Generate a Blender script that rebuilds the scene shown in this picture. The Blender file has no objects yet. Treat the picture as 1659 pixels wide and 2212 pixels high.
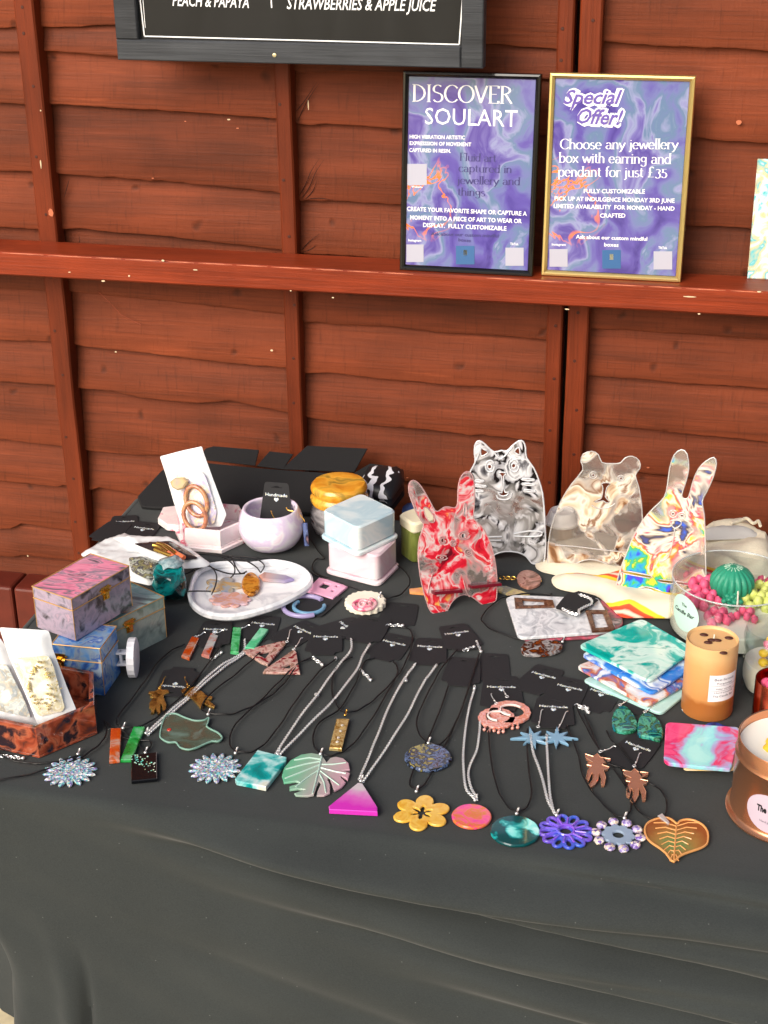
import bpy, bmesh, math, random
from mathutils import Vector, Matrix, noise
from mathutils.geometry import tessellate_polygon, delaunay_2d_cdt
R_ = math.radians
random.seed(7)
S = bpy.context.scene
COL = S.collection
# ---------------------------------------------------------------- camera, sky, sun, exposure
cam_d = bpy.data.cameras.new('camera'); cam = bpy.data.objects.new('camera', cam_d); COL.objects.link(cam)
S.camera = cam
FOC, IW, IH = 3323.0, 1659.0, 2212.0
cam_d.sensor_fit = 'HORIZONTAL'; cam_d.sensor_width = 36; cam_d.lens = 36*FOC/IW
cam_d.clip_start = .05; cam_d.clip_end = 200
CP = Vector((0, 0, 1.24))
CM = Matrix.Rotation(R_(12.9), 3, 'Z') @ Matrix.Rotation(R_(90-25.1), 3, 'X') @ Matrix.Rotation(R_(-.73), 3, 'Z')
cam.matrix_world = Matrix.Translation(CP) @ CM.to_4x4()
W = bpy.data.worlds.new('World'); S.world = W; W.use_nodes = True
wn = W.node_tree.nodes; sky = wn.new('ShaderNodeTexSky'); sky.sky_type = 'NISHITA'; sky.sun_disc = False
SUN_AZ, SUN_EL = R_(-155), R_(33)
sky.sun_elevation = SUN_EL; sky.sun_rotation = SUN_AZ; sky.dust_density = 6; sky.ozone_density = .6; sky.air_density = 1.0
bg = wn['Background']; bg.inputs[1].default_value = .112
W.node_tree.links.new(sky.outputs[0], bg.inputs[0])
sd = bpy.data.lights.new('sun', 'SUN'); sd.energy = 2.0; sd.angle = R_(42); sd.color = (1, .985, .94)
sun = bpy.data.objects.new('sun', sd); COL.objects.link(sun)
sdir = Vector((math.sin(SUN_AZ)*math.cos(SUN_EL), math.cos(SUN_AZ)*math.cos(SUN_EL), math.sin(SUN_EL)))
sun.rotation_euler = sdir.to_track_quat('Z', 'Y').to_euler(); sun.location = (0, 0, 5)
S.view_settings.view_transform = 'Standard'; S.view_settings.look = 'None'
S.view_settings.gamma = 1; S.view_settings.exposure = .32
S.render.engine = 'CYCLES'
S.cycles.max_bounces = 10; S.cycles.transmission_bounces = 8; S.cycles.transparent_max_bounces = 12

# ---------------------------------------------------------------- surveying helpers: picture point -> point on a real plane
CR = {'A': (0, 929, .36), 'B': (531, 929, .36), 'C': (1062, 929, .36), 'D': (0, 1327, .36), 'E': (531, 1327, .36), 'G': (1062, 1327, .36),
      'H': (862.7, 929, .2), 'J': (0, 1028.6, .2), 'K': (1360.4, 1128, .18), 'N': (1360.4, 1493, .18), 'L': (298.6, 929, .2), 'Z': (0, 0, 1)}
def q(c, *v):
    ox, oy, s = CR[c]
    return [(ox+s*v[i], oy+s*v[i+1]) for i in range(0, len(v), 2)]
def ray(p): return CM @ Vector(((p[0]-IW/2)/FOC, -(p[1]-IH/2)/FOC, -1))
def P(p, z=0.0):
    d = ray(p); return CP + d*((z-CP.z)/d.z)
def FY(p, Y):
    d = ray(p); return CP + d*((Y-CP.y)/d.y)
def PL(p, O, N):
    d = ray(p); return CP + d*((O-CP).dot(N)/d.dot(N))
def mpp(w): return (w-CP).length/FOC*.985
def decl(w):
    d = w-CP; return math.atan2(-d.z, math.hypot(d.x, d.y))
def hz(w, px): return px*mpp(w)/math.cos(decl(w))      # a height seen as px picture units

# ---------------------------------------------------------------- object helpers
LOC = {}; LASTO = [None]
def lin(c): return tuple(((v/255)/12.92 if v/255 <= .04045 else ((v/255+.055)/1.055)**2.4) for v in c)
def tag(o, label, cat, group=None):
    o['label'] = label; o['category'] = cat
    if group: o['group'] = group
    return o
def thing(name, label, cat, loc, group=None):
    o = bpy.data.objects.new(name, None); COL.objects.link(o); o.location = loc; o.empty_display_size = .01
    LOC[o] = Vector(loc); return tag(o, label, cat, group)
def mk(name, vs, fs, mat, parent=None, smooth=35, mats=None):
    vs = [Vector(v) for v in vs]
    if parent is None:
        n = len(vs); loc = sum(vs, Vector())/n; loc.z = min(v.z for v in vs)
    else: loc = LOC[parent]
    me = bpy.data.meshes.new(name)
    me.from_pydata([v-loc for v in vs], [], fs); me.validate()
    bm = bmesh.new(); bm.from_mesh(me); bmesh.ops.recalc_face_normals(bm, faces=bm.faces); bm.to_mesh(me); bm.free()
    o = bpy.data.objects.new(name, me); COL.objects.link(o)
    if mat: me.materials.append(mat)
    if parent is None: o.location = loc
    else: o.parent = parent
    LOC[o] = loc; LASTO[0] = o
    if smooth: me.shade_smooth(); me.set_sharp_from_angle(angle=R_(smooth))
    return o
def structure(o): o['kind'] = 'structure'; return o
def catmull(p, n=4, closed=True):
    out = []; m = len(p); p = [Vector(a) for a in p]
    rng = range(m) if closed else range(m-1)
    for i in rng:
        a, b, c, d = (p[(i-1) % m], p[i], p[(i+1) % m], p[(i+2) % m]) if closed else (p[max(i-1, 0)], p[i], p[i+1], p[min(i+2, m-1)])
        for k in range(n):
            t = k/n
            out.append(.5*((2*b)+(c-a)*t+(2*a-5*b+4*c-d)*t*t+(3*b-a-3*c+d)*t**3))
    if not closed: out.append(p[-1])
    return out
def area(l): return sum(l[i][0]*l[(i+1) % len(l)][1]-l[(i+1) % len(l)][0]*l[i][1] for i in range(len(l)))/2
def inset(l, b):
    n = len(l); out = []
    for i in range(n):
        a, c, d = l[i-1], l[i], l[(i+1) % n]
        e1 = Vector((c[0]-a[0], c[1]-a[1])); e2 = Vector((d[0]-c[0], d[1]-c[1]))
        if e1.length < 1e-9 or e2.length < 1e-9: out.append(c); continue
        e1.normalize(); e2.normalize()
        nn = Vector((-e1.y-e2.y, e1.x+e2.x))
        if nn.length < .3: out.append(c); continue
        nn.normalize(); k = b/max(.5, nn.dot(Vector((-e1.y, e1.x))))
        out.append((c[0]+nn.x*k, c[1]+nn.y*k))
    return out
def prism_geo(loops, O, U, V, N, t, bev=0):
    L = []
    for i, l in enumerate(loops):
        l = [(a[0], a[1]) for a in l]
        if (area(l) > 0) != (i == 0): l = l[::-1]
        L.append(l)
    I = [inset(l, bev) if bev else l for l in L]
    vs = []; fs = []
    def put(ls, c):
        b = len(vs)
        for l in ls:
            for a in l: vs.append(O+U*a[0]+V*a[1]+N*c)
        return b
    rings = [put(I, 0), put(L, -bev), put(L, -t+bev), put(I, -t)] if bev else [put(L, 0), put(L, -t)]
    tris = tessellate_polygon([[Vector((a[0], a[1], 0)) for a in l] for l in I])
    for tr in tris:
        fs.append([rings[0]+k for k in tr]); fs.append([rings[-1]+k for k in tr][::-1])
    for r0, r1 in zip(rings, rings[1:]):
        o = 0
        for l in L:
            n = len(l)
            for i in range(n):
                j = (i+1) % n; fs.append([r0+o+i, r0+o+j, r1+o+j, r1+o+i])
            o += n
    return vs, fs
X3, Y3, Z3 = Vector((1, 0, 0)), Vector((0, 1, 0)), Vector((0, 0, 1))
def slab(name, pts, t, mat, parent=None, z0=.0008, holes=(), sm=0, bev=.0006):
    """a flat piece lying on the table, its top outline surveyed from picture points"""
    z = z0+t
    def cv(l):
        w = [P(p, z) for p in l]; w = [(a.x, a.y) for a in w]
        return catmull(w, sm) if sm else w
    vs, fs = prism_geo([cv(pts)]+[cv(h) for h in holes], Vector((0, 0, z)), X3, Y3, Z3, t, min(bev, t*.4))
    return mk(name, vs, fs, mat, parent)
def wslab(name, loops, t, mat, parent=None, z0=.0008, bev=.0006):
    vs, fs = prism_geo(loops, Vector((0, 0, z0+t)), X3, Y3, Z3, t, min(bev, t*.4))
    return mk(name, vs, fs, mat, parent)
class Plane:
    def __init__(s, O, U, V):
        s.O = Vector(O); s.U = Vector(U).normalized(); s.N = s.U.cross(Vector(V)).normalized(); s.V = s.N.cross(s.U)
        if s.N.dot(CP-s.O) < 0: s.N = -s.N
    def uv(s, p):
        d = PL(p, s.O, s.N)-s.O; return (d.dot(s.U), d.dot(s.V))
    def w(s, a, c=0): return s.O+s.U*a[0]+s.V*a[1]+s.N*c
    def slab(s, name, pts, t, mat, parent=None, holes=(), sm=0, bev=.0006, off=0, asuv=False):
        cv = lambda l: (catmull([a if asuv else s.uv(a) for a in l], sm) if sm else [a if asuv else s.uv(a) for a in l])
        vs, fs = prism_geo([cv(pts)]+[cv(h) for h in holes], s.O+s.N*off, s.U, s.V, s.N, t, min(bev, t*.4))
        return mk(name, vs, fs, mat, parent)
def leaning(pl, pr, tilt):
    a, b = P(pl), P(pr); U = (b-a).normalized(); back = Z3.cross(U)
    return Plane(a, U, Z3*math.cos(R_(tilt))+back*math.sin(R_(tilt)))
def tube_geo(path, r, seg=6, closed=False, rf=None):
    path = [Vector(a) for a in path]; vs = []; fs = []; n = len(path); up = Z3
    for i, c in enumerate(path):
        d = (path[(i+1) % n]-path[i-1]) if closed else (path[min(i+1, n-1)]-path[max(i-1, 0)])
        if d.length < 1e-9: d = X3.copy()
        d.normalize(); s = d.cross(up)
        if s.length < .05: s = d.cross(X3)
        s.normalize(); u = s.cross(d)
        rr = r*(rf(i/(n-1)) if rf else 1)
        for k in range(seg):
            a = 2*math.pi*k/seg; vs.append(c+(s*math.cos(a)+u*math.sin(a))*rr)
    for i in range(n if closed else n-1):
        for k in range(seg):
            j = (i+1) % n; k2 = (k+1) % seg
            fs.append([i*seg+k, i*seg+k2, j*seg+k2, j*seg+k])
    if not closed: fs.append(list(range(seg))[::-1]); fs.append([(n-1)*seg+k for k in range(seg)])
    return vs, fs
def join(*gs):
    vs = []; fs = []
    for v, f in gs:
        b = len(vs); vs += list(v); fs += [[i+b for i in a] for a in f]
    return vs, fs
def tube(name, path, r, mat, parent=None, seg=6, closed=False, rf=None):
    return mk(name, *tube_geo(path, r, seg, closed, rf), mat, parent, smooth=60)
def chain_geo(path, step=.0031, ln=.0024, wd=.0017, wr=.00068):
    pts = []; acc = 0; path = [Vector(a) for a in path]
    for a, b in zip(path, path[1:]):
        L = (b-a).length; t = acc
        while t < L:
            pts.append((a.lerp(b, t/L), (b-a).normalized())); t += step
        acc = t-L
    gs = []
    for i, (c, d) in enumerate(pts):
        s = d.cross(Z3).normalized(); u = s.cross(d)
        a = R_(35 if i % 2 else -50); s2 = s*math.cos(a)+u*math.sin(a)
        ring = [c+d*ln*math.cos(2*math.pi*k/7)+s2*wd*math.sin(2*math.pi*k/7) for k in range(7)]
        gs.append(tube_geo(ring, wr, 4, True))
    return join(*gs)
def lathe_geo(c, prof, seg=32, rib=None):
    vs = []; fs = []
    for r, z in prof:
        for k in range(seg):
            a = 2*math.pi*k/seg; rr = r*(rib(a, z) if rib else 1)
            vs.append(Vector((c[0]+rr*math.cos(a), c[1]+rr*math.sin(a), c[2]+z)))
    for i in range(len(prof)-1):
        for k in range(seg): fs.append([i*seg+k, i*seg+(k+1) % seg, (i+1)*seg+(k+1) % seg, (i+1)*seg+k])
    if prof[0][0] > 1e-6: fs.append([k for k in range(seg)][::-1])
    if prof[-1][0] > 1e-6: fs.append([(len(prof)-1)*seg+k for k in range(seg)])
    return vs, fs
def lathe(name, c, prof, mat, parent=None, seg=32, rib=None, smooth=40): return mk(name, *lathe_geo(c, prof, seg, rib), mat, parent, smooth=smooth)
def box_geo(O, a, b, c):
    O, a, b, c = map(Vector, (O, a, b, c))
    vs = [O, O+a, O+a+b, O+b, O+c, O+a+c, O+a+b+c, O+b+c]
    return vs, [[3, 2, 1, 0], [4, 5, 6, 7], [0, 1, 5, 4], [1, 2, 6, 5], [2, 3, 7, 6], [3, 0, 4, 7]]
def boxo(name, O, a, b, c, mat, parent=None, bev=0):
    o = mk(name, *box_geo(O, a, b, c), mat, parent, smooth=0)
    if bev:
        m = o.modifiers.new('edge', 'BEVEL'); m.width = bev; m.segments = 2; m.limit_method = 'ANGLE'
    return o
def blob_geo(c, r, amp=0, fr=20, sub=2, sq=(1, 1, 1), seed=0):
    bm = bmesh.new(); bmesh.ops.create_icosphere(bm, subdivisions=sub, radius=1)
    c = Vector(c); vs = []
    for v in bm.verts:
        n = v.co.normalized(); k = 1+amp*noise.noise(n*fr+Vector((seed, 0, 0)))
        vs.append(c+Vector((n.x*r*k*sq[0], n.y*r*k*sq[1], n.z*r*k*sq[2])))
    fs = [[v.index for v in f.verts] for f in bm.faces]; bm.free(); return vs, fs
def rrect(w, h, r, n=5, cx=0, cy=0):
    out = []
    for sx, sy, a0 in ((1, 1, 0), (-1, 1, 90), (-1, -1, 180), (1, -1, 270)):
        for k in range(n+1):
            a = R_(a0+90*k/n); out.append((cx+sx*(w/2-r)+r*math.cos(a), cy+sy*(h/2-r)+r*math.sin(a)))
    return out
def round_poly(p, r, n=4):
    out = []; m = len(p); p = [Vector((a[0], a[1])) for a in p]
    for i in range(m):
        a, b, c = p[i-1], p[i], p[(i+1) % m]
        u = (a-b); w = (c-b); rr = min(r, u.length*.45, w.length*.45); u.normalize(); w.normalize()
        s, e = b+u*rr, b+w*rr
        for k in range(n+1):
            t = k/n; out.append(tuple(s*(1-t)**2+b*2*t*(1-t)+e*t*t))
    return out
def disc(c, r, n=24, ry=None): return [(c[0]+r*math.cos(2*math.pi*k/n), c[1]+(ry or r)*math.sin(2*math.pi*k/n)) for k in range(n)]
def pillow(name, pts, h, mat, parent=None, z0=.001, wr=.3, fr=25, edge=.02, step=.012, sm=3, plane=None, seed=0):
    """soft cloth or pouch: flat outline filled with a grid that rises from its edges and wrinkles"""
    if plane: l = catmull([plane.uv(p) for p in pts], sm)
    else: l = catmull([(P(p, z0+h*.5).x, P(p, z0+h*.5).y) for p in pts], sm)
    l = [Vector((a[0], a[1])) for a in l]
    xs = [a.x for a in l]; ys = [a.y for a in l]; inn = []
    def dist(p):
        d = 9
        for i in range(len(l)):
            a, b = l[i-1], l[i]; ab = b-a; t = max(0, min(1, (p-a).dot(ab)/max(ab.length_squared, 1e-12))); d = min(d, (a+ab*t-p).length)
        return d
    def inside(p):
        c = False
        for i in range(len(l)):
            a, b = l[i-1], l[i]
            if (a.y > p.y) != (b.y > p.y) and p.x < (b.x-a.x)*(p.y-a.y)/(b.y-a.y)+a.x: c = not c
        return c
    y = min(ys)+step/2
    while y < max(ys):
        x = min(xs)+step/2
        while x < max(xs):
            p = Vector((x+random.uniform(-.2, .2)*step, y+random.uniform(-.2, .2)*step))
            if inside(p) and dist(p) > step*.4: inn.append(p)
            x += step
        y += step
    n = len(l)
    v2, _, f2, *_r = delaunay_2d_cdt(l+inn, [], [list(range(n))], 1, 1e-6)
    top = []; bot = []
    for p in v2:
        k = min(1, dist(p)/edge); k = k*k*(3-2*k)
        w = noise.fractal(Vector((p.x*fr, p.y*fr*.8, seed)), 1, 2, 3)
        z = h*k*(1+wr*w)+h*.12
        if plane: top.append(plane.w(p, z)); bot.append(plane.w(p, 0))
        else: top.append(Vector((p.x, p.y, z0+max(z, .0005)))); bot.append(Vector((p.x, p.y, z0)))
    m = len(v2); fs = [list(f) for f in f2]+[[i+m for i in f][::-1] for f in f2]
    cnt = {}
    for f in f2:
        for i in range(len(f)):
            e = (f[i], f[(i+1) % len(f)]); cnt[e] = 1
    for (a, b) in list(cnt):
        if (b, a) not in cnt: fs.append([b, a, a+m, b+m])
    return mk(name, top+bot, fs, mat, parent, smooth=50)

# ---------------------------------------------------------------- materials
MC = {}
def nt(name):
    m = bpy.data.materials.new(name); m.use_nodes = True
    n = m.node_tree.nodes; l = m.node_tree.links; return m, n, l, n['Principled BSDF']
def M(name, col, rough=.5, metal=0, trans=0, coat=0, bump=0, bs=60, ior=1.45, alpha=1, var=0):
    if name in MC: return MC[name]
    m, n, l, b = nt(name); c = lin(col)+(1,)
    b.inputs['Base Color'].default_value = c; b.inputs['Roughness'].default_value = rough; b.inputs['Metallic'].default_value = metal
    b.inputs['Transmission Weight'].default_value = trans; b.inputs['Coat Weight'].default_value = coat; b.inputs['IOR'].default_value = ior
    b.inputs['Alpha'].default_value = alpha
    if bump or var:
        tc = n.new('ShaderNodeTexCoord'); nz = n.new('ShaderNodeTexNoise'); nz.inputs['Scale'].default_value = bs; nz.inputs['Detail'].default_value = 5
        l.new(tc.outputs['Object'], nz.inputs['Vector'])
        if bump:
            bp = n.new('ShaderNodeBump'); bp.inputs['Strength'].default_value = bump; bp.inputs['Distance'].default_value = .002
            l.new(nz.outputs[0], bp.inputs['Height']); l.new(bp.outputs[0], b.inputs['Normal'])
        if var:
            rp = n.new('ShaderNodeValToRGB'); rp.color_ramp.elements[0].position = .3; rp.color_ramp.elements[1].position = .7
            rp.color_ramp.elements[0].color = tuple(v*(1-var) for v in c[:3])+(1,); rp.color_ramp.elements[1].color = tuple(min(1, v*(1+var)) for v in c[:3])+(1,)
            l.new(nz.outputs[0], rp.inputs[0]); l.new(rp.outputs[0], b.inputs['Base Color'])
    MC[name] = m; return m
def SW(name, cols, scale=30, warp=1.2, rough=.12, trans=0, tm=None, coat=.4, stretch=(1, 1, 1), detail=4, seed=0, bump=0, wdet=2, metal=0, ior=1.45):
    """poured-resin swirl: warped noise through a colour ramp; tm=(lo,hi) makes some of it clear"""
    if name in MC: return MC[name]
    m, n, l, b = nt(name)
    tc = n.new('ShaderNodeTexCoord'); mp = n.new('ShaderNodeMapping'); mp.inputs['Scale'].default_value = stretch
    mp.inputs['Location'].default_value = (seed*.37, seed*.61, seed*.13)
    l.new(tc.outputs['Object'], mp.inputs['Vector'])
    nw = n.new('ShaderNodeTexNoise'); nw.inputs['Scale'].default_value = scale*.6; nw.inputs['Detail'].default_value = wdet
    l.new(mp.outputs[0], nw.inputs['Vector'])
    sb = n.new('ShaderNodeVectorMath'); sb.operation = 'SUBTRACT'; l.new(nw.outputs['Color'], sb.inputs[0]); sb.inputs[1].default_value = (.5, .5, .5)
    sc = n.new('ShaderNodeVectorMath'); sc.operation = 'SCALE'; l.new(sb.outputs[0], sc.inputs[0]); sc.inputs['Scale'].default_value = warp*3/scale
    ad = n.new('ShaderNodeVectorMath'); l.new(mp.outputs[0], ad.inputs[0]); l.new(sc.outputs[0], ad.inputs[1])
    nz = n.new('ShaderNodeTexNoise'); nz.inputs['Scale'].default_value = scale; nz.inputs['Detail'].default_value = detail; l.new(ad.outputs[0], nz.inputs['Vector'])
    rp = n.new('ShaderNodeValToRGB'); cr = rp.color_ramp
    while len(cr.elements) < len(cols): cr.elements.new(.5)
    lo, hi = .30, .70
    for i, c in enumerate(cols):
        pos = lo+(hi-lo)*i/max(1, len(cols)-1)
        if len(c) == 4: pos = c[3]; c = c[:3]
        cr.elements[i].position = pos; cr.elements[i].color = lin(c)+(1,)
    l.new(nz.outputs[0], rp.inputs[0]); l.new(rp.outputs[0], b.inputs['Base Color'])
    b.inputs['Roughness'].default_value = rough; b.inputs['Coat Weight'].default_value = coat; b.inputs['IOR'].default_value = ior; b.inputs['Metallic'].default_value = metal
    b.inputs['Transmission Weight'].default_value = trans
    if tm:
        n2 = n.new('ShaderNodeTexNoise'); n2.inputs['Scale'].default_value = scale*.7; n2.inputs['Detail'].default_value = 3
        a2 = n.new('ShaderNodeVectorMath'); l.new(ad.outputs[0], a2.inputs[0]); a2.inputs[1].default_value = (3.1, 7.7, 1.3); l.new(a2.outputs[0], n2.inputs['Vector'])
        mr = n.new('ShaderNodeMapRange'); mr.inputs['From Min'].default_value = tm[0]; mr.inputs['From Max'].default_value = tm[1]; mr.inputs['To Max'].default_value = trans; mr.inputs['To Min'].default_value = 0
        l.new(n2.outputs[0], mr.inputs['Value']); l.new(mr.outputs[0], b.inputs['Transmission Weight'])
        mx = n.new('ShaderNodeMix'); mx.data_type = 'RGBA'; l.new(mr.outputs[0], mx.inputs[0]); l.new(rp.outputs[0], mx.inputs[6]); mx.inputs[7].default_value = (.86, .84, .82, 1)
        l.new(mx.outputs[2], b.inputs['Base Color'])
    if bump:
        bp = n.new('ShaderNodeBump'); bp.inputs['Strength'].default_value = bump; bp.inputs['Distance'].default_value = .002
        l.new(nz.outputs[0], bp.inputs['Height']); l.new(bp.outputs[0], b.inputs['Normal'])
    MC[name] = m; return m
def GL(name, cols, scale=500, rough=.2, trans=.1):
    """glitter: one colour per tiny cell"""
    if name in MC: return MC[name]
    m, n, l, b = nt(name)
    tc = n.new('ShaderNodeTexCoord'); vo = n.new('ShaderNodeTexVoronoi'); vo.inputs['Scale'].default_value = scale
    l.new(tc.outputs['Object'], vo.inputs['Vector'])
    sp = n.new('ShaderNodeSeparateColor'); l.new(vo.outputs['Color'], sp.inputs[0])
    rp = n.new('ShaderNodeValToRGB'); cr = rp.color_ramp; cr.interpolation = 'CONSTANT'
    while len(cr.elements) < len(cols): cr.elements.new(.5)
    for i, c in enumerate(cols): cr.elements[i].position = i/len(cols); cr.elements[i].color = lin(c)+(1,)
    l.new(sp.outputs[0], rp.inputs[0]); l.new(rp.outputs[0], b.inputs['Base Color'])
    b.inputs['Roughness'].default_value = rough; b.inputs['Transmission Weight'].default_value = trans; b.inputs['Coat Weight'].default_value = .6
    vm = n.new('ShaderNodeVectorMath'); vm.operation = 'SUBTRACT'; l.new(vo.outputs['Color'], vm.inputs[0]); vm.inputs[1].default_value = (.5, .5, .5)
    ge = n.new('ShaderNodeNewGeometry'); s2 = n.new('ShaderNodeVectorMath'); s2.operation = 'SCALE'; s2.inputs['Scale'].default_value = .9
    l.new(vm.outputs[0], s2.inputs[0]); a = n.new('ShaderNodeVectorMath'); l.new(s2.outputs[0], a.inputs[0]); l.new(ge.outputs['Normal'], a.inputs[1])
    nm = n.new('ShaderNodeVectorMath'); nm.operation = 'NORMALIZE'; l.new(a.outputs[0], nm.inputs[0]); l.new(nm.outputs[0], b.inputs['Normal'])
    MC[name] = m; return m
def woodmat(name, ca, cb, rough=.55, knots=True, vertical=False, chips=0, saw=True, streak=14):
    m, n, l, b = nt(name)
    tc = n.new('ShaderNodeTexCoord'); oi = n.new('ShaderNodeObjectInfo')
    ad = n.new('ShaderNodeVectorMath'); l.new(tc.outputs['Object'], ad.inputs[0])
    rs = n.new('ShaderNodeVectorMath'); rs.operation = 'SCALE'; rs.inputs[0].default_value = (13, 7, 5); l.new(oi.outputs['Random'], rs.inputs['Scale']); l.new(rs.outputs[0], ad.inputs[1])
    def nz(scale, st, det=5, rgh=.6):
        mp = n.new('ShaderNodeMapping'); mp.inputs['Scale'].default_value = st[::-1] if vertical else st; l.new(ad.outputs[0], mp.inputs['Vector'])
        t = n.new('ShaderNodeTexNoise'); t.inputs['Scale'].default_value = scale; t.inputs['Detail'].default_value = det; t.inputs['Roughness'].default_value = rgh; l.new(mp.outputs[0], t.inputs['Vector']); return t
    g = nz(9, (.35, 1, 6)); g2 = nz(60, (.1, 1, 4)); big = nz(3.5, (1, 1, 1.5), 4)
    mx = n.new('ShaderNodeMath'); mx.operation = 'MULTIPLY_ADD'; l.new(big.outputs[0], mx.inputs[0]); mx.inputs[1].default_value = .55
    m2 = n.new('ShaderNodeMath'); m2.operation = 'MULTIPLY'; l.new(g.outputs[0], m2.inputs[0]); m2.inputs[1].default_value = .45; l.new(m2.outputs[0], mx.inputs[2])
    rp = n.new('ShaderNodeValToRGB'); rp.color_ramp.elements[0].position = .36; rp.color_ramp.elements[1].position = .64
    rp.color_ramp.elements[0].color = lin(ca)+(1,); rp.color_ramp.elements[1].color = lin(cb)+(1,); l.new(mx.outputs[0], rp.inputs[0])
    last = rp.outputs[0]
    hgt = g2.outputs[0]
    def mixc(fac, col):
        nonlocal last
        k = n.new('ShaderNodeMix'); k.data_type = 'RGBA'; l.new(fac, k.inputs[0]); l.new(last, k.inputs[6]); k.inputs[7].default_value = lin(col)+(1,); last = k.outputs[2]
    def ramp(src, a, c, inv=False):
        r = n.new('ShaderNodeMapRange'); r.inputs['From Min'].default_value = a; r.inputs['From Max'].default_value = c
        r.inputs['To Min'].default_value = 1 if inv else 0; r.inputs['To Max'].default_value = 0 if inv else 1; l.new(src, r.inputs['Value']); return r.outputs[0]
    if saw:                                   # fine rough-sawn lines across the board
        w = nz(90, (1.6, 1, .12), 2); f = ramp(w.outputs[0], .58, .8)
        ml = n.new('ShaderNodeMath'); ml.operation = 'MULTIPLY'; l.new(f, ml.inputs[0]); ml.inputs[1].default_value = .35; mixc(ml.outputs[0], tuple(int(v*.62) for v in ca))
        s = n.new('ShaderNodeMath'); s.operation = 'ADD'; l.new(g2.outputs[0], s.inputs[0]); l.new(w.outputs[0], s.inputs[1]); hgt = s.outputs[0]
    f = ramp(g2.outputs[0], .50, .72); ml = n.new('ShaderNodeMath'); ml.operation = 'MULTIPLY'; l.new(f, ml.inputs[0]); ml.inputs[1].default_value = .38; mixc(ml.outputs[0], tuple(int(v*.66) for v in ca))
    if knots:
        sx = n.new('ShaderNodeSeparateXYZ'); l.new(ad.outputs[0], sx.inputs[0]); mp = n.new('ShaderNodeCombineXYZ'); l.new(sx.outputs[0], mp.inputs[0]); l.new(sx.outputs[2], mp.inputs[1])
        wv = nz(16, (1, 1, 1), 2); a2 = n.new('ShaderNodeVectorMath'); sc = n.new('ShaderNodeVectorMath'); sc.operation = 'SCALE'; sc.inputs['Scale'].default_value = .04; l.new(wv.outputs['Color'], sc.inputs[0]); l.new(mp.outputs[0], a2.inputs[0]); l.new(sc.outputs[0], a2.inputs[1])
        v = n.new('ShaderNodeTexVoronoi'); v.voronoi_dimensions = '2D'; v.inputs['Scale'].default_value = 5; l.new(a2.outputs[0], v.inputs['Vector'])
        f = ramp(v.outputs['Distance'], .012, .05, True); ml = n.new('ShaderNodeMath'); ml.operation = 'MULTIPLY'; l.new(f, ml.inputs[0]); ml.inputs[1].default_value = .55; mixc(ml.outputs[0], tuple(int(v*.5) for v in ca))
        f2 = n.new('ShaderNodeMath'); f2.operation = 'SUBTRACT'; l.new(hgt, f2.inputs[0]); l.new(f, f2.inputs[1]); hgt = f2.outputs[0]
    st = nz(streak, (.25, 1, 5), 6, .7); f = ramp(st.outputs[0], .60, .78); ml = n.new('ShaderNodeMath'); ml.operation = 'MULTIPLY'; l.new(f, ml.inputs[0]); ml.inputs[1].default_value = .5; mixc(ml.outputs[0], tuple(min(255, int(v*1.22+8)) for v in cb))
    if chips:
        c = nz(26, (.5, 1, 1.6), 5, .6); mixc(ramp(c.outputs[0], chips, chips+.015), (214, 186, 150))
    hv = n.new('ShaderNodeHueSaturation'); vr = n.new('ShaderNodeMapRange'); vr.inputs['To Min'].default_value = .84; vr.inputs['To Max'].default_value = 1.12; l.new(oi.outputs['Random'], vr.inputs['Value']); l.new(vr.outputs[0], hv.inputs['Value']); l.new(last, hv.inputs['Color'])
    l.new(hv.outputs[0], b.inputs['Base Color']); b.inputs['Roughness'].default_value = rough; b.inputs['Specular IOR Level'].default_value = .22
    bp = n.new('ShaderNodeBump'); bp.inputs['Strength'].default_value = .6; bp.inputs['Distance'].default_value = .0016; l.new(hgt, bp.inputs['Height']); l.new(bp.outputs[0], b.inputs['Normal'])
    MC[name] = m; return m
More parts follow.
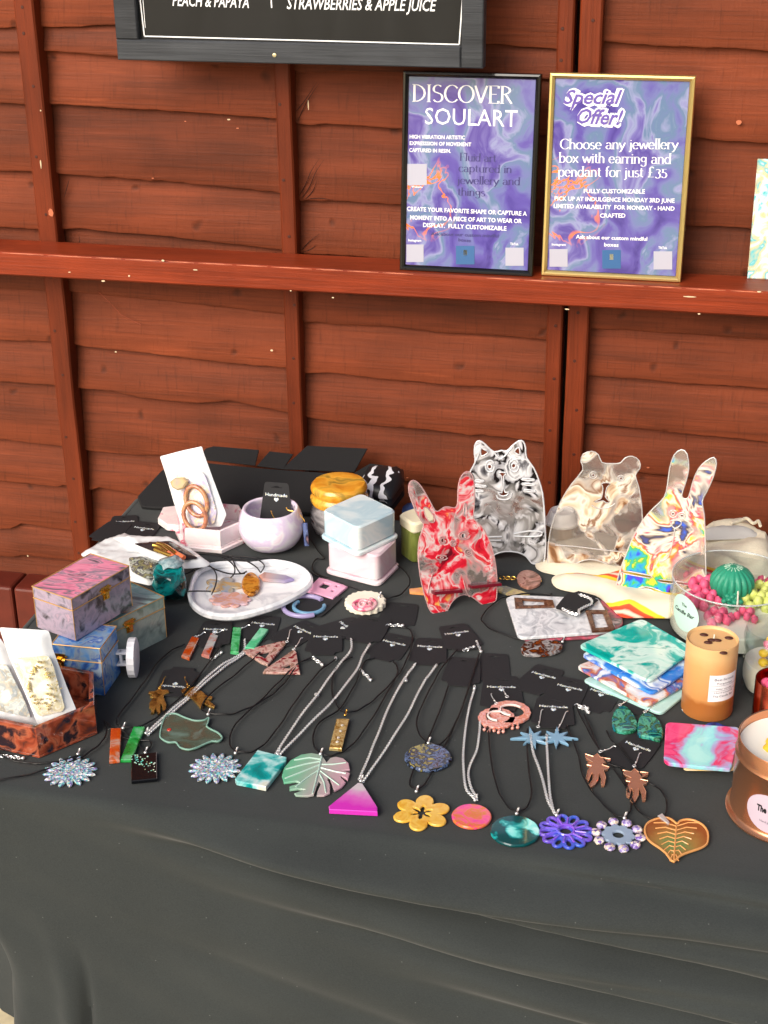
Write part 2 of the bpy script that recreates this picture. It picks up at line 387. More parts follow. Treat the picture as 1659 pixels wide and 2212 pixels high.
def PATCH(name, cols, scale=60, warp=1.5, rough=.1, trans=.9, tm=(.45, .55), seed=0, base=(.86, .84, .82), ior=1.38):
    """poured drops of several colours drifting in clear resin: warped cells, one colour each"""
    m, n, l, b = nt(name); tc = n.new('ShaderNodeTexCoord'); mp = n.new('ShaderNodeMapping'); mp.inputs['Location'].default_value = (seed*.37, seed*.21, seed*.13); l.new(tc.outputs['Object'], mp.inputs['Vector'])
    nw = n.new('ShaderNodeTexNoise'); nw.inputs['Scale'].default_value = scale*.6; nw.inputs['Detail'].default_value = 1.5; l.new(mp.outputs[0], nw.inputs['Vector'])
    sb = n.new('ShaderNodeVectorMath'); sb.operation = 'SUBTRACT'; l.new(nw.outputs['Color'], sb.inputs[0]); sb.inputs[1].default_value = (.5, .5, .5)
    sc = n.new('ShaderNodeVectorMath'); sc.operation = 'SCALE'; l.new(sb.outputs[0], sc.inputs[0]); sc.inputs['Scale'].default_value = warp*2.2/scale
    ad = n.new('ShaderNodeVectorMath'); l.new(mp.outputs[0], ad.inputs[0]); l.new(sc.outputs[0], ad.inputs[1])
    v = n.new('ShaderNodeTexVoronoi'); v.feature = 'SMOOTH_F1'; v.inputs['Smoothness'].default_value = .5; v.inputs['Scale'].default_value = scale; l.new(ad.outputs[0], v.inputs['Vector'])
    sp = n.new('ShaderNodeSeparateColor'); l.new(v.outputs['Color'], sp.inputs[0]); rp = n.new('ShaderNodeValToRGB'); cr = rp.color_ramp
    while len(cr.elements) < len(cols): cr.elements.new(.5)
    for i, c in enumerate(cols): cr.elements[i].position = .1+.8*i/(len(cols)-1); cr.elements[i].color = lin(c)+(1,)
    l.new(sp.outputs[0], rp.inputs[0])
    n2 = n.new('ShaderNodeTexNoise'); n2.inputs['Scale'].default_value = scale*.3; n2.inputs['Detail'].default_value = 4; l.new(ad.outputs[0], n2.inputs['Vector'])
    mr = n.new('ShaderNodeMapRange'); mr.inputs['From Min'].default_value = tm[0]; mr.inputs['From Max'].default_value = tm[1]; l.new(n2.outputs[0], mr.inputs['Value'])
    mt = n.new('ShaderNodeMath'); mt.operation = 'MULTIPLY'; mt.inputs[1].default_value = trans; l.new(mr.outputs[0], mt.inputs[0]); l.new(mt.outputs[0], b.inputs['Transmission Weight'])
    mx = n.new('ShaderNodeMix'); mx.data_type = 'RGBA'; l.new(mr.outputs[0], mx.inputs[0]); l.new(rp.outputs[0], mx.inputs[6]); mx.inputs[7].default_value = base+(1,); l.new(mx.outputs[2], b.inputs['Base Color'])
    b.inputs['Roughness'].default_value = rough; b.inputs['IOR'].default_value = ior; b.inputs['Coat Weight'].default_value = .3
    MC[name] = m; return m
def textgeo(s, shear=0, off=0, space=1):
    c = bpy.data.curves.new('lettering', 'FONT'); c.body = s; c.size = 1; c.shear = shear; c.offset = off; c.space_character = space
    c.resolution_u = 2; c.fill_mode = 'BOTH'
    o = bpy.data.objects.new('lettering', c); COL.objects.link(o)
    dg = bpy.context.evaluated_depsgraph_get(); dg.update()
    me = bpy.data.meshes.new_from_object(o.evaluated_get(dg))
    vs = [v.co.copy() for v in me.vertices]; fs = [list(p.vertices) for p in me.polygons]
    bpy.data.objects.remove(o); bpy.data.curves.remove(c); bpy.data.meshes.remove(me)
    x0 = min(v.x for v in vs); x1 = max(v.x for v in vs)
    return [Vector(((v.x-x0)/(x1-x0), v.y/.7, 0)) for v in vs], fs
def text_on(s, p0, p1, cap, plane, mat, parent, off=.0006, shear=0, bold=0, name='lettering', geo=None, space=1):
    g = geo or textgeo(s, shear, bold, space)
    a, b = plane.uv(p0), plane.uv(p1); u = Vector((b[0]-a[0], b[1]-a[1])); c = plane.uv((p0[0], p0[1]-cap)); h = math.hypot(c[0]-a[0], c[1]-a[1])
    w = Vector((-u.y, u.x)).normalized()*h
    if plane.U.cross(plane.V).dot(plane.N) < 0 : w = w
    return mk(name, [plane.w((a[0]+u.x*v.x+w.x*v.y, a[1]+u.y*v.x+w.y*v.y), off) for v in g[0]], g[1], mat, parent, smooth=0)
# ---------------------------------------------------------------- shared materials
white = M('white_print', (245, 246, 250), .5)
steel = M('silver_metal', (246, 246, 244), .3, .75)
gold = M('gold_metal', (225, 180, 90), .25, 1)
copper = M('copper_metal', (205, 128, 84), .22, 1)
cordm = M('black_cord', (14, 14, 16), .45)
cardm = M('black_card', (33, 33, 36), .75, bump=.1, bs=300)
boardm = woodmat('fence_board_paint', (92, 42, 21), (128, 60, 33), .62)
battenm = woodmat('fence_batten_paint', (94, 38, 17), (124, 52, 25), .5, vertical=True, knots=False, saw=False)
shelfm = woodmat('shelf_paint', (108, 40, 20), (148, 59, 31), .42, knots=False, saw=False)
# ---------------------------------------------------------------- ground, low wall
FYB = 2.75
g = mk('ground', [(-30, -30, -.74), (30, -30, -.74), (30, 30, -.74), (-30, 30, -.74)], [[0, 1, 2, 3]], M('pale_concrete', (206, 194, 160), .85, bump=.5, bs=40, var=.14)); structure(g)
kz = FY((0, 1264), 2.66).z
wall = thing('low_wall', 'low red painted block wall at the foot of the fence', 'wall', (-1.5, 2.70, -.74))
redm = M('red_masonry_paint', (96, 34, 22), .5, bump=.4, bs=30, var=.18)
xs = [-2.3, -1.86, FY((30, 1300), 2.66).x, -1.0, -.58, -.14, .3, .7]
for a, b in zip(xs, xs[1:]):
    nrow = 1; hh = (kz+.74)/nrow
    for r in range(nrow): boxo('block', (a+.002, 2.66, -.74+r*hh), (b-a-.004, 0, 0), (0, .075, 0), (0, 0, hh-.004), redm, wall, .006)
# ---------------------------------------------------------------- fence panels
P1 = [[(0, 56), (80, 53), (245, 53), (1047, 95), (1250, 103)], [(0, 107), (84, 109), (245, 117), (640, 150), (860, 155), (1250, 170)],
      [(0, 219), (99, 221), (350, 235), (592, 253), (643, 265), (670, 269), (700, 265), (864, 275), (1250, 292)],
      [(0, 365), (116, 371), (350, 388), (602, 411), (650, 428), (690, 429), (740, 431), (857, 437), (1250, 460)],
      [(0, 488), (129, 493), (180, 490), (400, 512), (609, 535), (653, 544), (857, 556), (1250, 580)],
      [(0, 619), (100, 624), (150, 626), (380, 648), (615, 674), (660, 694), (695, 690), (710, 694), (1178, 729)],
      [(0, 729), (110, 734), (158, 742), (270, 752), (350, 764), (620, 792), (665, 804), (705, 801), (940, 825), (1175, 841)],
      [(0, 819), (115, 827), (160, 834), (250, 841), (300, 853), (440, 866), (500, 862), (625, 886), (675, 902), (780, 912), (950, 927), (1172, 951)],
      [(0, 943), (135, 960), (178, 967), (290, 980), (356, 981), (640, 1010), (760, 1020), (877, 1035), (995, 1053), (1180, 1062)],
      [(0, 1032), (60, 1037), (125, 1048), (144, 1043), (191, 1058), (215, 1050), (295, 1064), (800, 1120), (1200, 1150)],
      [(0, 1137), (30, 1137), (48, 1126), (90, 1133), (155, 1141), (198, 1147), (600, 1190), (1200, 1240)],
      [(0, 1197), (40, 1199), (48, 1193), (155, 1208), (600, 1250), (1200, 1300)], [(0, 1264), (600, 1330), (1200, 1390)]]
P2 = [[(1270, 84), (1659, 108)], [(1270, 276), (1497, 293), (1659, 305)], [(1270, 466), (1479, 483), (1619, 492), (1659, 496)], [(1270, 590), (1659, 604)],
      [(1270, 704), (1659, 729)], [(1270, 807), (1450, 820), (1659, 836)], [(1265, 911), (1450, 928), (1659, 951)], [(1260, 1005), (1382, 1017), (1659, 1044)],
      [(1260, 1110), (1659, 1150)], [(1260, 1200), (1659, 1240)], [(1260, 1300), (1659, 1345)]]
GX = FY((1222, 670), FYB-.02).x; nailm = M('painted_nail', (70, 28, 16), .5)
def fence(lines, x0, x1, label, battens, seed):
    t = thing('wooden_fence', label, 'fence', ((x0+x1)/2, FYB, -.74))
    polys = []
    for L in lines:
        w = [FY(p, FYB-.012) for p in L]; w = [(a.x, a.z) for a in w]; polys.append(w)
    def zat(w, x):
        if x <= w[0][0]: s = (w[1][1]-w[0][1])/(w[1][0]-w[0][0]); return w[0][1]+max(-.02, min(.02, s))*(x-w[0][0])
        for (a, za), (b, zb) in zip(w, w[1:]):
            if x <= b:
                return za+(zb-za)*(x-a)/(b-a)
        return w[-1][1]
    top = [[(x, z+.16) for x, z in polys[0]]]
    for e in range(4): top.insert(0, [(x, z+.16) for x, z in top[0]])
    allp = top+polys; n = 150
    for k in range(1, len(allp)):
        lo, up = allp[k], allp[k-1]; vs = []; fs = []
        for i in range(n+1):
            x = x0+(x1-x0)*i/n
            wob = noise.noise(Vector((x*9, k*3.1+seed, 0)))*.0035+noise.noise(Vector((x*45, k*5.1+seed, 0)))*.0016
            c = noise.noise(Vector((x*6, k*7.7+seed, 4)));
            if c > .38: wob += (c-.38)*.05*noise.noise(Vector((x*60, k, 2)))
            zl = zat(lo, x)+wob; zu = zat(up, x)+.02
            bow = noise.noise(Vector((x*2.2, k*2.3+seed, 9)))*.0025
            yb = FYB-.021+bow; yt = FYB-.002
            for (y, z) in ((yb+.009, zl+.0012), (yb+.001, zl-.0005), (yb, zl+.003), (yb*.6+yt*.4, zl*.6+zu*.4), (yt, zu), (yt+.009, zu)): vs.append((x, y, z))
        for i in range(n):
            for j in range(6): a = i*6+j; b = i*6+(j+1) % 6; fs.append([a, b, b+6, a+6])
        fs.append([0, 1, 2, 3, 4, 5]); fs.append([n*6+j for j in range(6)])
        mk('board', vs, fs, boardm, t, smooth=40)
    zt = allp[0][0][1]+.02; zb = min(a[1] for a in polys[-1])
    for xa, xb in battens:
        vs = []; fs = []; m = 60
        for i in range(m+1):
            z = zb+(zt-zb)*i/m; w = noise.noise(Vector((xa*9, 1, z*5)))*.0018+noise.noise(Vector((xa*9, 1, z*30)))*.0006
            for (x, y) in ((xa+w, FYB-.014), (xa+w+.001, FYB-.043), (xa+w+.004, FYB-.046), (xb+w-.004, FYB-.046), (xb+w-.001, FYB-.043), (xb+w, FYB-.014)): vs.append((x, y, z))
        for i in range(m):
            for j in range(6): a = i*6+j; b = i*6+(j+1) % 6; fs.append([a, b, b+6, a+6])
        fs.append(list(range(6))); fs.append([m*6+j for j in range(6)])
        mk('batten', vs, fs, battenm, t)
        for L in polys[:-1]:
            zz = zat(L, (xa+xb)/2)+.035; lathe('nail', Vector(((xa+xb)/2+random.uniform(-.008, .008), 0, 0)), [(.0032, 0), (.0028, .0006), (0, .0008)], nailm, t, 8)
            o = t.children[-1] if False else bpy.data.objects[-1] if False else LASTO[0]
            for v in o.data.vertices:
                c = v.co+LOC[t]; v.co = Vector((c.x, FYB-.0462-c.z, zz+c.y))-LOC[t]
    return t
yb = FYB-.046
b1 = (FY((27, 0), yb).x, FY((72, 0), yb).x); b2 = (FY((590, 143), yb).x, FY((626, 143), yb).x)
b3 = (FY((1180, 720), yb).x, GX-.001); b4 = (GX+.006, FY((1271, 720), yb).x)
fence(P1, -2.3, GX-.002, 'red brown overlap fence panel left of the dark gap, with three battens', [b1, b2, b3], 0)
fence(P2, GX+.007, .75, 'red brown overlap fence panel right of the dark gap', [b4], 40)
# post behind the gap
tag(boxo('fence_post', (GX-.04, FYB+.02, -.74), (.08, 0, 0), (0, .08, 0), (0, 0, 2.6), M('dark_post', (34, 22, 18), .8)), 'dark post seen in the gap between the two fence panels', 'post')
# nail heads and paint chips stay in the material; the shelf rail
sh = thing('shelf', 'glossy red painted wooden shelf rail fixed along the fence', 'shelf', (-.7, 2.66, .415))
def plank(name, x0, x1, y0, y1, z0, z1, mat, parent, amp=.0012):
    vs = []; fs = []; n = 160
    for i in range(n+1):
        x = x0+(x1-x0)*i/n; w = noise.noise(Vector((x*14, z1, 0)))*amp; w2 = noise.noise(Vector((x*30, z0, 5)))*amp*.7
        for (y, z) in ((y1, z0), (y1, z1), (y0+.004+w, z1), (y0+w, z1-.004+w2), (y0+w2*.5, z0+.003), (y0+.003, z0)): vs.append((x, y, z))
    for i in range(n):
        for j in range(6): a = i*6+j; b = i*6+(j+1) % 6; fs.append([a, b, b+6, a+6])
    fs.append(list(range(6))); fs.append([n*6+j for j in range(6)])
    return mk(name, vs, fs, mat, parent)
plank('plank', -2.3, .75, 2.612, FYB-.05, .415, .46, shelfm, sh)
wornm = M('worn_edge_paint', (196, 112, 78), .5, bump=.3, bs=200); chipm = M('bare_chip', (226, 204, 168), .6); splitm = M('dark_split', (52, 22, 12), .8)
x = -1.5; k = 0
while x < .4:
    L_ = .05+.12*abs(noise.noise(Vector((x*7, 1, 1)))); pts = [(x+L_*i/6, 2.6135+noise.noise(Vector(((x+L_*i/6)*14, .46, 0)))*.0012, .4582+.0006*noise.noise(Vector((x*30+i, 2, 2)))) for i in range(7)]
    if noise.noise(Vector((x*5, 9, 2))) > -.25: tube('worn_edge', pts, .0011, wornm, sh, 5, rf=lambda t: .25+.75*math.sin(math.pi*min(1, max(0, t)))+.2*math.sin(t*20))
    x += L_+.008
def chip(px, w, h, Y, parent, mat, ang=0):
    pl = Plane((0, Y, 0), X3, Z3); c = pl.uv(px); m = mpp(pl.w(c)); a = []
    for i in range(7):
        t = 2*math.pi*i/7; r = .75+.35*noise.noise(Vector((px[0]+i*3.3, px[1], 1))); u, v = w/2*m*r*math.cos(t), h/2*m*r*math.sin(t); a.append((c[0]+u*math.cos(ang)-v*math.sin(ang), c[1]+u*math.sin(ang)+v*math.cos(ang)))
    pl.slab('paint_chip', a, .0008, mat, parent, off=.0004, asuv=True, bev=0)
for px, w, h in (((352, 563), 9, 5), ((422, 583), 14, 3), ((223, 607), 11, 5), ((279, 596), 6, 5), ((719, 643), 7, 4), ((1490, 641), 38, 3.5), ((1510, 678), 8, 4), ((1225, 668), 14, 4), ((1640, 630), 12, 4), ((628, 628), 6, 3), ((150, 588), 8, 2)): chip(px, w, h, 2.6115, sh, chipm)
fpan = bpy.data.objects['wooden_fence']; fpan2 = bpy.data.objects['wooden_fence.001']
for px, w, h, m_c in (((494, 258), 10, 4, chipm), ((513, 277), 8, 3, wornm), ((587, 757), 8, 6, chipm), ((666, 228), 3, 26, chipm), ((60, 1201), 4, 5, chipm), ((400, 262), 6, 3, wornm), ((330, 385), 7, 3, wornm), ((250, 760), 6, 4, chipm), ((880, 1032), 7, 3, wornm)): chip(px, w, h, FYB-.026, fpan, m_c)
for px, w, h, m_c in (((88, 239), 4, 4, chipm), ((88, 354), 4, 22, chipm), ((110, 460), 16, 26, wornm)): chip(px, w, h, FYB-.047, fpan, m_c)
chip((1596, 264), 16, 12, FYB-.026, fpan2, wornm); chip((1400, 1010), 8, 4, FYB-.026, fpan2, wornm)
for ps in (((643, 262), (655, 235), (672, 205), (690, 180)), ((645, 425), (660, 398), (672, 370), (690, 342)), ((652, 428), (668, 405), (682, 372), (700, 345)), ((660, 430), (676, 412), (686, 385)), ((652, 540), (668, 522), (690, 505)), ((655, 545), (672, 538), (684, 528)), ((640, 240), (660, 215), (684, 178)), ((665, 430), (690, 428), (720, 432)), ((138, 428), (146, 400), (150, 385)), ((166, 540), (172, 520), (170, 505))):
    w = [FY(p, FYB-.0205) for p in ps]; tube('split', catmull(w, 3, False), .0006, splitm, fpan, 4, rf=lambda t: .3+.9*math.sin(math.pi*min(1, t+.1)))
# ---------------------------------------------------------------- chalkboard menu sign
SY = 2.60; sp = Plane((0, SY, .8), X3, Z3)
sg = thing('menu_sign', 'black drinks menu board in a dark grey wooden frame on the fence', 'sign', (-.74, SY+.02, .8))
greyw = woodmat('grey_frame_paint', (48, 50, 54), (72, 75, 80), .55, knots=False, saw=False)
def rect(x0, y0, x1, y1): return [(x0, y0), (x1, y0), (x1, y1), (x0, y1)]
bl = sp.uv((254, 127)); br = sp.uv((1043, 151)); ibl = sp.uv((298, 84)); ibr = sp.uv((995, 104))
zt = .75
zb0, zb1 = (bl[1]+br[1])/2, (ibl[1]+ibr[1])/2
sp.slab('frame_rail', rect(bl[0], zb0, ibr[0], zb1), .03, greyw, sg, asuv=True, bev=.002)
sp.slab('frame_stile', rect(bl[0], zb1+.001, ibl[0], zt), .03, greyw, sg, asuv=True, bev=.002)
sp.slab('frame_stile', rect(ibr[0]+.001, zb0, br[0], zt), .03, greyw, sg, asuv=True, bev=.002)
sp.slab('frame_rail', rect(bl[0], zt+.001, br[0], zt+.04), .03, greyw, sg, asuv=True, bev=.002)
vin = M('black_vinyl', (26, 27, 29), .28, bump=.0)
bd = sp.slab('board_face', rect(ibl[0]-.004, zb1-.004, ibr[0]+.004, zt+.004), .006, SW('wrinkled_vinyl', [(22, 23, 25), (30, 31, 33)], 7, 1.5, .3, coat=0, bump=1.0, stretch=(1, 1, .35), detail=2), sg, asuv=True, off=-.012)
bp_ = Plane((0, SY+.012, .8), X3, Z3)
def line(pa, pb, w, plane, mat, parent, off=.0006, name='border_line'):
    a, b = Vector(plane.uv(pa)), Vector(plane.uv(pb)); d = (b-a).normalized(); nn = Vector((-d.y, d.x))*w/2
    return mk(name, [plane.w(a+nn, off), plane.w(b+nn, off), plane.w(b-nn, off), plane.w(a-nn, off)], [[0, 1, 2, 3]], mat, parent, smooth=0)
line((312, 78), (992, 96), .0022, bp_, white, sg); line((303, 0), (312, 78), .0022, bp_, white, sg); line((992, 96), (999, 0), .0022, bp_, white, sg)
line((309, 0), (314, 60), .001, bp_, white, sg)
text_on('PEACH & PAPAYA', (373, 12), (538, 17), 24, bp_, white, sg, shear=.25, bold=.012)
text_on('STRAWBERRIES & APPLE JUICE', (620, 19), (943, 24), 25, bp_, white, sg, shear=.25, bold=.012)
line((586, 0), (587, 17), .0022, bp_, white, sg, name='divider_line')
sw_ = sp.uv((593, 119)); lathe('screw', (sp.w(sw_).x, 0, 0), [(.0035, 0), (.0035, .001), (0, .0015)], M('brass', (220, 210, 170), .4, 1), sg, 12)
o = LASTO[0]
for v in o.data.vertices:
    c = v.co+LOC[sg]; w = sp.w(sw_); v.co = Vector((c.x, w.y-.0002-c.z, w.z+c.y))-LOC[sg]
# ---------------------------------------------------------------- posters
pm, n, l, b = nt('poster_print'); MC['poster_print'] = pm
tc = n.new('ShaderNodeTexCoord'); mp = n.new('ShaderNodeMapping'); mp.inputs['Scale'].default_value = (1, 1, .8); l.new(tc.outputs['Object'], mp.inputs['Vector'])
nw = n.new('ShaderNodeTexNoise'); nw.inputs['Scale'].default_value = 5; nw.inputs['Detail'].default_value = 3; l.new(mp.outputs[0], nw.inputs['Vector'])
sc = n.new('ShaderNodeVectorMath'); sc.operation = 'SCALE'; sc.inputs['Scale'].default_value = .42; l.new(nw.outputs['Color'], sc.inputs[0])
ad = n.new('ShaderNodeVectorMath'); l.new(mp.outputs[0], ad.inputs[0]); l.new(sc.outputs[0], ad.inputs[1])
nz = n.new('ShaderNodeTexNoise'); nz.inputs['Scale'].default_value = 7; nz.inputs['Detail'].default_value = 6; nz.inputs['Distortion'].default_value = .6; l.new(ad.outputs[0], nz.inputs['Vector'])
rp = n.new('ShaderNodeValToRGB'); cr = rp.color_ramp
cc = [(.28, (70, 56, 136)), (.37, (96, 84, 166)), (.43, (112, 118, 174)), (.47, (100, 126, 160)), (.50, (144, 150, 192)), (.53, (116, 110, 176)), (.57, (86, 72, 154)), (.62, (110, 102, 172)), (.70, (144, 146, 192)), (.78, (184, 184, 214))]
while len(cr.elements) < len(cc): cr.elements.new(.5)
for e, (p_, c_) in zip(cr.elements, cc): e.position = p_; e.color = lin(c_)+(1,)
l.new(nz.outputs[0], rp.inputs[0])
# orange veins, strong in the lower left of the sheet
n3 = n.new('ShaderNodeTexNoise'); n3.inputs['Scale'].default_value = 15; n3.inputs['Detail'].default_value = 3; n3.inputs['Distortion'].default_value = 1.2; l.new(tc.outputs['Object'], n3.inputs['Vector'])
s1 = n.new('ShaderNodeMath'); s1.operation = 'SUBTRACT'; l.new(n3.outputs[0], s1.inputs[0]); s1.inputs[1].default_value = .5
s2 = n.new('ShaderNodeMath'); s2.operation = 'ABSOLUTE'; l.new(s1.outputs[0], s2.inputs[0])
r1 = n.new('ShaderNodeMapRange'); r1.inputs['From Min'].default_value = .006; r1.inputs['From Max'].default_value = .022; r1.inputs['To Min'].default_value = 1; r1.inputs['To Max'].default_value = 0; l.new(s2.outputs[0], r1.inputs['Value'])
ds = n.new('ShaderNodeVectorMath'); ds.operation = 'DISTANCE'; l.new(tc.outputs['Object'], ds.inputs[0]); ds.inputs[1].default_value = (-.088, 0, .13)
r2 = n.new('ShaderNodeMapRange'); r2.inputs['From Min'].default_value = .055; r2.inputs['From Max'].default_value = .085; r2.inputs['To Min'].default_value = 1; r2.inputs['To Max'].default_value = 0; l.new(ds.outputs['Value'], r2.inputs['Value'])
ml = n.new('ShaderNodeMath'); ml.operation = 'MULTIPLY'; l.new(r1.outputs[0], ml.inputs[0]); l.new(r2.outputs[0], ml.inputs[1])
mx = n.new('ShaderNodeMix'); mx.data_type = 'RGBA'; l.new(ml.outputs[0], mx.inputs[0]); l.new(rp.outputs[0], mx.inputs[6]); mx.inputs[7].default_value = lin((245, 130, 60))+(1,)
l.new(mx.outputs[2], b.inputs['Base Color']); b.inputs['Roughness'].default_value = .12; b.inputs['Coat Weight'].default_value = .5
# a light, high-contrast serif hand drawn as pen strokes
def arc(cx, cy, rx, ry, a0, a1, n=8): return [(cx+rx*math.cos(R_(a0+(a1-a0)*i/n)), cy+ry*math.sin(R_(a0+(a1-a0)*i/n))) for i in range(n+1)]
SF = {'D': (.62, [[(.12, 0), (.12, 1)], arc(.12, .5, .45, .5, 90, -90)]), 'I': (.26, [[(.13, 0), (.13, 1)]]),
 'S': (.5, [arc(.25, .75, .18, .24, 40, 220, 8)+arc(.25, .26, .2, .26, 60, -150, 8)]), 'C': (.62, [arc(.36, .5, .3, .5, 40, 320, 12)]), 'O': (.7, [arc(.35, .5, .31, .5, 0, 360, 16)]),
 'V': (.56, [[(.03, 1), (.28, 0), (.53, 1)]]), 'E': (.5, [[(.12, 0), (.12, 1)], [(.12, 1), (.46, 1), (.46, .86)], [(.12, .52), (.38, .52)], [(.12, 0), (.46, 0), (.46, .14)]]),
 'R': (.56, [[(.12, 0), (.12, 1)], arc(.12, .76, .32, .24, 90, -90), [(.26, .52), (.52, 0)]]),
 'h': (.44, [[(.08, 0), (.08, 1)], arc(.22, .42, .14, .22, 170, 0)+[(.36, 0)]]), 'o': (.46, [arc(.23, .32, .19, .32, 0, 360, 14)]),
 's': (.34, [arc(.17, .47, .11, .16, 40, 220, 6)+arc(.17, .16, .13, .17, 60, -150, 6)]), 'e': (.42, [[(.06, .34), (.38, .34)]+arc(.21, .32, .17, .32, 10, 320, 12)]),
 'a': (.42, [arc(.19, .46, .13, .17, 160, 20, 6)+[(.33, .4), (.33, .04), (.4, 0)], arc(.18, .18, .13, .18, 60, 330, 8)]), 'n': (.46, [[(.08, 0), (.08, .62)], arc(.22, .42, .14, .22, 170, 0)+[(.36, 0)]]),
 'y': (.4, [[(.02, .62), (.2, .02)], [(.38, .62), (.2, .02), (.1, -.25), (.0, -.28)]]), 'j': (.2, [[(.1, .62), (.1, -.15), (0, -.28)], [(.1, .8), (.1, .86)]]),
 'w': (.6, [[(.02, .62), (.16, 0), (.3, .6), (.44, 0), (.58, .62)]]), 'l': (.18, [[(.09, 0), (.09, 1)]]), 'r': (.32, [[(.08, 0), (.08, .62)], arc(.22, .4, .14, .22, 160, 50)]),
 'b': (.46, [[(.08, 1), (.08, 0)], arc(.24, .32, .17, .32, 150, -150, 12)]), 'x': (.42, [[(.03, .62), (.38, 0)], [(.37, .62), (.04, 0)]]), 'i': (.18, [[(.09, 0), (.09, .62)], [(.09, .8), (.09, .87)]]),
 't': (.28, [[(.12, .85), (.12, .08), (.25, 0)], [(.0, .62), (.25, .62)]]), 'g': (.44, [arc(.2, .4, .15, .23, 0, 360, 12), [(.35, .62), (.35, -.1)]+arc(.2, -.1, .15, .18, 0, -170, 6)]),
 'p': (.46, [[(.08, .62), (.08, -.28)], arc(.24, .32, .17, .32, 150, -150, 12)]), 'd': (.46, [[(.37, 1), (.37, 0)], arc(.21, .32, .17, .32, 30, 330, 12)]), 'f': (.26, [[(.1, 0), (.1, .85), (.2, 1), (.27, .96)], [(0, .62), (.24, .62)]]),
 'u': (.46, [[(.08, .62), (.08, .2)]+arc(.22, .2, .14, .2, 180, 300, 5), [(.37, .62), (.37, 0)]]), 'c': (.4, [arc(.22, .32, .17, .32, 40, 320, 12)]), 'q': (.46, [[(.37, .62), (.37, -.28)], arc(.21, .32, .17, .32, 30, 330, 12)]),
 'F': (.5, [[(.12, 0), (.12, 1)], [(.12, 1), (.46, 1), (.46, .88)], [(.12, .5), (.38, .5)]]),
 '£': (.5, [arc(.28, .8, .12, .2, 20, 180, 6)+[(.18, .5), (.14, .1), (.05, 0), (.42, .02)], [(.06, .45), (.32, .45)]]), '3': (.42, [arc(.18, .6, .14, .16, 140, -60, 6)+arc(.18, .16, .17, .26, 60, -150, 8)]), '5': (.42, [[(.34, .78), (.1, .78), (.1, .45)]+arc(.18, .2, .17, .26, 90, -150, 8)]), ' ': (.26, [])}
def serif(s, th=.035, tk=.10):
    vs = []; fs = []; x = 0; zi = 0
    for ch in s:
        w, strokes = SF.get(ch, SF['o']); sp_ = []
        for st in strokes:                    # a pen lifts at sharp corners
            cur = [st[0]]
            for i in range(1, len(st)):
                cur.append(st[i])
                if i < len(st)-1:
                    u_ = Vector(st[i])-Vector(st[i-1]); w_ = Vector(st[i+1])-Vector(st[i])
                    if u_.length and w_.length and u_.angle(w_) > 1.1: sp_.append(cur); cur = [st[i]]
            sp_.append(cur)
        strokes = sp_
        for st in strokes:
            zi += 1; b0 = len(vs); n_ = len(st)
            for i, p in enumerate(st):
                a = Vector(st[max(i-1, 0)]); c = Vector(st[min(i+1, n_-1)]); d = (c-a).normalized() if (c-a).length else Vector((0, 1))
                wd = (th+(tk-th)*abs(d.y)**1.5)/2; nn = Vector((-d.y, d.x))*wd
                if 0 < i < n_-1: pass
                vs.append(Vector((x+p[0]+nn.x, p[1]+nn.y, zi*.00002))); vs.append(Vector((x+p[0]-nn.x, p[1]-nn.y, zi*.00002)))
            for i in range(n_-1): fs.append([b0+2*i, b0+2*i+1, b0+2*i+3, b0+2*i+2])
            if n_ == 2 and abs(st[0][0]-st[1][0]) < .01 and abs(st[0][1]-st[1][1]) > .3:
                for e in st:
                    zi += 1; b1_ = len(vs); vs += [Vector((x+e[0]-.09, e[1]-.015, zi*.00002)), Vector((x+e[0]+.09, e[1]-.015, zi*.00002)), Vector((x+e[0]+.09, e[1]+.015, zi*.00002)), Vector((x+e[0]-.09, e[1]+.015, zi*.00002))]; fs.append([b1_, b1_+1, b1_+2, b1_+3])
        x += w
    return [Vector((v.x/x, v.y, v.z)) for v in vs], fs
darkpr = M('dark_print', (60, 54, 116), .4); qrm = M('pale_print_square', (176, 176, 192), .5); logom = M('blue_print_square', (52, 98, 150), .4); purp = M('purple_print', (104, 84, 170), .4)
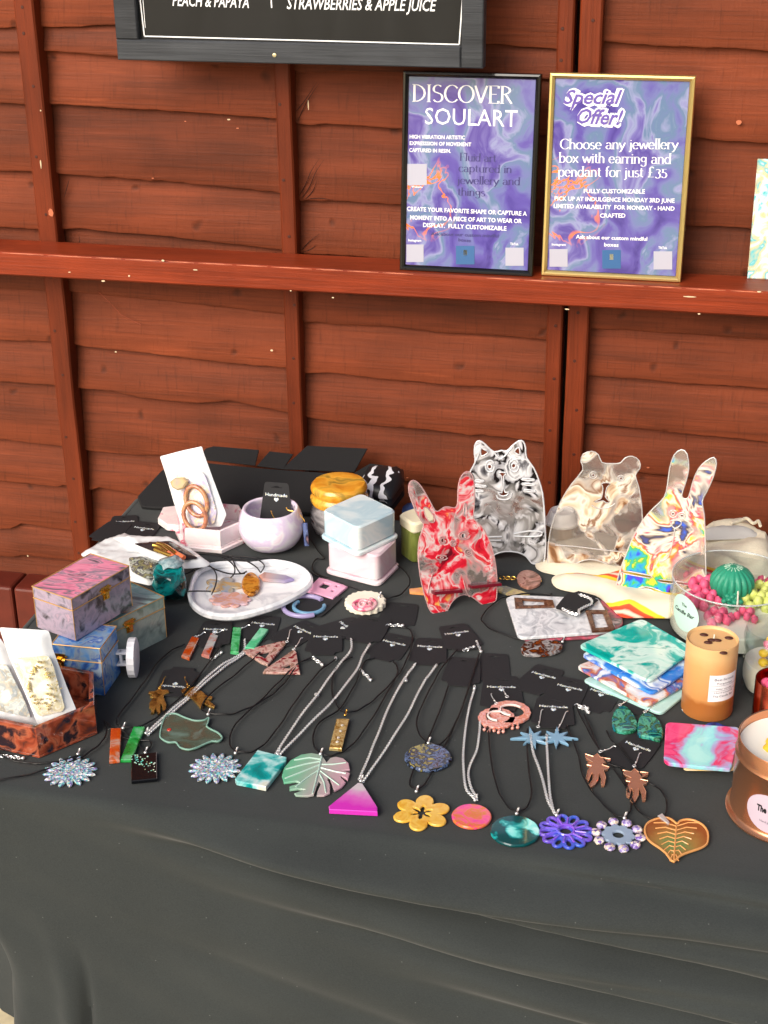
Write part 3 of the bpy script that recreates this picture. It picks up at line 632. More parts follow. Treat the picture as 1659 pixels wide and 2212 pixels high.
def poster(label, tl, tr, br_, bl_, frm, inner, texts):
    a, c = P(bl_, .46), P(br_, .46); U = Vector((1, 0, 0)); zt_ = FY(tl, 2.672).z
    a.y = c.y = (a.y+c.y)/2; top = Vector((a.x, 2.672, zt_)); pl = Plane(a, U, top-a)
    t = thing('framed_poster', label, 'framed poster', ((a.x+c.x)/2, a.y, .46))
    o_ = [pl.uv(p) for p in (bl_, br_, tr, tl)]; xa = (o_[0][0]+o_[3][0])/2; xb = (o_[1][0]+o_[2][0])/2; h = (o_[2][1]+o_[3][1])/2
    fw = inner; outer = [(xa, 0.0), (xb, 0.0), (xb, h), (xa, h)]
    def mould(name, mat, q4):
        return q4
    # four mitred mouldings
    O4 = [(xa, 0), (xb, 0), (xb, h), (xa, h)]; I4 = [(xa+fw, fw), (xb-fw, fw), (xb-fw, h-fw), (xa+fw, h-fw)]
    for i in range(4):
        j = (i+1) % 4; vs = []; m_ = lambda A, B, k: (A[0]*(1-k)+B[0]*k, A[1]*(1-k)+B[1]*k)
        prof = [(0, -.012), (0, .002), (.15, .0045), (.5, .005), (.8, .003), (1, .0), (1, -.012)]
        for k, c_ in prof: vs += [pl.w(m_(O4[i], I4[i], k), c_), pl.w(m_(O4[j], I4[j], k), c_)]
        npf = len(prof); fs = [[2*k, 2*k+1, 2*((k+1) % npf)+1, 2*((k+1) % npf)] for k in range(npf)]; fs += [[2*k for k in range(npf)], [2*k+1 for k in range(npf)]]
        mk('frame_moulding', vs, fs, frm, t, smooth=30)
    # poster origin at its bottom centre so the print sits the same way on both
    sheet = pl.slab('printed_sheet', [(xa+fw+.0005, fw+.0005), (xb-fw-.0005, fw+.0005), (xb-fw-.0005, h-fw-.0005), (xa+fw+.0005, h-fw-.0005)], .002, pm, t, asuv=True, off=-.002, bev=0)
    pl2 = Plane(pl.O-pl.N*.0018, pl.U, pl.V)
    for kind, s, p0, p1, cap, mt in texts:
        if kind == 's': text_on(s, p0, p1, cap, pl2, mt, t, geo=serif(s), off=.0003)
        elif kind == 't': text_on(s, p0, p1, cap, pl2, mt, t, bold=.02, off=.0003)
        elif kind == 'T': text_on(s, p0, p1, cap, pl2, mt, t, bold=0, off=.0003)
        elif kind == 'O':
            text_on(s, (p0[0], p0[1]), p1, cap, pl2, white, t, shear=.35, bold=.1, off=.0003, name='lettering_outline'); text_on(s, (p0[0]+4, p0[1]+2), (p1[0]+4, p1[1]+2), cap, pl2, white, t, shear=.35, bold=.1, off=.00025, name='lettering_outline'); text_on(s, p0, p1, cap, pl2, mt, t, shear=.35, bold=.02, off=.0007)
        elif kind == 'b': pl2.slab(s, [p0, (p1[0], p0[1]), p1, (p0[0], p1[1])], .0003, mt, t, off=.0004, bev=0)
    return t
wt = white
poster('black framed purple poster headed with white capitals, standing on the shelf', (875, 153), (1174, 159), (1147, 598), (860, 582), M('black_gloss_frame', (12, 12, 14), .2, coat=.5), .0095, [
 ('s', 'DISCOVER', (889, 219), (1107, 224), 37, wt), ('T', 'SOULART', (918, 268), (1117, 274), 36, wt),
 ('t', 'HIGH VIBRATION ARTISTIC', (885, 299), (1004, 301), 8, wt), ('t', 'EXPRESSSION OF MOVEMENT', (885, 313), (1018, 316), 8, wt), ('t', 'CAPTURED IN RESIN.', (884, 328), (974, 330), 8, wt),
 ('s', 'Fluid art', (992, 347), (1072, 350), 17, darkpr), ('s', 'captured in', (990, 371), (1106, 374), 17, darkpr), ('s', 'jewellery and', (988, 397), (1124, 400), 17, darkpr), ('s', 'things', (988, 422), (1048, 424), 17, darkpr),
 ('t', 'CREATE YOUR FAVORITE SHAPE OR CAPTURE A', (879, 455), (1138, 466), 9, wt), ('t', 'MOMENT INTO A PIECE OF ART TO WEAR OR', (886, 474), (1127, 482), 9, wt), ('t', 'DISPLAY.  FULLY CUSTOMIZABLE', (914, 490), (1094, 498), 9, wt),
 ('t', 'Ask about our custom mindful', (931, 508), (1077, 513), 7, darkpr), ('t', 'boxes', (990, 521), (1017, 523), 7, darkpr), ('t', 'Website', (889, 405), (913, 406), 4, wt), ('t', 'Instagram', (882, 521), (910, 522), 5, wt), ('t', 'TikTok', (1102, 529), (1120, 530), 5, wt),
 ('b', 'print_square', (880, 354), (922, 400), 0, qrm), ('b', 'print_square', (878, 528), (915, 566), 0, qrm), ('b', 'print_square', (1092, 535), (1131, 574), 0, qrm), ('b', 'logo_square', (985, 531), (1025, 571), 0, logom),
 ('t', 'SOULART', (996, 559), (1014, 560), 4, M('logo_gold_print', (190, 186, 150), .5)), ('b', 'logo_mark', (1001, 540), (1009, 552), 0, M('logo_gold_print', (190, 186, 150), .5))])
poster('gold framed purple special offer poster standing on the shelf', (1190, 158), (1504, 162), (1471, 607), (1167, 597), M('brushed_gold_frame', (226, 200, 132), .3, .85), .0095, [
 ('O', 'Special', (1217, 224), (1344, 224), 30, purp), ('O', 'Offer!', (1246, 266), (1345, 270), 32, purp),
 ('s', 'Choose any jewellery', (1209, 322), (1465, 322), 22, wt), ('s', 'box with earring and', (1207, 351), (1450, 354), 22, wt), ('s', 'pendant for just £35', (1205, 381), (1442, 383), 22, wt),
 ('t', 'FULLY CUSTOMIZABLE', (1261, 417), (1393, 418), 9, wt), ('t', 'PICK UP AT INDULGENCE MONDAY 3RD JUNE', (1198, 433), (1457, 438), 9, wt), ('t', 'LIMITED AVAILABILITY  FOR MONDAY - HAND', (1196, 449), (1457, 455), 9, wt), ('t', 'CRAFTED', (1296, 470), (1351, 470), 9, wt),
 ('t', 'Ask about our custom mindful', (1244, 515), (1398, 520), 8, wt), ('t', 'boxes', (1305, 532), (1336, 533), 8, wt), ('t', 'Instagram', (1192, 530), (1222, 531), 5, wt), ('t', 'TikTok', (1422, 537), (1441, 538), 5, wt),
 ('b', 'print_square', (1187, 538), (1226, 576), 0, qrm), ('b', 'print_square', (1412, 543), (1452, 582), 0, qrm), ('b', 'logo_square', (1301, 540), (1341, 580), 0, logom),
 ('t', 'SOULART', (1312, 568), (1330, 569), 4, M('logo_gold_print', (190, 186, 150), .5)), ('b', 'logo_mark', (1317, 549), (1325, 561), 0, M('logo_gold_print', (190, 186, 150), .5))])
# canvas at the right end of the shelf
a = P((1614, 602), .46); cv = Plane(a, X3, Vector((0, .07, .3)))
art = cv.slab('canvas_painting', [(0, 0), (.16, 0), (.16, .205), (0, .205)], .016, SW('teal_pour_paint', [(30, 110, 130), (90, 190, 195), (225, 240, 238), (210, 190, 140), (80, 180, 190), (235, 240, 240)], 16, 2.2, .15, seed=3), None, asuv=True, bev=.002)
tag(art, 'turquoise and white poured resin canvas at the right end of the shelf', 'painting')
tag(tube('hair_wire', [FY(p, 2.728) for p in [(212, 630), (235, 652), (262, 680), (305, 702)]], .0006, M('red_string', (150, 70, 45), .6), None, 4), 'thin loose strand hanging on the fence boards under the shelf', 'string')
# ---------------------------------------------------------------- table and cloth
TX0, TX1, TY0, TY1 = -1.07, .62, 1.612, 2.55
tb = thing('table', 'folding table hidden under the black cloth', 'table', ((TX0+TX1)/2, (TY0+TY1)/2, -.74))
boxo('tabletop', (TX0+.01, TY0+.012, -.034), (TX1-TX0-.02, 0, 0), (0, TY1-TY0-.02, 0), (0, 0, .03), M('table_plastic', (200, 198, 190), .6), tb, .004)
for x in (TX0+.14, TX1-.14):
    for y in (TY0+.1, TY1-.1): tube('leg', [(x, y, -.74), (x, y, -.035)], .014, M('grey_leg', (90, 92, 95), .4, .6), tb, 10)
def ridge(t, w): return math.exp(-(t/w)**2)
def sst(a, b, x): t = max(0, min(1, (x-a)/(b-a))); return t*t*(3-2*t)
cvs = []; cfs = []
rc = .03; per = []; SL = .47
def addp(x, y, nx, ny): per.append((x, y, nx, ny))
k = 0; y = TY1
while y > TY0+rc: addp(TX0, y, -1, 0); y -= .02
for i in range(9): a_ = R_(180+90*i/8); addp(TX0+rc+rc*math.cos(a_), TY0+rc+rc*math.sin(a_), math.cos(a_), math.sin(a_))
x = TX0+rc+.0125
while x < TX1: addp(x, TY0, 0, -1); x += .007
folds = []                                    # (x0, drop at x0, x1, drop at x1, depth, width): creases running across the front
def fr(pa, pb, amp, w):
    A_, B_ = FY(pa, TY0-.02), FY(pb, TY0-.02); folds.append((A_.x, -A_.z, B_.x, -B_.z, amp, w))
fr((150, 1770), (1659, 2103), .020, .016); fr((420, 1822), (1659, 2030), .013, .012); fr((560, 1955), (1659, 2205), .011, .014)
fr((620, 1775), (1659, 1960), .010, .010); fr((300, 1880), (1300, 2130), .006, .014); fr((700, 2060), (1659, 2300), .009, .016); fr((200, 1960), (900, 2212), .004, .02); fr((900, 2010), (1659, 2150), .006, .010); fr((-50, 1715), (700, 1815), .004, .010)
NV = 150
for (x, y, nx, ny) in per:
    for j in range(NV+1):
        if j <= 6:
            a_ = R_(90*j/6); r_ = .016; out = r_*math.sin(a_); v = r_*(1-math.cos(a_))
        else: vm = SL+(.70-SL)*sst(-.9, 0, -abs(nx)) if ny < .01 and nx > -.999 else SL+.02*math.sin(y*7); vm = .70 if ny < -.999 else vm; out = .016; v = .016+(vm-.016)*((j-6)/(NV-6))
        d = 0
        if ny < -.5:
            for (xa, va, xb, vb, amp, w) in folds:
                if x > xa-.05:
                    vc = va+(vb-va)*(x-xa)/(xb-xa); s = v-vc-.006*noise.noise(Vector((x*3, vc, 2))); g_ = sst(xa-.02, xa+.35, x)*sst(0, .03, v)
                    d += amp*g_*(2.1*ridge(s+w*1.9, w*2.1)-1.35*ridge(s-w*.5, w*.9))
            d += .010*sst(.02, .5, v)*noise.noise(Vector((x*2.2, v*1.2, 3)))+.004*noise.noise(Vector((x*6-v*9, v*14-x*3, 3)))*sst(0, .06, v)
            d += .03*sst(0, .6, v)
            cx_ = FY((128, 2150), TY0).x
            d -= .012*ridge(x-cx_-.006*math.sin(v*9), .012)*sst(.22, .40, v); d += .012*ridge(x-cx_+.045, .03)*sst(.15, .4, v)
        pull = 0
        cd = math.hypot(x-TX0, y-TY0)
        pm_ = .15*sst(.02, .34, v); pull = pm_*((max(0, 1-(x-TX0)/.55)**2) if ny < -.02 else math.exp(-max(0, y-TY0)/.07))
        px_, py_ = x+nx*(out+d), y+ny*(out+d)
        px_ += pull
        if nx < -.99: px_ += (.015*math.sin(y*22))*sst(.05, .5, v)*sst(TY0+.03, TY0+.2, y)
        cvs.append((px_, py_, -v+.0))
m_ = NV+1
for i in range(len(per)-1):
    for j in range(NV): a = i*m_+j; cfs.append([a, a+1, a+1+m_, a+m_])
# top sheet: fan of rows from the front perimeter to the back
base = len(cvs); fx = [p for p in per if p[3] < -.01]
NR = 90
for (x, y, nx, ny) in fx:
    for r in range(1, NR+1):
        yy = y+(TY1-y)*r/NR; k_ = min(1, min(yy-TY0, (TX1-x)*1, TY1-yy+.02)/.1)
        zz = -.0014*max(0, noise.noise(Vector((x*5+yy*2, yy*13, 1)))) - .0008*abs(noise.noise(Vector((x*19, yy*31, 7))))
        cvs.append((x, yy, zz))
off_ = per.index(fx[0])
for i in range(len(fx)-1):
    r0 = base+i*NR; r1 = r0+NR
    cfs.append([(off_+i)*m_, (off_+i+1)*m_, r1, r0])
    for r in range(NR-1): cfs.append([r0+r, r1+r, r1+r+1, r0+r+1])
# stitch the left strip
n0 = off_
for i in range(n0):
    pa, pb = per[i], per[i+1]; r = min(NR, max(1, round((pa[1]-fx[0][1])/(TY1-fx[0][1])*NR))); r2 = min(NR, max(1, round((pb[1]-fx[0][1])/(TY1-fx[0][1])*NR)))
    A1 = base+r-1; A2 = base+r2-1
    cfs.append([i*m_, (i+1)*m_, A2]+([A1] if A1 != A2 else []))
clm, n, l, b = nt('black_cloth'); tc = n.new('ShaderNodeTexCoord')
nz = n.new('ShaderNodeTexNoise'); nz.inputs['Scale'].default_value = 900; nz.inputs['Detail'].default_value = 2; mp = n.new('ShaderNodeMapping'); mp.inputs['Scale'].default_value = (.5, 1, 1); l.new(tc.outputs['Object'], mp.inputs['Vector']); l.new(mp.outputs[0], nz.inputs['Vector'])
n2 = n.new('ShaderNodeTexNoise'); n2.inputs['Scale'].default_value = 6; n2.inputs['Detail'].default_value = 6; l.new(tc.outputs['Object'], n2.inputs['Vector'])
mm = n.new('ShaderNodeMath'); mm.operation = 'MULTIPLY_ADD'; l.new(nz.outputs[0], mm.inputs[0]); mm.inputs[1].default_value = .55; m3 = n.new('ShaderNodeMath'); m3.operation = 'MULTIPLY'; m3.inputs[1].default_value = .45; l.new(n2.outputs[0], m3.inputs[0]); l.new(m3.outputs[0], mm.inputs[2])
rp = n.new('ShaderNodeValToRGB'); rp.color_ramp.elements[0].position = .3; rp.color_ramp.elements[1].position = .7; rp.color_ramp.elements[0].color = (.0235, .0275, .0280, 1); rp.color_ramp.elements[1].color = (.039, .0455, .0460, 1); l.new(mm.outputs[0], rp.inputs[0])
v = n.new('ShaderNodeTexVoronoi'); v.voronoi_dimensions = '2D'; v.inputs['Scale'].default_value = 11; sx_ = n.new('ShaderNodeSeparateXYZ'); l.new(tc.outputs['Object'], sx_.inputs[0]); ay_ = n.new('ShaderNodeMath'); l.new(sx_.outputs[1], ay_.inputs[0]); l.new(sx_.outputs[2], ay_.inputs[1]); cb_ = n.new('ShaderNodeCombineXYZ'); l.new(sx_.outputs[0], cb_.inputs[0]); l.new(ay_.outputs[0], cb_.inputs[1]); l.new(cb_.outputs[0], v.inputs['Vector']); lt = n.new('ShaderNodeMapRange'); lt.inputs['From Min'].default_value = .006; lt.inputs['From Max'].default_value = .013; lt.inputs['To Min'].default_value = .4; lt.inputs['To Max'].default_value = 0; l.new(v.outputs['Distance'], lt.inputs['Value'])
mx = n.new('ShaderNodeMix'); mx.data_type = 'RGBA'; l.new(lt.outputs[0], mx.inputs[0]); l.new(rp.outputs[0], mx.inputs[6]); mx.inputs[7].default_value = (.2, .2, .2, 1)
l.new(mx.outputs[2], b.inputs['Base Color']); b.inputs['Roughness'].default_value = .9; b.inputs['Specular IOR Level'].default_value = .2; b.inputs['Sheen Weight'].default_value = .12; b.inputs['Sheen Roughness'].default_value = .5
bp2 = n.new('ShaderNodeBump'); bp2.inputs['Strength'].default_value = .35; bp2.inputs['Distance'].default_value = .0006; l.new(nz.outputs[0], bp2.inputs['Height']); l.new(bp2.outputs[0], b.inputs['Normal'])
cl = mk('tablecloth', cvs, cfs, clm, None, smooth=70); tag(cl, 'black cloth draped over the stall table with creased front', 'tablecloth')
# ---------------------------------------------------------------- small card with foil lettering
CARD = [(-.29, 0), (-.30, .05), (-.33, .10), (-.38, .125), (-.47, .135), (-.5, .17), (-.47, .5), (-.40, .93), (-.34, 1), (.34, 1), (.40, .93), (.47, .5), (.5, .17), (.47, .135), (.38, .125), (.33, .10), (.30, .05), (.29, 0)]
SLOT = [(-.17, .865), (-.17, .88), (-.09, .88), (-.04, .91), (.04, .91), (.09, .88), (.17, .88), (.17, .865)]
HEART = [(0, -.5), (-.45, -.05), (-.5, .2), (-.35, .42), (-.15, .42), (0, .22), (.15, .42), (.35, .42), (.5, .2), (.45, -.05)]
HG = textgeo('Handmade', 0, .02)
foil = GL('holographic_foil', [(250, 250, 250), (205, 235, 250), (250, 245, 190), (225, 225, 230), (190, 205, 245)], 700, .25, 0)
def mini_plane(c, d, z):
    a = P(c, z); b = P((c[0]+d[0], c[1]+d[1]), z); U = (b-a).normalized(); return Plane((a.x, a.y, z), U, Z3.cross(U))
CARDN = [0]
def card(label, c, d, text=True, w=.06, h=.085, z=.0006, lift=0, plane=None, tc=None, slot=True, t=.0007, rd=False):
    CARDN[0] += 1; z = z+(CARDN[0] % 5)*.0006
    pl = plane or mini_plane(c, d, z)
    root = thing('jewellery_card', label, 'display card', pl.O, 'black printed jewellery cards')
    pts = [(x*w, (y-.5)*h) for x, y in CARD]
    if rd: pts = round_poly([(-.5*w, -.5*h), (.5*w, -.5*h), (.36*w, .5*h), (-.36*w, .5*h)], .006, 4)
    pl.slab('card', pts, t, cardm, root, holes=[[(x*w, (y-.5)*h) for x, y in SLOT]] if slot else [], asuv=True, bev=.0002, off=t)
    if text:
        hy = .15 if tc is None else tc
        mk('lettering', [pl.w(((v.x-.5)*w*.66, hy*h+v.y*.0058), t+.0003) for v in HG[0]], HG[1], foil, root, smooth=0)
        pl.slab('heart', [(x*.0085, hy*h-.006+y*.0085) for x, y in HEART], .0002, foil, root, asuv=True, bev=0, off=t+.0004)
    return root
def qc(c, x, y): return q(c, x, y)[0]
card('black card lying beneath the two stacked pouches at the back left, furthest back', qc('A', 740, 572), (100, -4))
card('black card at the back left, beside the pink hexagonal box', qc('A', 845, 612), (93, 12))
card('black card at the left table edge, lowest of the back left cards', qc('A', 665, 610), (100, 14), text=False)
card('black card under the orange rod earrings', qc('D', 1285, 120), (108, 2))
card('black card under the green rod earrings', qc('E', 90, 85), (106, 10))
card('black card under the red triangle earrings', qc('E', 305, 118), (85, 38))
card('black card half hidden behind the blank card, right of the triangle earrings card', qc('E', 560, 92), (60, 42))
card('black card right of the triangle earrings, its necklace running to the sunflower pendant', qc('E', 475, 165), (108, 2))
card('blank face down card holding the chain of the teal parallelogram pendant', qc('E', 728, 92), (120, 22), text=False, w=.07)
card('blank face down card below the rose shell, with a cut slot near its top', qc('B', 918, 1112), (130, 12), text=False, w=.065)
card('black card holding the cord of the monstera leaf pendant', qc('E', 868, 200), (100, 22))
card('black card holding the chain of the pink triangle pendant', qc('E', 1100, 225), (105, 5))
card('black card holding the cord of the dark glittered oval pendant, below the marble tray', qc('E', 1282, 140), (100, -14))
card('blank face down card left of the pink ring earrings', qc('E', 1300, 345), (110, 8), text=False)
card('blank face down card behind the pink ring earrings card', qc('E', 1485, 320), (100, 5), text=False, w=.055)
card('black card under the pink ring earrings', qc('G', 60, 475), (117, 2), w=.066, h=.1)
card('black card right of and behind the pink ring earrings card', qc('G', 290, 395), (107, 28))
card('black card between the star earrings card and the coaster stack', qc('G', 450, 470), (115, 26))
card('black card under the pale blue star earrings', qc('G', 370, 590), (120, 7), w=.064)
card('black card left of the teal teardrop earrings', qc('G', 645, 500), (105, 28))
card('black card under the teal teardrop earrings', qc('G', 925, 520), (113, 28))
card('black card under the bronze stag earrings', qc('G', 850, 825), (105, 38))
card('black card turned upside down under the gold stag earrings', qc('D', 1060, 405), (-112, -8))
card('black card under the lavender ear cuff', qc('B', 425, 1050), (100, 30), text=False)

# ---------------------------------------------------------------- necklaces
NK = [0]
def strand(px, chain, parent, z):
    w = [P(p, z+.0015) for p in px]
    w = catmull(w, 8, False)
    w = [Vector((a.x, a.y, z+.0012+.0006*(1+math.sin(i*.7)))) for i, a in enumerate(w)]
    if chain: return mk('chain', *chain_geo(w), steel, parent, smooth=60)
    return tube('cord', w, .00125, cordm, parent, 6)
def bail(c, parent, mat=steel, z=.003, d=(3, -9)):
    a = P(c, z+.002); b = P((c[0]+d[0], c[1]+d[1]), z+.003)
    g1 = blob_geo(a, .0028, .1, 2, 1); dr = (b-a).normalized(); s = dr.cross(Z3)
    ring = [b+dr*.003*math.cos(k*math.pi/5)+(s*.6+Z3*.8)*.0026*math.sin(k*math.pi/5) for k in range(10)]
    return mk('bail', *join(g1, tube_geo(ring, .0008, 5, True), tube_geo([a, b], .0011, 5)), mat, parent, smooth=60)
def clasp(c, parent, d=(14, 5), n=7, mat=steel):
    a = P(c, .003); b = P((c[0]+d[0]*n/3, c[1]+d[1]*n/3), .003)
    w = [a.lerp(b, i/6)+Vector((0, .002*math.sin(i*2), 0)) for i in range(7)]
    return mk('clasp', *join(chain_geo(w, .0034, .003, .002, .0006), blob_geo(b, .003, .1, 2, 1)), mat, parent, smooth=60)
def necklace(label, name, c, strands, chain=False, bl=None, cl_=None, bm=steel, group=None):
    NK[0] += 1; z = .0022+(NK[0] % 4)*.0006
    o = P(c, 0); t = thing('necklace', label, 'necklace', o, group or 'pendant necklaces laid along the cloth')
    for s in strands: strand(s, chain, t, z)
    if bl: bail(bl, t, bm)
    for k in (cl_ or []): clasp(k[0], t, k[1])
    return t
def wc(c, z=.004): p = P(c, z); return (p.x, p.y)
def radial(c, R, f, n=96, rot=0, z=.004):
    x, y = wc(c, z); return [(x+R*f(2*math.pi*k/n)*math.cos(2*math.pi*k/n+rot), y+R*f(2*math.pi*k/n)*math.sin(2*math.pi*k/n+rot)) for k in range(n)]
def R_of(c, px): return px*mpp(P(c))
glitblue = GL('iridescent_glitter_resin', [(235, 240, 245), (150, 225, 225), (190, 170, 225), (120, 200, 210), (245, 245, 250), (150, 150, 215), (225, 215, 190), (110, 170, 190)], 420, .15, .25)
def sunflower(c, px, parent):
    R = R_of(c, px); n = 16; L = []
    x0, y0 = wc(c)
    for k in range(n):
        a = 2*math.pi*k/n; h = math.pi/n
        for da, rr in ((-h, .60), (-h*.75, .78), (-h*.35, .93), (0, 1), (h*.35, .93), (h*.75, .78)):
            L.append((x0+R*rr*math.cos(a+da), y0+R*rr*math.sin(a+da)))
    p = wslab('pendant', [L], .004, glitblue, parent, bev=.0012)
    ps = []
    for k in range(n):
        a = 2*math.pi*(k+.5)/n
        ps.append(blob_geo((x0+R*.45*math.cos(a), y0+R*.45*math.sin(a), .0048), R*.12, .2, 3, 1, (1, 1, .35), k))
    m = mk('petal_relief', *join(*ps), glitblue, p); return p
# left sunflower
c = qc('D', 420, 940)
t = necklace('black cord necklace with an iridescent sunflower pendant, leftmost on the table', 's', c, [q('D', -60, 1002, 0, 995, 180, 960, 330, 915, 470, 868, 560, 810, 615, 760, 640, 700, 625, 640), q('D', -40, 760, 20, 850, 100, 882, 200, 895, 330, 888, 470, 850)], bl=qc('D', 468, 838), cl_=[(qc('D', 15, 850), (19, 2))])
sunflower(c, 57, t)
c = qc('D', 1290, 920)
t = necklace('black cord necklace with an iridescent sunflower pendant beside the teal parallelogram', 's', c, [q('D', 1415, 828, 1380, 780, 1390, 700, 1450, 620, 1560, 520, 1660, 420, 1740, 340, 1800, 290, 1870, 262), q('D', 1430, 828, 1520, 822, 1600, 765, 1690, 650, 1760, 540, 1850, 420, 1930, 330, 2015, 270)], bl=qc('D', 1412, 832), cl_=[(qc('E', 405, 262), (8, 6)), (qc('E', 540, 262), (0, 1))])
sunflower(c, 57, t)
# orange rod, green rod
def rod(pxs, mat, parent, t=.006, name='pendant'): return slab(name, pxs, t, mat, parent, bev=.001)
orr = SW('orange_clear_resin', [(225, 225, 220), (215, 200, 190), (225, 110, 50), (220, 80, 20), (235, 120, 50)], 26, .8, .08, trans=.35, seed=2)
t = necklace('black cord necklace with a clear and orange bar pendant', 's', qc('D', 690, 780), [q('D', 725, 672, 702, 655, 710, 610, 780, 520, 870, 400, 950, 285, 1040, 210, 1110, 182), q('D', 740, 680, 850, 668, 950, 612, 1080, 500, 1180, 385, 1250, 295, 1330, 182)], bl=qc('D', 738, 682), cl_=[(qc('D', 1270, 268), (9, -6))])
rod(q('D', 665, 682, 728, 680, 718, 872, 655, 880), orr, t)
grn = SW('green_clear_resin', [(215, 240, 230), (150, 225, 180), (50, 190, 90), (20, 150, 60), (10, 110, 45)], 24, .8, .07, trans=.4, seed=5)
t = necklace('silver chain necklace with a green and clear bar pendant', 's', qc('D', 795, 775), [q('D', 880, 715, 1000, 598, 1130, 488, 1280, 342, 1375, 278, 1460, 225, 1468, 150), q('D', 890, 722, 1010, 612, 1135, 500, 1290, 360, 1400, 280, 1470, 235)], True, bl=qc('D', 876, 712))
rod(q('D', 800, 672, 870, 672, 790, 870, 722, 872), grn, t)
t = necklace('black cord necklace with a black square pendant of turquoise flakes', 's', qc('D', 860, 910), [q('D', 868, 832, 905, 790, 900, 762, 860, 755, 760, 745, 690, 705, 640, 650), q('D', 868, 836, 830, 780, 760, 715, 700, 690, 650, 690)], bl=qc('D', 872, 830))
slab('pendant', q('D', 785, 845, 940, 825, 942, 985, 788, 1000), .006, M('black_resin', (12, 14, 18), .15), t, bev=.001)
fl = []
for k in range(110):
    u, v = random.random(), random.random(); x = 790+145*u; y = 835+125*v
    if random.random() < abs(v-.15-u*.5)*2.2: continue
    a = P(qc('D', x, y), .0075); fl.append(blob_geo(a, random.uniform(.0007, .0016), .3, 3, 1, (1, 1, .4), k))
mk('flakes', *join(*fl), GL('turquoise_flakes', [(150, 235, 215), (110, 215, 200), (230, 245, 230), (215, 225, 170)], 300, .3, 0), t)
# shark-shaped pendant
t = necklace('black cord necklace with a grey green fish shaped pendant with a red eye', 's', qc('D', 1130, 700), [q('D', 1255, 592, 1300, 598, 1400, 596, 1520, 550, 1620, 490, 1690, 430, 1760, 340, 1800, 290, 1870, 258), q('D', 1240, 592, 1210, 560, 1260, 480, 1400, 370, 1500, 285, 1560, 230)], bl=qc('D', 1248, 600))
shk = q('D', 960, 730, 968, 680, 985, 625, 1010, 600, 1055, 597, 1110, 620, 1170, 638, 1225, 635, 1252, 620, 1248, 650, 1240, 672, 1265, 690, 1310, 712, 1333, 742, 1310, 762, 1270, 762, 1220, 782, 1180, 800, 1130, 812, 1080, 798, 1055, 768, 1010, 768, 975, 750)
gg = SW('sea_glass_resin', [(120, 150, 140), (105, 130, 118), (90, 105, 90), (100, 95, 78), (120, 140, 130)], 22, 1, .15, trans=.35, seed=4)
p = slab('pendant', shk, .004, gg, t, sm=3, bev=.001)
pr = [P(a, .0052) for a in shk]; tube('rim', catmull(pr, 3), .0014, M('pale_sea_glass_rim', (150, 195, 180), .2, trans=.3), p, 6, True)
lathe('eye', P(qc('D', 1015, 693), .005), [(.0035, 0), (.003, .001), (0, .0014)], M('red_resin', (190, 60, 50), .2), p, 12)
# teal parallelogram
t = necklace('silver chain necklace with a teal and clear parallelogram pendant', 's', qc('E', 90, 930), [q('E', 180, 838, 300, 650, 430, 480, 530, 340, 600, 255, 632, 210, 632, 150), q('E', 205, 842, 350, 690, 520, 520, 660, 340, 705, 240, 745, 180)], True, bl=qc('E', 192, 842), cl_=[(qc('E', 425, 480), (1, 1)), (qc('E', 690, 335), (9, 9))])
tl = SW('teal_sand_resin', [(235, 225, 190), (225, 240, 240), (160, 225, 225), (30, 175, 175), (0, 150, 150), (10, 130, 130)], 22, .9, .07, trans=.15, seed=9)
slab('pendant', q('E', -65, 985, 70, 812, 245, 855, 240, 880, 120, 1035, -55, 1000), .008, tl, t, bev=.001)
# monstera leaf
t = necklace('black cord necklace with a green to pink monstera leaf pendant', 's', qc('E', 430, 960), [q('E', 440, 830, 410, 790, 405, 720, 450, 640, 555, 575, 650, 430, 690, 330, 720, 280, 770, 262), q('E', 470, 845, 520, 846, 590, 820, 660, 760, 760, 620, 860, 450, 908, 360, 905, 310, 880, 278)], bl=qc('E', 448, 838), cl_=[(qc('E', 420, 480), (1, 1))])
mon, n, l, b = nt('monstera_resin'); tc = n.new('ShaderNodeTexCoord'); sx = n.new('ShaderNodeSeparateXYZ'); l.new(tc.outputs['Object'], sx.inputs[0]); nz = n.new('ShaderNodeTexNoise'); nz.inputs['Scale'].default_value = 60; l.new(tc.outputs['Object'], nz.inputs['Vector'])
ma = n.new('ShaderNodeMath'); ma.operation = 'MULTIPLY_ADD'; l.new(nz.outputs[0], ma.inputs[0]); ma.inputs[1].default_value = .02; l.new(sx.outputs[0], ma.inputs[2])
mr = n.new('ShaderNodeMapRange'); mr.inputs['From Min'].default_value = -.03; mr.inputs['From Max'].default_value = .06; l.new(ma.outputs[0], mr.inputs['Value']); rp = n.new('ShaderNodeValToRGB'); l.new(mr.outputs[0], rp.inputs[0])
rp.color_ramp.elements[0].color = lin((120, 205, 165))+(1,); rp.color_ramp.elements[1].color = lin((225, 170, 190))+(1,); e = rp.color_ramp.elements.new(.5); e.color = lin((190, 190, 185))+(1,)
l.new(rp.outputs[0], b.inputs['Base Color']); b.inputs['Roughness'].default_value = .12; b.inputs['Transmission Weight'].default_value = .25; b.inputs['Coat Weight'].default_value = .5
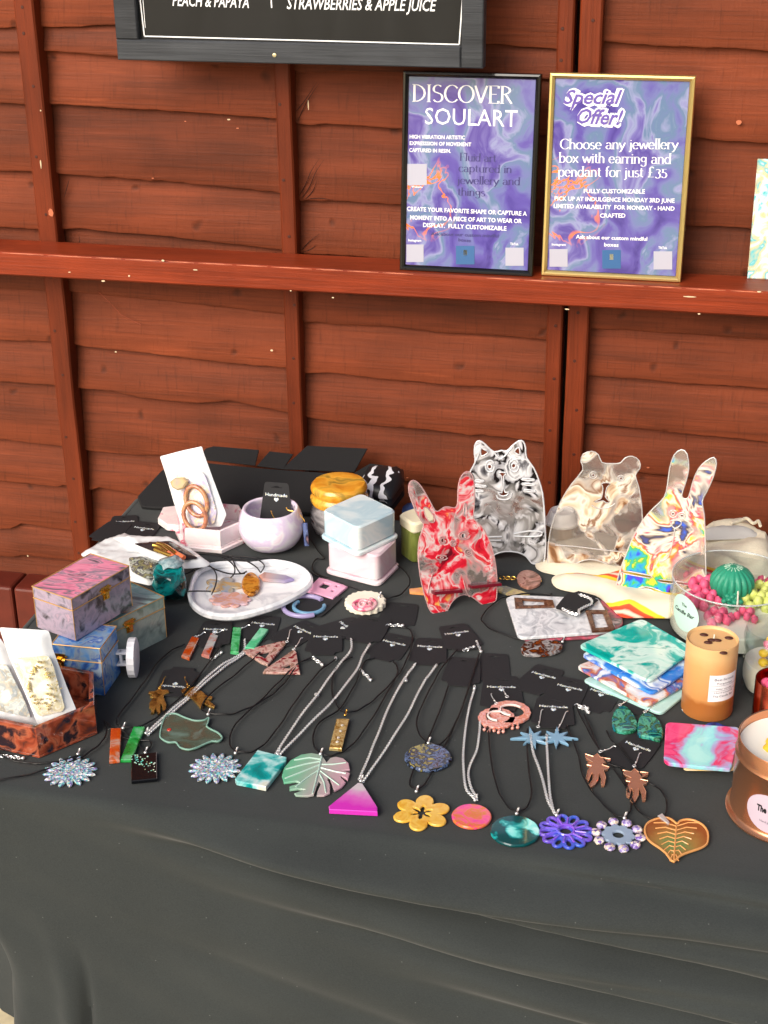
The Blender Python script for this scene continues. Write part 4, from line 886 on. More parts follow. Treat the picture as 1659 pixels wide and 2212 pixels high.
ml_ = q('E', 440, 838, 395, 830, 330, 840, 265, 875, 228, 920, 216, 970, 228, 1010, 300, 1000, 330, 1010, 262, 1030, 262, 1052, 310, 1045, 352, 1050, 290, 1072, 300, 1085, 370, 1088, 408, 1080, 425, 1030, 440, 1000, 452, 1012, 430, 1060, 425, 1085, 470, 1085, 505, 1068, 505, 1020, 490, 985, 500, 975, 518, 1020, 530, 1058, 575, 1035, 600, 1005, 570, 975, 575, 968, 612, 990, 625, 950, 580, 935, 625, 930, 618, 890, 585, 862, 540, 852, 505, 860, 485, 885, 470, 860)
p = slab('pendant', ml_, .004, mon, t, bev=.001)
vs_ = [tube_geo([P(qc('E', *a_), .0052), P(qc('E', *b_), .0052), P(qc('E', *c_), .0052)], .0011, 5) for a_, b_, c_ in
       [((455, 850), (440, 920), (400, 1075)), ((452, 880), (350, 900), (240, 930)), ((448, 900), (350, 940), (235, 985)), ((442, 930), (360, 985), (300, 1035)), ((452, 870), (380, 860), (290, 875)), ((455, 900), (520, 900), (600, 890)), ((450, 920), (520, 940), (600, 955)), ((448, 940), (500, 980), (560, 1025)), ((445, 960), (470, 1010), (480, 1070))]]
mk('veins', *join(*vs_), M('pale_vein_resin', (205, 235, 222), .15, trans=.2), p, smooth=60)
# gold bar
t = necklace('black cord necklace with a gold leaf bar pendant', 's', qc('E', 560, 700), [q('E', 592, 590, 555, 560, 520, 480, 522, 380, 560, 300, 640, 258), q('E', 605, 590, 680, 572, 760, 520, 840, 445, 920, 355, 975, 250, 1000, 150, 985, 95, 940, 75)], bl=qc('E', 596, 605), bm=gold, cl_=[(qc('B', 850, 1172), (14, 0))])
slab('pendant', q('E', 545, 625, 620, 625, 575, 805, 500, 800), .006, SW('gold_leaf_resin', [(120, 84, 30), (200, 158, 80), (245, 225, 160), (180, 130, 50)], 90, 1, .25, metal=.6, seed=1, bump=.5), t, bev=.001)
mk('gems', *join(*[blob_geo(P(qc('E', x, y), .0085), .0026, .2, 5, 1, (1, 1, .5), x) for x, y in ((578, 665), (568, 700), (555, 740), (548, 765))]), M('clear_gem', (240, 235, 225), .05, trans=.5), t, smooth=0)
# pink triangle
t = necklace('silver chain necklace with a pink and clear triangle pendant', 's', qc('E', 650, 1110), [q('E', 680, 990, 740, 850, 800, 700, 870, 530, 950, 390, 985, 340, 1020, 295), q('E', 705, 1003, 850, 790, 970, 600, 1050, 440, 1095, 370, 1145, 305)], True, bl=qc('E', 690, 1000), cl_=[(qc('E', 955, 385), (1, 2))])
pkt, n, l, b = nt('pink_fade_resin'); tc = n.new('ShaderNodeTexCoord'); sx = n.new('ShaderNodeSeparateXYZ'); l.new(tc.outputs['Object'], sx.inputs[0]); nz = n.new('ShaderNodeTexNoise'); nz.inputs['Scale'].default_value = 55; nz.inputs['Detail'].default_value = 5; l.new(tc.outputs['Object'], nz.inputs['Vector'])
ma = n.new('ShaderNodeMath'); ma.operation = 'MULTIPLY_ADD'; l.new(nz.outputs[0], ma.inputs[0]); ma.inputs[1].default_value = .03; l.new(sx.outputs[1], ma.inputs[2])
mr = n.new('ShaderNodeMapRange'); mr.inputs['From Min'].default_value = -.01; mr.inputs['From Max'].default_value = .032; l.new(ma.outputs[0], mr.inputs['Value']); rp = n.new('ShaderNodeValToRGB'); l.new(mr.outputs[0], rp.inputs[0])
rp.color_ramp.elements[0].color = lin((225, 60, 200))+(1,); rp.color_ramp.elements[1].color = lin((215, 205, 212))+(1,); e = rp.color_ramp.elements.new(.45); e.color = lin((230, 110, 205))+(1,)
l.new(rp.outputs[0], b.inputs['Base Color']); b.inputs['Roughness'].default_value = .12; b.inputs['Transmission Weight'].default_value = .15; b.inputs['Coat Weight'].default_value = .5
slab('pendant', q('E', 497, 1150, 672, 1008, 700, 1012, 790, 1155, 790, 1185, 500, 1170), .008, pkt, t, bev=.001)
# dark oval
t = necklace('black cord necklace with a dark blue and gold glittered oval pendant', 's', qc('E', 1093, 865), [q('E', 1085, 768, 1040, 715, 1025, 640, 1060, 540, 1120, 420, 1180, 315, 1270, 212), q('E', 1110, 775, 1165, 780, 1220, 720, 1290, 580, 1340, 430, 1400, 240)], bl=qc('E', 1095, 772), cl_=[(qc('E', 1310, 215), (9, -3)), (qc('E', 1385, 165), (4, 9))])
wslab('pendant', [radial(qc('E', 1093, 862), R_of(qc('E', 1093, 865), 51), lambda a: 1+.012*math.sin(a*13), 60)], .006, SW('dark_galaxy_resin', [(12, 14, 20), (24, 28, 40), (90, 110, 150), (20, 22, 28), (30, 30, 26), (165, 150, 70), (16, 18, 24)], 75, 1.5, .1, seed=6), t, bev=.002)
# yellow flower
yl = SW('amber_resin', [(235, 165, 40), (245, 190, 70), (250, 205, 95), (240, 170, 50)], 40, 1, .12, trans=.2, seed=3)
c = qc('E', 1055, 1188)
t = necklace('black cord necklace with a yellow openwork flower pendant', 's', c, [q('E', 1018, 1052, 985, 1020, 998, 955, 1040, 850, 1100, 730, 1160, 590, 1215, 432), q('E', 1032, 1056, 1078, 1012, 1108, 960, 1150, 870, 1210, 760, 1265, 640, 1320, 500, 1340, 442)], bl=qc('E', 1023, 1062))
R = R_of(c, 62); wslab('pendant', [radial(c, R, lambda a: .60+.42*abs(math.cos(3*a))**.75, 120, .55), radial(c, R*.42, lambda a: .30+.62*abs(math.cos(3*a))**2.2, 60, .55)], .004, yl, t, bev=.0012)
# pink-orange disc
c = qc('E', 1355, 1212)
t = necklace('silver chain necklace with a pink and orange disc pendant', 's', c, [q('E', 1370, 1105, 1322, 1045, 1308, 950, 1305, 820, 1325, 640, 1350, 520, 1372, 450), q('E', 1388, 1112, 1345, 1020, 1338, 930, 1385, 815, 1402, 700, 1405, 640)], True, bl=qc('E', 1375, 1115), cl_=[(qc('E', 1372, 432), (0, 2))])
wslab('pendant', [radial(c, R_of(c, 43), lambda a: 1, 40)], .005, SW('pink_orange_resin', [(225, 70, 150), (235, 90, 130), (210, 120, 40), (240, 60, 110), (240, 120, 200), (230, 100, 60)], 30, 1.6, .1, seed=8), t, bev=.0015)
# teal disc
c = qc('G', 140, 1300)
t = necklace('black cord necklace with a dark and pale teal round pendant', 's', c, [q('G', 150, 1188, 95, 1150, 45, 1070, 10, 950, -10, 820, -20, 700, -30, 600), q('G', 165, 1188, 215, 1150, 240, 1070, 225, 950, 213, 800, 215, 690)], bl=qc('G', 150, 1196))
p = wslab('pendant', [radial(c, R_of(c, 53), lambda a: 1+.01*math.sin(11*a), 50)], .005, SW('teal_ocean_resin', [(0, 62, 66, .3), (0, 74, 76, .5), (10, 150, 150, .54), (120, 225, 218, .58), (190, 240, 236, .66)], 20, 1.2, .07, seed=22), t, bev=.0015)
# blue snowflake flower
c = qc('G', 445, 1300)
t = necklace('silver chain necklace with a cobalt blue looped flower pendant', 's', c, [q('G', 385, 1205, 335, 1110, 300, 970, 250, 830, 232, 720), q('G', 372, 1190, 350, 1080, 340, 950, 332, 800, 330, 720)], True, bl=qc('G', 390, 1205))
R = R_of(c, 60); x0, y0 = wc(c); n_ = 12; holes = [disc((x0, y0), R*.2, 16)]
for k in range(n_):
    a = 2*math.pi*(k+.5)/n_; holes.append([(x0+math.cos(a)*R*(.70+.19*math.cos(s))-math.sin(a)*R*.085*math.sin(s), y0+math.sin(a)*R*(.70+.19*math.cos(s))+math.cos(a)*R*.085*math.sin(s)) for s in [2*math.pi*j/10 for j in range(10)]])
blr = SW('cobalt_violet_resin', [(30, 70, 190), (50, 100, 215), (90, 90, 215), (120, 80, 205), (60, 110, 225)], 22, 1, .12, trans=.15, seed=2)
p = wslab('pendant', [radial(c, R, lambda a: .84+.16*abs(math.cos(6*a+math.pi/2))**.8, 144)]+holes, .004, blr, t, bev=.001)
mk('petal_relief', *join(*[tube_geo([Vector((x0+math.cos(2*math.pi*k/n_)*R*s, y0+math.sin(2*math.pi*k/n_)*R*s, .0055)) for s in (.28, .5, .72)], .0014, 5) for k in range(n_)], tube_geo([Vector((x0+R*.3*math.cos(k*.39), y0+R*.3*math.sin(k*.39), .0055)) for k in range(16)], .0018, 5, True)), SW('violet_relief_resin', [(110, 80, 215), (140, 90, 220), (80, 110, 230)], 22, 1, .12), p, smooth=60)
# purple bead flower
c = qc('G', 760, 1322)
t = necklace('black cord necklace with a pale violet flower pendant of rounded lobes', 's', c, [q('G', 790, 1218, 740, 1205, 680, 1150, 600, 1060, 545, 960, 522, 850, 480, 740, 450, 670), q('G', 803, 1212, 835, 1170, 828, 1090, 770, 980, 690, 880, 620, 770, 560, 660, 510, 560)], bl=qc('G', 797, 1222), cl_=[(qc('G', 510, 545), (10, 3)), (qc('G', 530, 555), (8, 5))])
gp = GL('lilac_glitter_resin', [(245, 235, 225), (205, 190, 230), (130, 100, 185), (225, 205, 205), (165, 150, 215), (240, 225, 200)], 260, .12, .2)
R = R_of(c, 58); x0, y0 = wc(c); wslab('pendant', [radial(c, R*.62, lambda a: .85+.15*abs(math.cos(5*a)), 60), disc((x0, y0), R*.2, 16)], .004, M('pale_blue_resin', (170, 190, 215), .1, trans=.35), t, bev=.001)
mk('lobes', *join(*[blob_geo((x0+R*.8*math.cos(2*math.pi*k/10), y0+R*.8*math.sin(2*math.pi*k/10), .0035), R*.21, .12, 2, 2, (1, 1, .6), k) for k in range(10)]), gp, t)
# heart leaf
c = qc('N', 560, 1760)
t = necklace('black cord necklace with an amber and green heart leaf pendant, rightmost of the front row', 's', c, [q('G', 1000, 1222, 940, 1222, 870, 1165, 830, 1080, 795, 990, 770, 920, 690, 890, 640, 800, 600, 700, 556, 600), q('G', 1035, 1222, 1052, 1150, 1035, 1085, 985, 1032, 930, 1005, 850, 900, 760, 790, 725, 765, 690, 700)], bl=None)
hl, n, l, b = nt('amber_green_resin'); tc = n.new('ShaderNodeTexCoord'); ds = n.new('ShaderNodeVectorMath'); ds.operation = 'DISTANCE'; l.new(tc.outputs['Object'], ds.inputs[0]); ds.inputs[1].default_value = (0, -.018, .004); nz = n.new('ShaderNodeTexNoise'); nz.inputs['Scale'].default_value = 80; l.new(tc.outputs['Object'], nz.inputs['Vector'])
ma = n.new('ShaderNodeMath'); ma.operation = 'MULTIPLY_ADD'; l.new(nz.outputs[0], ma.inputs[0]); ma.inputs[1].default_value = .02; l.new(ds.outputs['Value'], ma.inputs[2])
mr = n.new('ShaderNodeMapRange'); mr.inputs['From Min'].default_value = .02; mr.inputs['From Max'].default_value = .055; l.new(ma.outputs[0], mr.inputs['Value']); rp = n.new('ShaderNodeValToRGB'); l.new(mr.outputs[0], rp.inputs[0])
rp.color_ramp.elements[0].color = lin((150, 180, 110))+(1,); rp.color_ramp.elements[1].color = lin((190, 112, 62))+(1,); e = rp.color_ramp.elements.new(.45); e.color = lin((205, 160, 90))+(1,)
l.new(rp.outputs[0], b.inputs['Base Color']); b.inputs['Roughness'].default_value = .1; b.inputs['Transmission Weight'].default_value = .5; b.inputs['Coat Weight'].default_value = .5
hp = q('N', 575, 1590, 600, 1560, 680, 1540, 780, 1555, 880, 1610, 935, 1690, 940, 1780, 920, 1840, 860, 1880, 760, 1915, 660, 1950, 590, 1990, 530, 2045, 480, 2010, 430, 1940, 340, 1870, 250, 1810, 195, 1740, 180, 1660, 200, 1600, 250, 1560, 330, 1530, 420, 1515, 500, 1540, 550, 1580)
p = slab('pendant', hp, .0035, hl, t, sm=2, bev=.001)
lt_ = M('amber_rim_resin', (235, 170, 105), .12, trans=.15)
tube('rim', catmull([P(a, .0045) for a in hp], 2), .0016, lt_, p, 6, True)
cen = (560, 1620); tip = (530, 2020); vg = [tube_geo([P(qc('N', *cen), .0046), P(qc('N', *tip), .0046)], .0011, 5)]
for k in range(8):
    s = k/8; a = (cen[0]+(tip[0]-cen[0])*s, cen[1]+(tip[1]-cen[1])*s)
    for sg_ in (-1, 1):
        ln_ = 265*(1-s)**.8+10*(s < .8); e_ = (a[0]+sg_*ln_, a[1]-40+90*s+30*k/8); mid = (a[0]+sg_*ln_*.5, a[1]-42+40*s)
        vg.append(tube_geo([P(qc('N', *a), .0046), P(qc('N', *mid), .0046), P(qc('N', *e_), .0046)], .0009, 5))
mk('veins', *join(*vg), lt_, p, smooth=60)
slab('bail', q('N', 335, 1490, 390, 1460, 480, 1570, 465, 1590), .003, steel, t, z0=.004)
# brown oval by marble tray, brown gold pendant further back
t = necklace('black cord necklace with a brown and clear tortoiseshell pendant in front of the marble tray', 's', qc('G', 300, 195), [q('C', 420, 1265, 480, 1200, 492, 1140, 440, 1080, 350, 1050, 318, 1010, 360, 985), q('C', 415, 1275, 300, 1262, 150, 1250, 0, 1195, -55, 1150, -58, 1120, -20, 1070, 60, 1010, 180, 985, 310, 985, 400, 1010)], bl=qc('G', 425, 165))
slab('pendant', q('G', 178, 190, 200, 162, 250, 150, 330, 148, 400, 160, 425, 180, 415, 210, 360, 232, 280, 240, 205, 238, 180, 220), .007, SW('tortoise_resin', [(30, 14, 10), (150, 70, 20), (60, 25, 15), (190, 185, 185), (120, 120, 125), (200, 120, 50)], 45, 1.4, .06, trans=.3, seed=4), t, sm=2, bev=.002)
t = necklace('gold clasped black cord necklace with a brown gilt edged pendant behind the red rabbit holder', 's', qc('C', 225, 895), [q('C', 68, 890, 50, 915, 20, 935, -15, 925, -40, 880), q('C', 70, 884, 40, 865, 0, 850)], bl=None)
mk('chain', *chain_geo([P(qc('C', 65, 887), .003), P(qc('C', 150, 889), .003)], .0045, .0045, .003, .0009), gold, t, smooth=60)
slab('pendant', q('C', 150, 885, 170, 850, 210, 838, 250, 845, 290, 870, 298, 905, 270, 930, 220, 942, 175, 925), .006, SW('rose_brown_resin', [(110, 75, 60), (150, 105, 90), (190, 140, 125), (120, 60, 55)], 40, 1.2, .12, seed=7), t, sm=2, bev=.001)
tube('gilt_edge', catmull([P(a, .004) for a in q('C', 180, 928, 220, 942, 272, 930, 298, 905)], 3, False), .0014, gold, t, 5)
# ---------------------------------------------------------------- earrings
def hook(a, b, parent, mat=steel, z=.006):
    A_, B_ = P(a, z), P(b, z); d = (B_-A_); L = d.length; d.normalize(); s = d.cross(Z3)
    w = [A_, A_+d*L*.3+s*.0006, A_+d*L*.6, A_+d*L*.9+Z3*.002, B_+Z3*.0015+s*.002]
    ring = [A_-d*.002+d*.0025*math.cos(k*.628)+s*.0025*math.sin(k*.628) for k in range(10)]
    return mk('hook', *join(tube_geo(catmull(w, 3, False), .0007, 5), tube_geo(ring, .0006, 4, True), blob_geo(A_+d*L*.25, .0015, 0, 1, 1)), mat, parent, smooth=60)
def earring(label, group, c, hk, fn, mat=steel):
    t = thing('earring', label, 'earring', P(c), group)
    fn(t)
    if hk: hook(hk[0], hk[1], t, mat)
    return t
def rod_e(pts, m): return lambda t: rod(pts, m, t, .006)
g_ = 'orange and clear rod earrings'
earring('left orange and clear rod earring, orange at its lower end', g_, qc('D', 1140, 195), (qc('D', 1180, 132), qc('D', 1228, 112)), rod_e(q('D', 1150, 130, 1195, 140, 1135, 262, 1088, 245), orr))
earring('right orange and clear rod earring, orange at its upper end', g_, qc('D', 1255, 180), (qc('D', 1290, 112), qc('D', 1340, 100)), rod_e(q('D', 1265, 110, 1308, 125, 1255, 252, 1208, 238), SW('orange_clear_resin_b', [(225, 225, 220), (205, 205, 205), (220, 80, 20), (225, 110, 40)], 26, .8, .08, trans=.3, seed=12)))
grn2 = SW('bright_green_resin', [(60, 190, 110), (40, 170, 85), (110, 215, 150), (30, 150, 70)], 40, 1, .08, trans=.25, seed=1); grn3 = SW('mint_resin', [(110, 215, 170), (80, 200, 140), (170, 235, 205)], 30, 1, .08, trans=.15, seed=1)
earring('upright bright green rod earring', 'green rod earrings', qc('D', 1415, 150), (qc('D', 1440, 85), qc('D', 1495, 68)), rod_e(q('D', 1398, 75, 1448, 78, 1432, 228, 1382, 222), grn2))
earring('slanting mint green rod earring', 'green rod earrings', qc('D', 1540, 145), None, rod_e(q('D', 1560, 78, 1610, 88, 1525, 205, 1470, 195), grn3))
rt_ = SW('red_tip_quartz_resin', [(140, 30, 45), (150, 40, 50), (215, 170, 160), (225, 190, 180), (150, 110, 90), (200, 150, 140)], 60, 1.2, .1, trans=.25, seed=3)
earring('upper red and quartz triangle earring', 'red triangle earrings', qc('E', 120, 210), (qc('E', 248, 160), qc('E', 268, 95)), lambda t: slab('pendant', q('E', -20, 215, 235, 155, 240, 175, 130, 300, 90, 285), .005, rt_, t, holes=[q('E', 60, 232, 150, 215, 115, 262)], bev=.001))
earring('lower red and quartz triangle earring', 'red triangle earrings', qc('E', 225, 300), (qc('E', 290, 205), qc('E', 335, 145)), lambda t: slab('pendant', q('E', 288, 208, 305, 225, 325, 350, 102, 345, 110, 330), .005, rt_, t, holes=[q('E', 270, 290, 265, 322, 190, 322)], bev=.001))
gs = SW('bronze_gold_resin', [(80, 56, 20), (150, 112, 48), (205, 165, 85), (120, 84, 34)], 70, 1, .25, metal=.75, seed=1)
earring('left gold stag head earring hung antlers down', 'gold stag earrings', qc('D', 950, 520), (qc('D', 960, 435), qc('D', 990, 380)), lambda t: slab('pendant', q('D', 890, 462, 925, 460, 945, 450, 955, 432, 972, 450, 1010, 452, 1015, 468, 985, 480, 982, 498, 1000, 540, 990, 590, 975, 570, 972, 545, 962, 535, 962, 590, 945, 600, 935, 555, 925, 585, 905, 592, 912, 570, 895, 560, 895, 530, 918, 500, 900, 492, 915, 480, 892, 474), .004, gs, t), gold)
earring('right gold stag head earring lying on its side', 'gold stag earrings', qc('D', 1190, 495), (qc('D', 1130, 430), qc('D', 1105, 382)), lambda t: slab('pendant', q('D', 1085, 455, 1110, 440, 1125, 418, 1145, 440, 1175, 430, 1200, 432, 1190, 452, 1215, 462, 1245, 488, 1275, 492, 1270, 505, 1245, 508, 1290, 545, 1285, 558, 1245, 545, 1215, 528, 1218, 556, 1200, 560, 1182, 535, 1150, 500, 1130, 490, 1100, 478), .004, gs, t), gold)
# pink openwork rings with drips
pk = SW('pink_copper_glitter', [(235, 150, 165), (240, 190, 180), (225, 120, 90), (245, 200, 190), (215, 130, 110)], 130, 1.4, .15, trans=.15, seed=4)
def ringear(c, r, lab, hk):
    def f(t):
        x0, y0 = wc(c); R = R_of(c, r)
        wslab('hoop', [radial(c, R, lambda a: 1+.02*math.sin(a*14), 60), [(x+R*.04, y+R*.1) for x, y in disc((x0, y0), R*.62, 30, R*.55)]], .004, pk, t, z0=.002)
        tube('inner_hoop', [Vector((x0+R*.06+R*.55*math.cos(a), y0+R*.1+R*.46*math.sin(a), .007)) for a in [k*.25 for k in range(3, 20)]], .0018, M('pearl_pink', (235, 215, 210), .15), t, 6)
        mk('drips', *join(*[join(tube_geo([(x0+R*s, y0-R*.85, .004), (x0+R*s*1.05, y0-R*(1.15+.1*(k % 2)), .004)], .0018, 5), blob_geo((x0+R*s*1.05, y0-R*(1.2+.12*(k % 2)), .004), .003, .2, 2, 1)) for k, s in enumerate((-.45, -.2, .05, .3, .52))]), pk, t, smooth=60)
    return earring(lab, 'pink hoop earrings', c, hk, f)
ringear(qc('E', 1505, 625), 40, 'left pink openwork hoop earring with small drips', (qc('E', 1500, 530), qc('E', 1468, 482)))
ringear(qc('G', 110, 590), 45, 'right pink openwork hoop earring with small drips', (qc('G', 90, 490), qc('G', 60, 440)))
stb = M('pale_blue_star_resin', (140, 185, 215), .12, trans=.3)
def star(c, r, lab, hk, rot):
    def f(t):
        s = [1, .33, .72, .34, .95, .32, .7, .36, 1.05, .3, .75, .35, .9, .34, .8, .33]; x0, y0 = wc(c); R = R_of(c, r)
        L = [(x0+R*s[k]*math.cos(rot+k*math.pi/8), y0+R*s[k]*math.sin(rot+k*math.pi/8)) for k in range(16)]
        wslab('pendant', [L], .005, stb, t, z0=.002, bev=.001)
    return earring(lab, 'pale blue star earrings', c, hk, f)
star(qc('G', 245, 745), 46, 'left pale blue spiky star earring', (qc('G', 280, 670), qc('G', 300, 575)), .3)
star(qc('G', 390, 745), 46, 'right pale blue spiky star earring', (qc('G', 395, 690), qc('G', 450, 585)), .1)
mk('drop', *tube_geo([P(qc('G', 280, 680), .006), P(qc('G', 296, 615), .006)], .003, 6), M('grey_resin', (150, 160, 170), .15, trans=.3), bpy.data.objects['earring.008'] if 'earring.008' in bpy.data.objects else None) if False else None
td = SW('teal_green_drop_resin', [(0, 60, 70), (10, 120, 130), (90, 200, 170), (20, 90, 40), (20, 140, 160), (10, 70, 80)], 40, 1.5, .05, trans=.3, seed=5)
earring('left teal teardrop earring on its black card', 'teal teardrop earrings', qc('G', 800, 620), (qc('G', 775, 540), qc('G', 850, 495)), lambda t: slab('pendant', q('G', 765, 550, 800, 545, 840, 575, 872, 630, 870, 680, 830, 702, 760, 698, 725, 670, 725, 610, 745, 565), .007, td, t, sm=2, bev=.002))
earring('right teal teardrop earring with green at its base', 'teal teardrop earrings', qc('G', 955, 665), (qc('G', 925, 582), qc('G', 975, 550)), lambda t: slab('pendant', q('G', 905, 590, 945, 588, 990, 612, 1022, 660, 1030, 720, 1010, 752, 950, 735, 885, 722, 875, 680, 885, 620), .007, td, t, sm=2, bev=.002))
bz = M('bronze_resin', (176, 122, 96), .25, .45, bump=.2, bs=200)
stag = [785, 935, 835, 945, 858, 925, 880, 945, 940, 950, 938, 962, 900, 978, 895, 990, 938, 1000, 932, 1012, 905, 1022, 926, 1065, 922, 1112, 905, 1115, 902, 1075, 882, 1045, 880, 1085, 864, 1115, 842, 1132, 832, 1120, 850, 1090, 850, 1052, 838, 1045, 825, 1095, 810, 1085, 815, 1030, 832, 1005, 805, 1000, 806, 988, 838, 980, 795, 960]
stag2 = [v for i in range(0, len(stag), 2) for v in (637+(stag[i]-862)*.99-(stag[i+1]-935)*.12, 846+(stag[i+1]-935)*.97+(stag[i]-862)*.1)]
bt = M('bronze_highlight', (226, 172, 140), .2, .6)
for lab, s_, hk in (('left bronze stag head earring hung antlers down', stag2, (qc('G', 660, 820), qc('G', 740, 795))), ('right bronze stag head earring hung antlers down', stag, (qc('G', 858, 905), qc('G', 890, 835)))):
    def f(t, s_=s_):
        slab('pendant', q('G', *s_), .004, bz, t, bev=.0003)
        tube('raised_edge', [P(a, .0052) for a in q('G', *s_)], .0007, bt, t, 4, True)
    earring(lab, 'bronze stag earrings', qc('G', s_[4], s_[5]), hk, f)
# ear cuff, pink square, rose shell
x0, y0 = wc(qc('B', 352, 1062)); R = R_of(qc('B', 352, 1062), 46)
t = thing('ear_cuff', 'lavender and blue open bangle lying on its card', 'bangle', (x0, y0, 0))
tube('hoop', [(x0+R*math.cos(a), y0+R*1.0*math.sin(a), .006) for a in [R_(50+i*9) for i in range(30)]], .0042, M('lavender_resin', (172, 160, 205), .15, trans=.15), t, 10)
tube('inner_hoop', [(x0+R*.72*math.cos(a)+.008, y0+R*.7*math.sin(a), .006) for a in [R_(150+i*10) for i in range(24)]], .0036, M('blue_resin_band', (120, 170, 205), .15, trans=.2), t, 10)
t = thing('keyring', 'pink square charm with a square hole and two heart holes', 'charm', P(qc('B', 480, 945)))
slab('charm', q('B', 442, 880, 612, 935, 522, 1010, 360, 960), .005, M('pink_pearl_resin', (232, 170, 200), .3), t, holes=[q('B', 468, 912, 514, 925, 478, 952, 432, 940), q('B', 520, 955, 535, 960, 522, 970, 508, 965), q('B', 545, 930, 560, 934, 550, 943, 536, 938)], bev=.001)
c = qc('B', 706, 1045)
t = thing('necklace', 'black cord necklace with a cream and pink rose pendant before the white boxes', 'necklace', P(c), 'pendant necklaces laid along the cloth')
crm = M('cream_resin', (240, 232, 214), .25)
wslab('pendant', [radial(c, R_of(c, 44), lambda a: 1+.035*math.cos(18*a)+.1*math.cos(a), 110)], .012, crm, t, bev=.002)
x0, y0 = wc(c, .014); R = R_of(c, 40)
sw_ = []
for k in range(70):
    a = k*.2; sw_.append(Vector((x0+R*(.1+.62*k/70)*math.cos(a), y0+R*(.1+.62*k/70)*math.sin(a), .0135)))
tube('petal_swirl', sw_, .0034, SW('rose_petal_resin', [(205, 60, 110), (225, 110, 140), (240, 190, 195), (200, 50, 100)], 40, 1.3, .2), t, 8)
for s in (q('B', 800, 1000, 860, 1008, 930, 985, 980, 930, 978, 880, 935, 830, 880, 790), q('B', 800, 1005, 700, 970, 600, 930, 540, 905, 440, 880, 300, 810, 150, 770, -60, 760, -200, 745, -360, 725)): strand(s, False, t, .006)
bail(qc('B', 800, 1003), t, z=.012)
tag(tube('cord_loop', catmull([P(p, .004) for p in q('B', 380, 640, 430, 720, 470, 770, 420, 775, 398, 830, 440, 870, 500, 885)], 5, False), .0012, cordm), 'black cord loop lying behind the white boxes', 'cord')
# ---------------------------------------------------------------- jewellery boxes on the left
def qbox(label, F, Rr, L, z0, z1, msides, mtop, seamc, clasp_on, seam=.28):
    """hinged box: F front corner, Rr right corner, L left corner of its top face (picture points at height z1)"""
    f, r, l_ = P(F, z1), P(Rr, z1), P(L, z1)
    a = r-f; b_ = l_-f; b_ = (b_-a.normalized()*b_.dot(a.normalized()))            # square it up
    f0 = Vector((f.x, f.y, z0)); h = z1-z0; zs = z1-h*seam
    t = thing('jewellery_box', label, 'jewellery box', f0+(a+b_)/2, 'marbled jewellery boxes stacked at the left')
    boxo('box_body', f0, a, b_, (0, 0, zs-z0-.0008), msides, t, .001)
    ld = boxo('lid', f0+Z3*(zs-z0), a, b_, (0, 0, z1-zs), msides, t, .001)
    ld.data.materials.append(mtop); ld.data.polygons[1].material_index = 1
    for p in ld.data.polygons:
        if p.normal.z > .9: p.material_index = 1
    E_ = .0006; g = []; A, B_ = a.normalized(), b_.normalized()
    for zz in (z1, zs):
        c4 = [f0-A*E_-B_*E_, f0+a+A*E_-B_*E_, f0+a+b_+A*E_+B_*E_, f0+b_-A*E_+B_*E_]; c4 = [Vector((c.x, c.y, zz)) for c in c4]
        for i in range(4): g.append(tube_geo([c4[i], c4[(i+1) % 4]], .0009, 5))
    for c in (f0, f0+a, f0+b_): g.append(tube_geo([Vector((c.x, c.y, z0+.002)), Vector((c.x, c.y, z1))], .0007, 5))
    mk('gold_edging', *join(*g), seamc, t, smooth=60)
    if clasp_on:
        s0, dr, out = clasp_on
        base = f0+(a if dr == 'a' else b_)*s0; ax = (A if dr == 'a' else B_); on = (-B_ if dr == 'a' else -A); base = Vector((base.x, base.y, zs))+on*.0012
        cg = [box_geo(base-ax*.009+Z3*.001, ax*.018, on*.0012, Z3*.009), box_geo(base-ax*.006-Z3*.012, ax*.012, on*.0012, Z3*.010), box_geo(base-ax*.0035-Z3*.010+on*.001, ax*.007, on*.004, Z3*.013),
              tube_geo([base-ax*.009+on*.002, base+ax*.009+on*.002], .0016, 6), blob_geo(base+on*.004-Z3*.004, .0025, 0, 1, 1)]
        for s in (-1, 1): cg.append(blob_geo(base+ax*.011*s+Z3*.006+on*.001, .0022, 0, 1, 1))
        mk('clasp', *join(*cg), gold, t, smooth=30)
    return t
gline = M('gold_edge_paint', (205, 160, 100), .35, .4)
s_grey = SW('lilac_grey_marble', [(52, 48, 58), (112, 104, 118), (158, 148, 168), (176, 158, 180), (150, 140, 160), (190, 160, 180)], 42, .8, .25, seed=2)
t_pink = SW('pink_grey_pour', [(96, 96, 108), (120, 118, 130), (225, 130, 160), (240, 150, 178), (140, 130, 146), (236, 160, 184), (86, 88, 98), (230, 140, 170)], 15, 1.5, .18, stretch=(.8, 2.2, 1), seed=3)
s_gr = SW('sage_marble', [(110, 122, 120), (140, 155, 150), (165, 176, 168), (130, 140, 128)], 34, .9, .25, seed=6); t_gr = SW('sea_green_pour', [(60, 90, 95), (140, 190, 184), (165, 205, 200), (90, 120, 120), (170, 210, 205)], 14, 1.7, .18, stretch=(1, 2.2, 1), seed=5)
s_bl = SW('blue_marble', [(50, 90, 160), (70, 120, 200), (110, 160, 215), (150, 170, 190), (60, 105, 190), (185, 205, 225)], 34, 1.1, .25, seed=4)
f = P((225, 1401), .083); lb = P((110, 1388), .083)
qbox('blue marbled box with gold clasp, at the bottom of the stack', (112, 1391), (216, 1401), (112, 1340), 0, .083, s_bl, s_bl, gline, (.14, 'a', 0), .3)
qbox('grey green marbled box with gold clasp, behind the blue box', (222, 1352), (353, 1289), (150, 1285), 0, .076, s_gr, t_gr, gline, (.4, 'a', 0), .26)
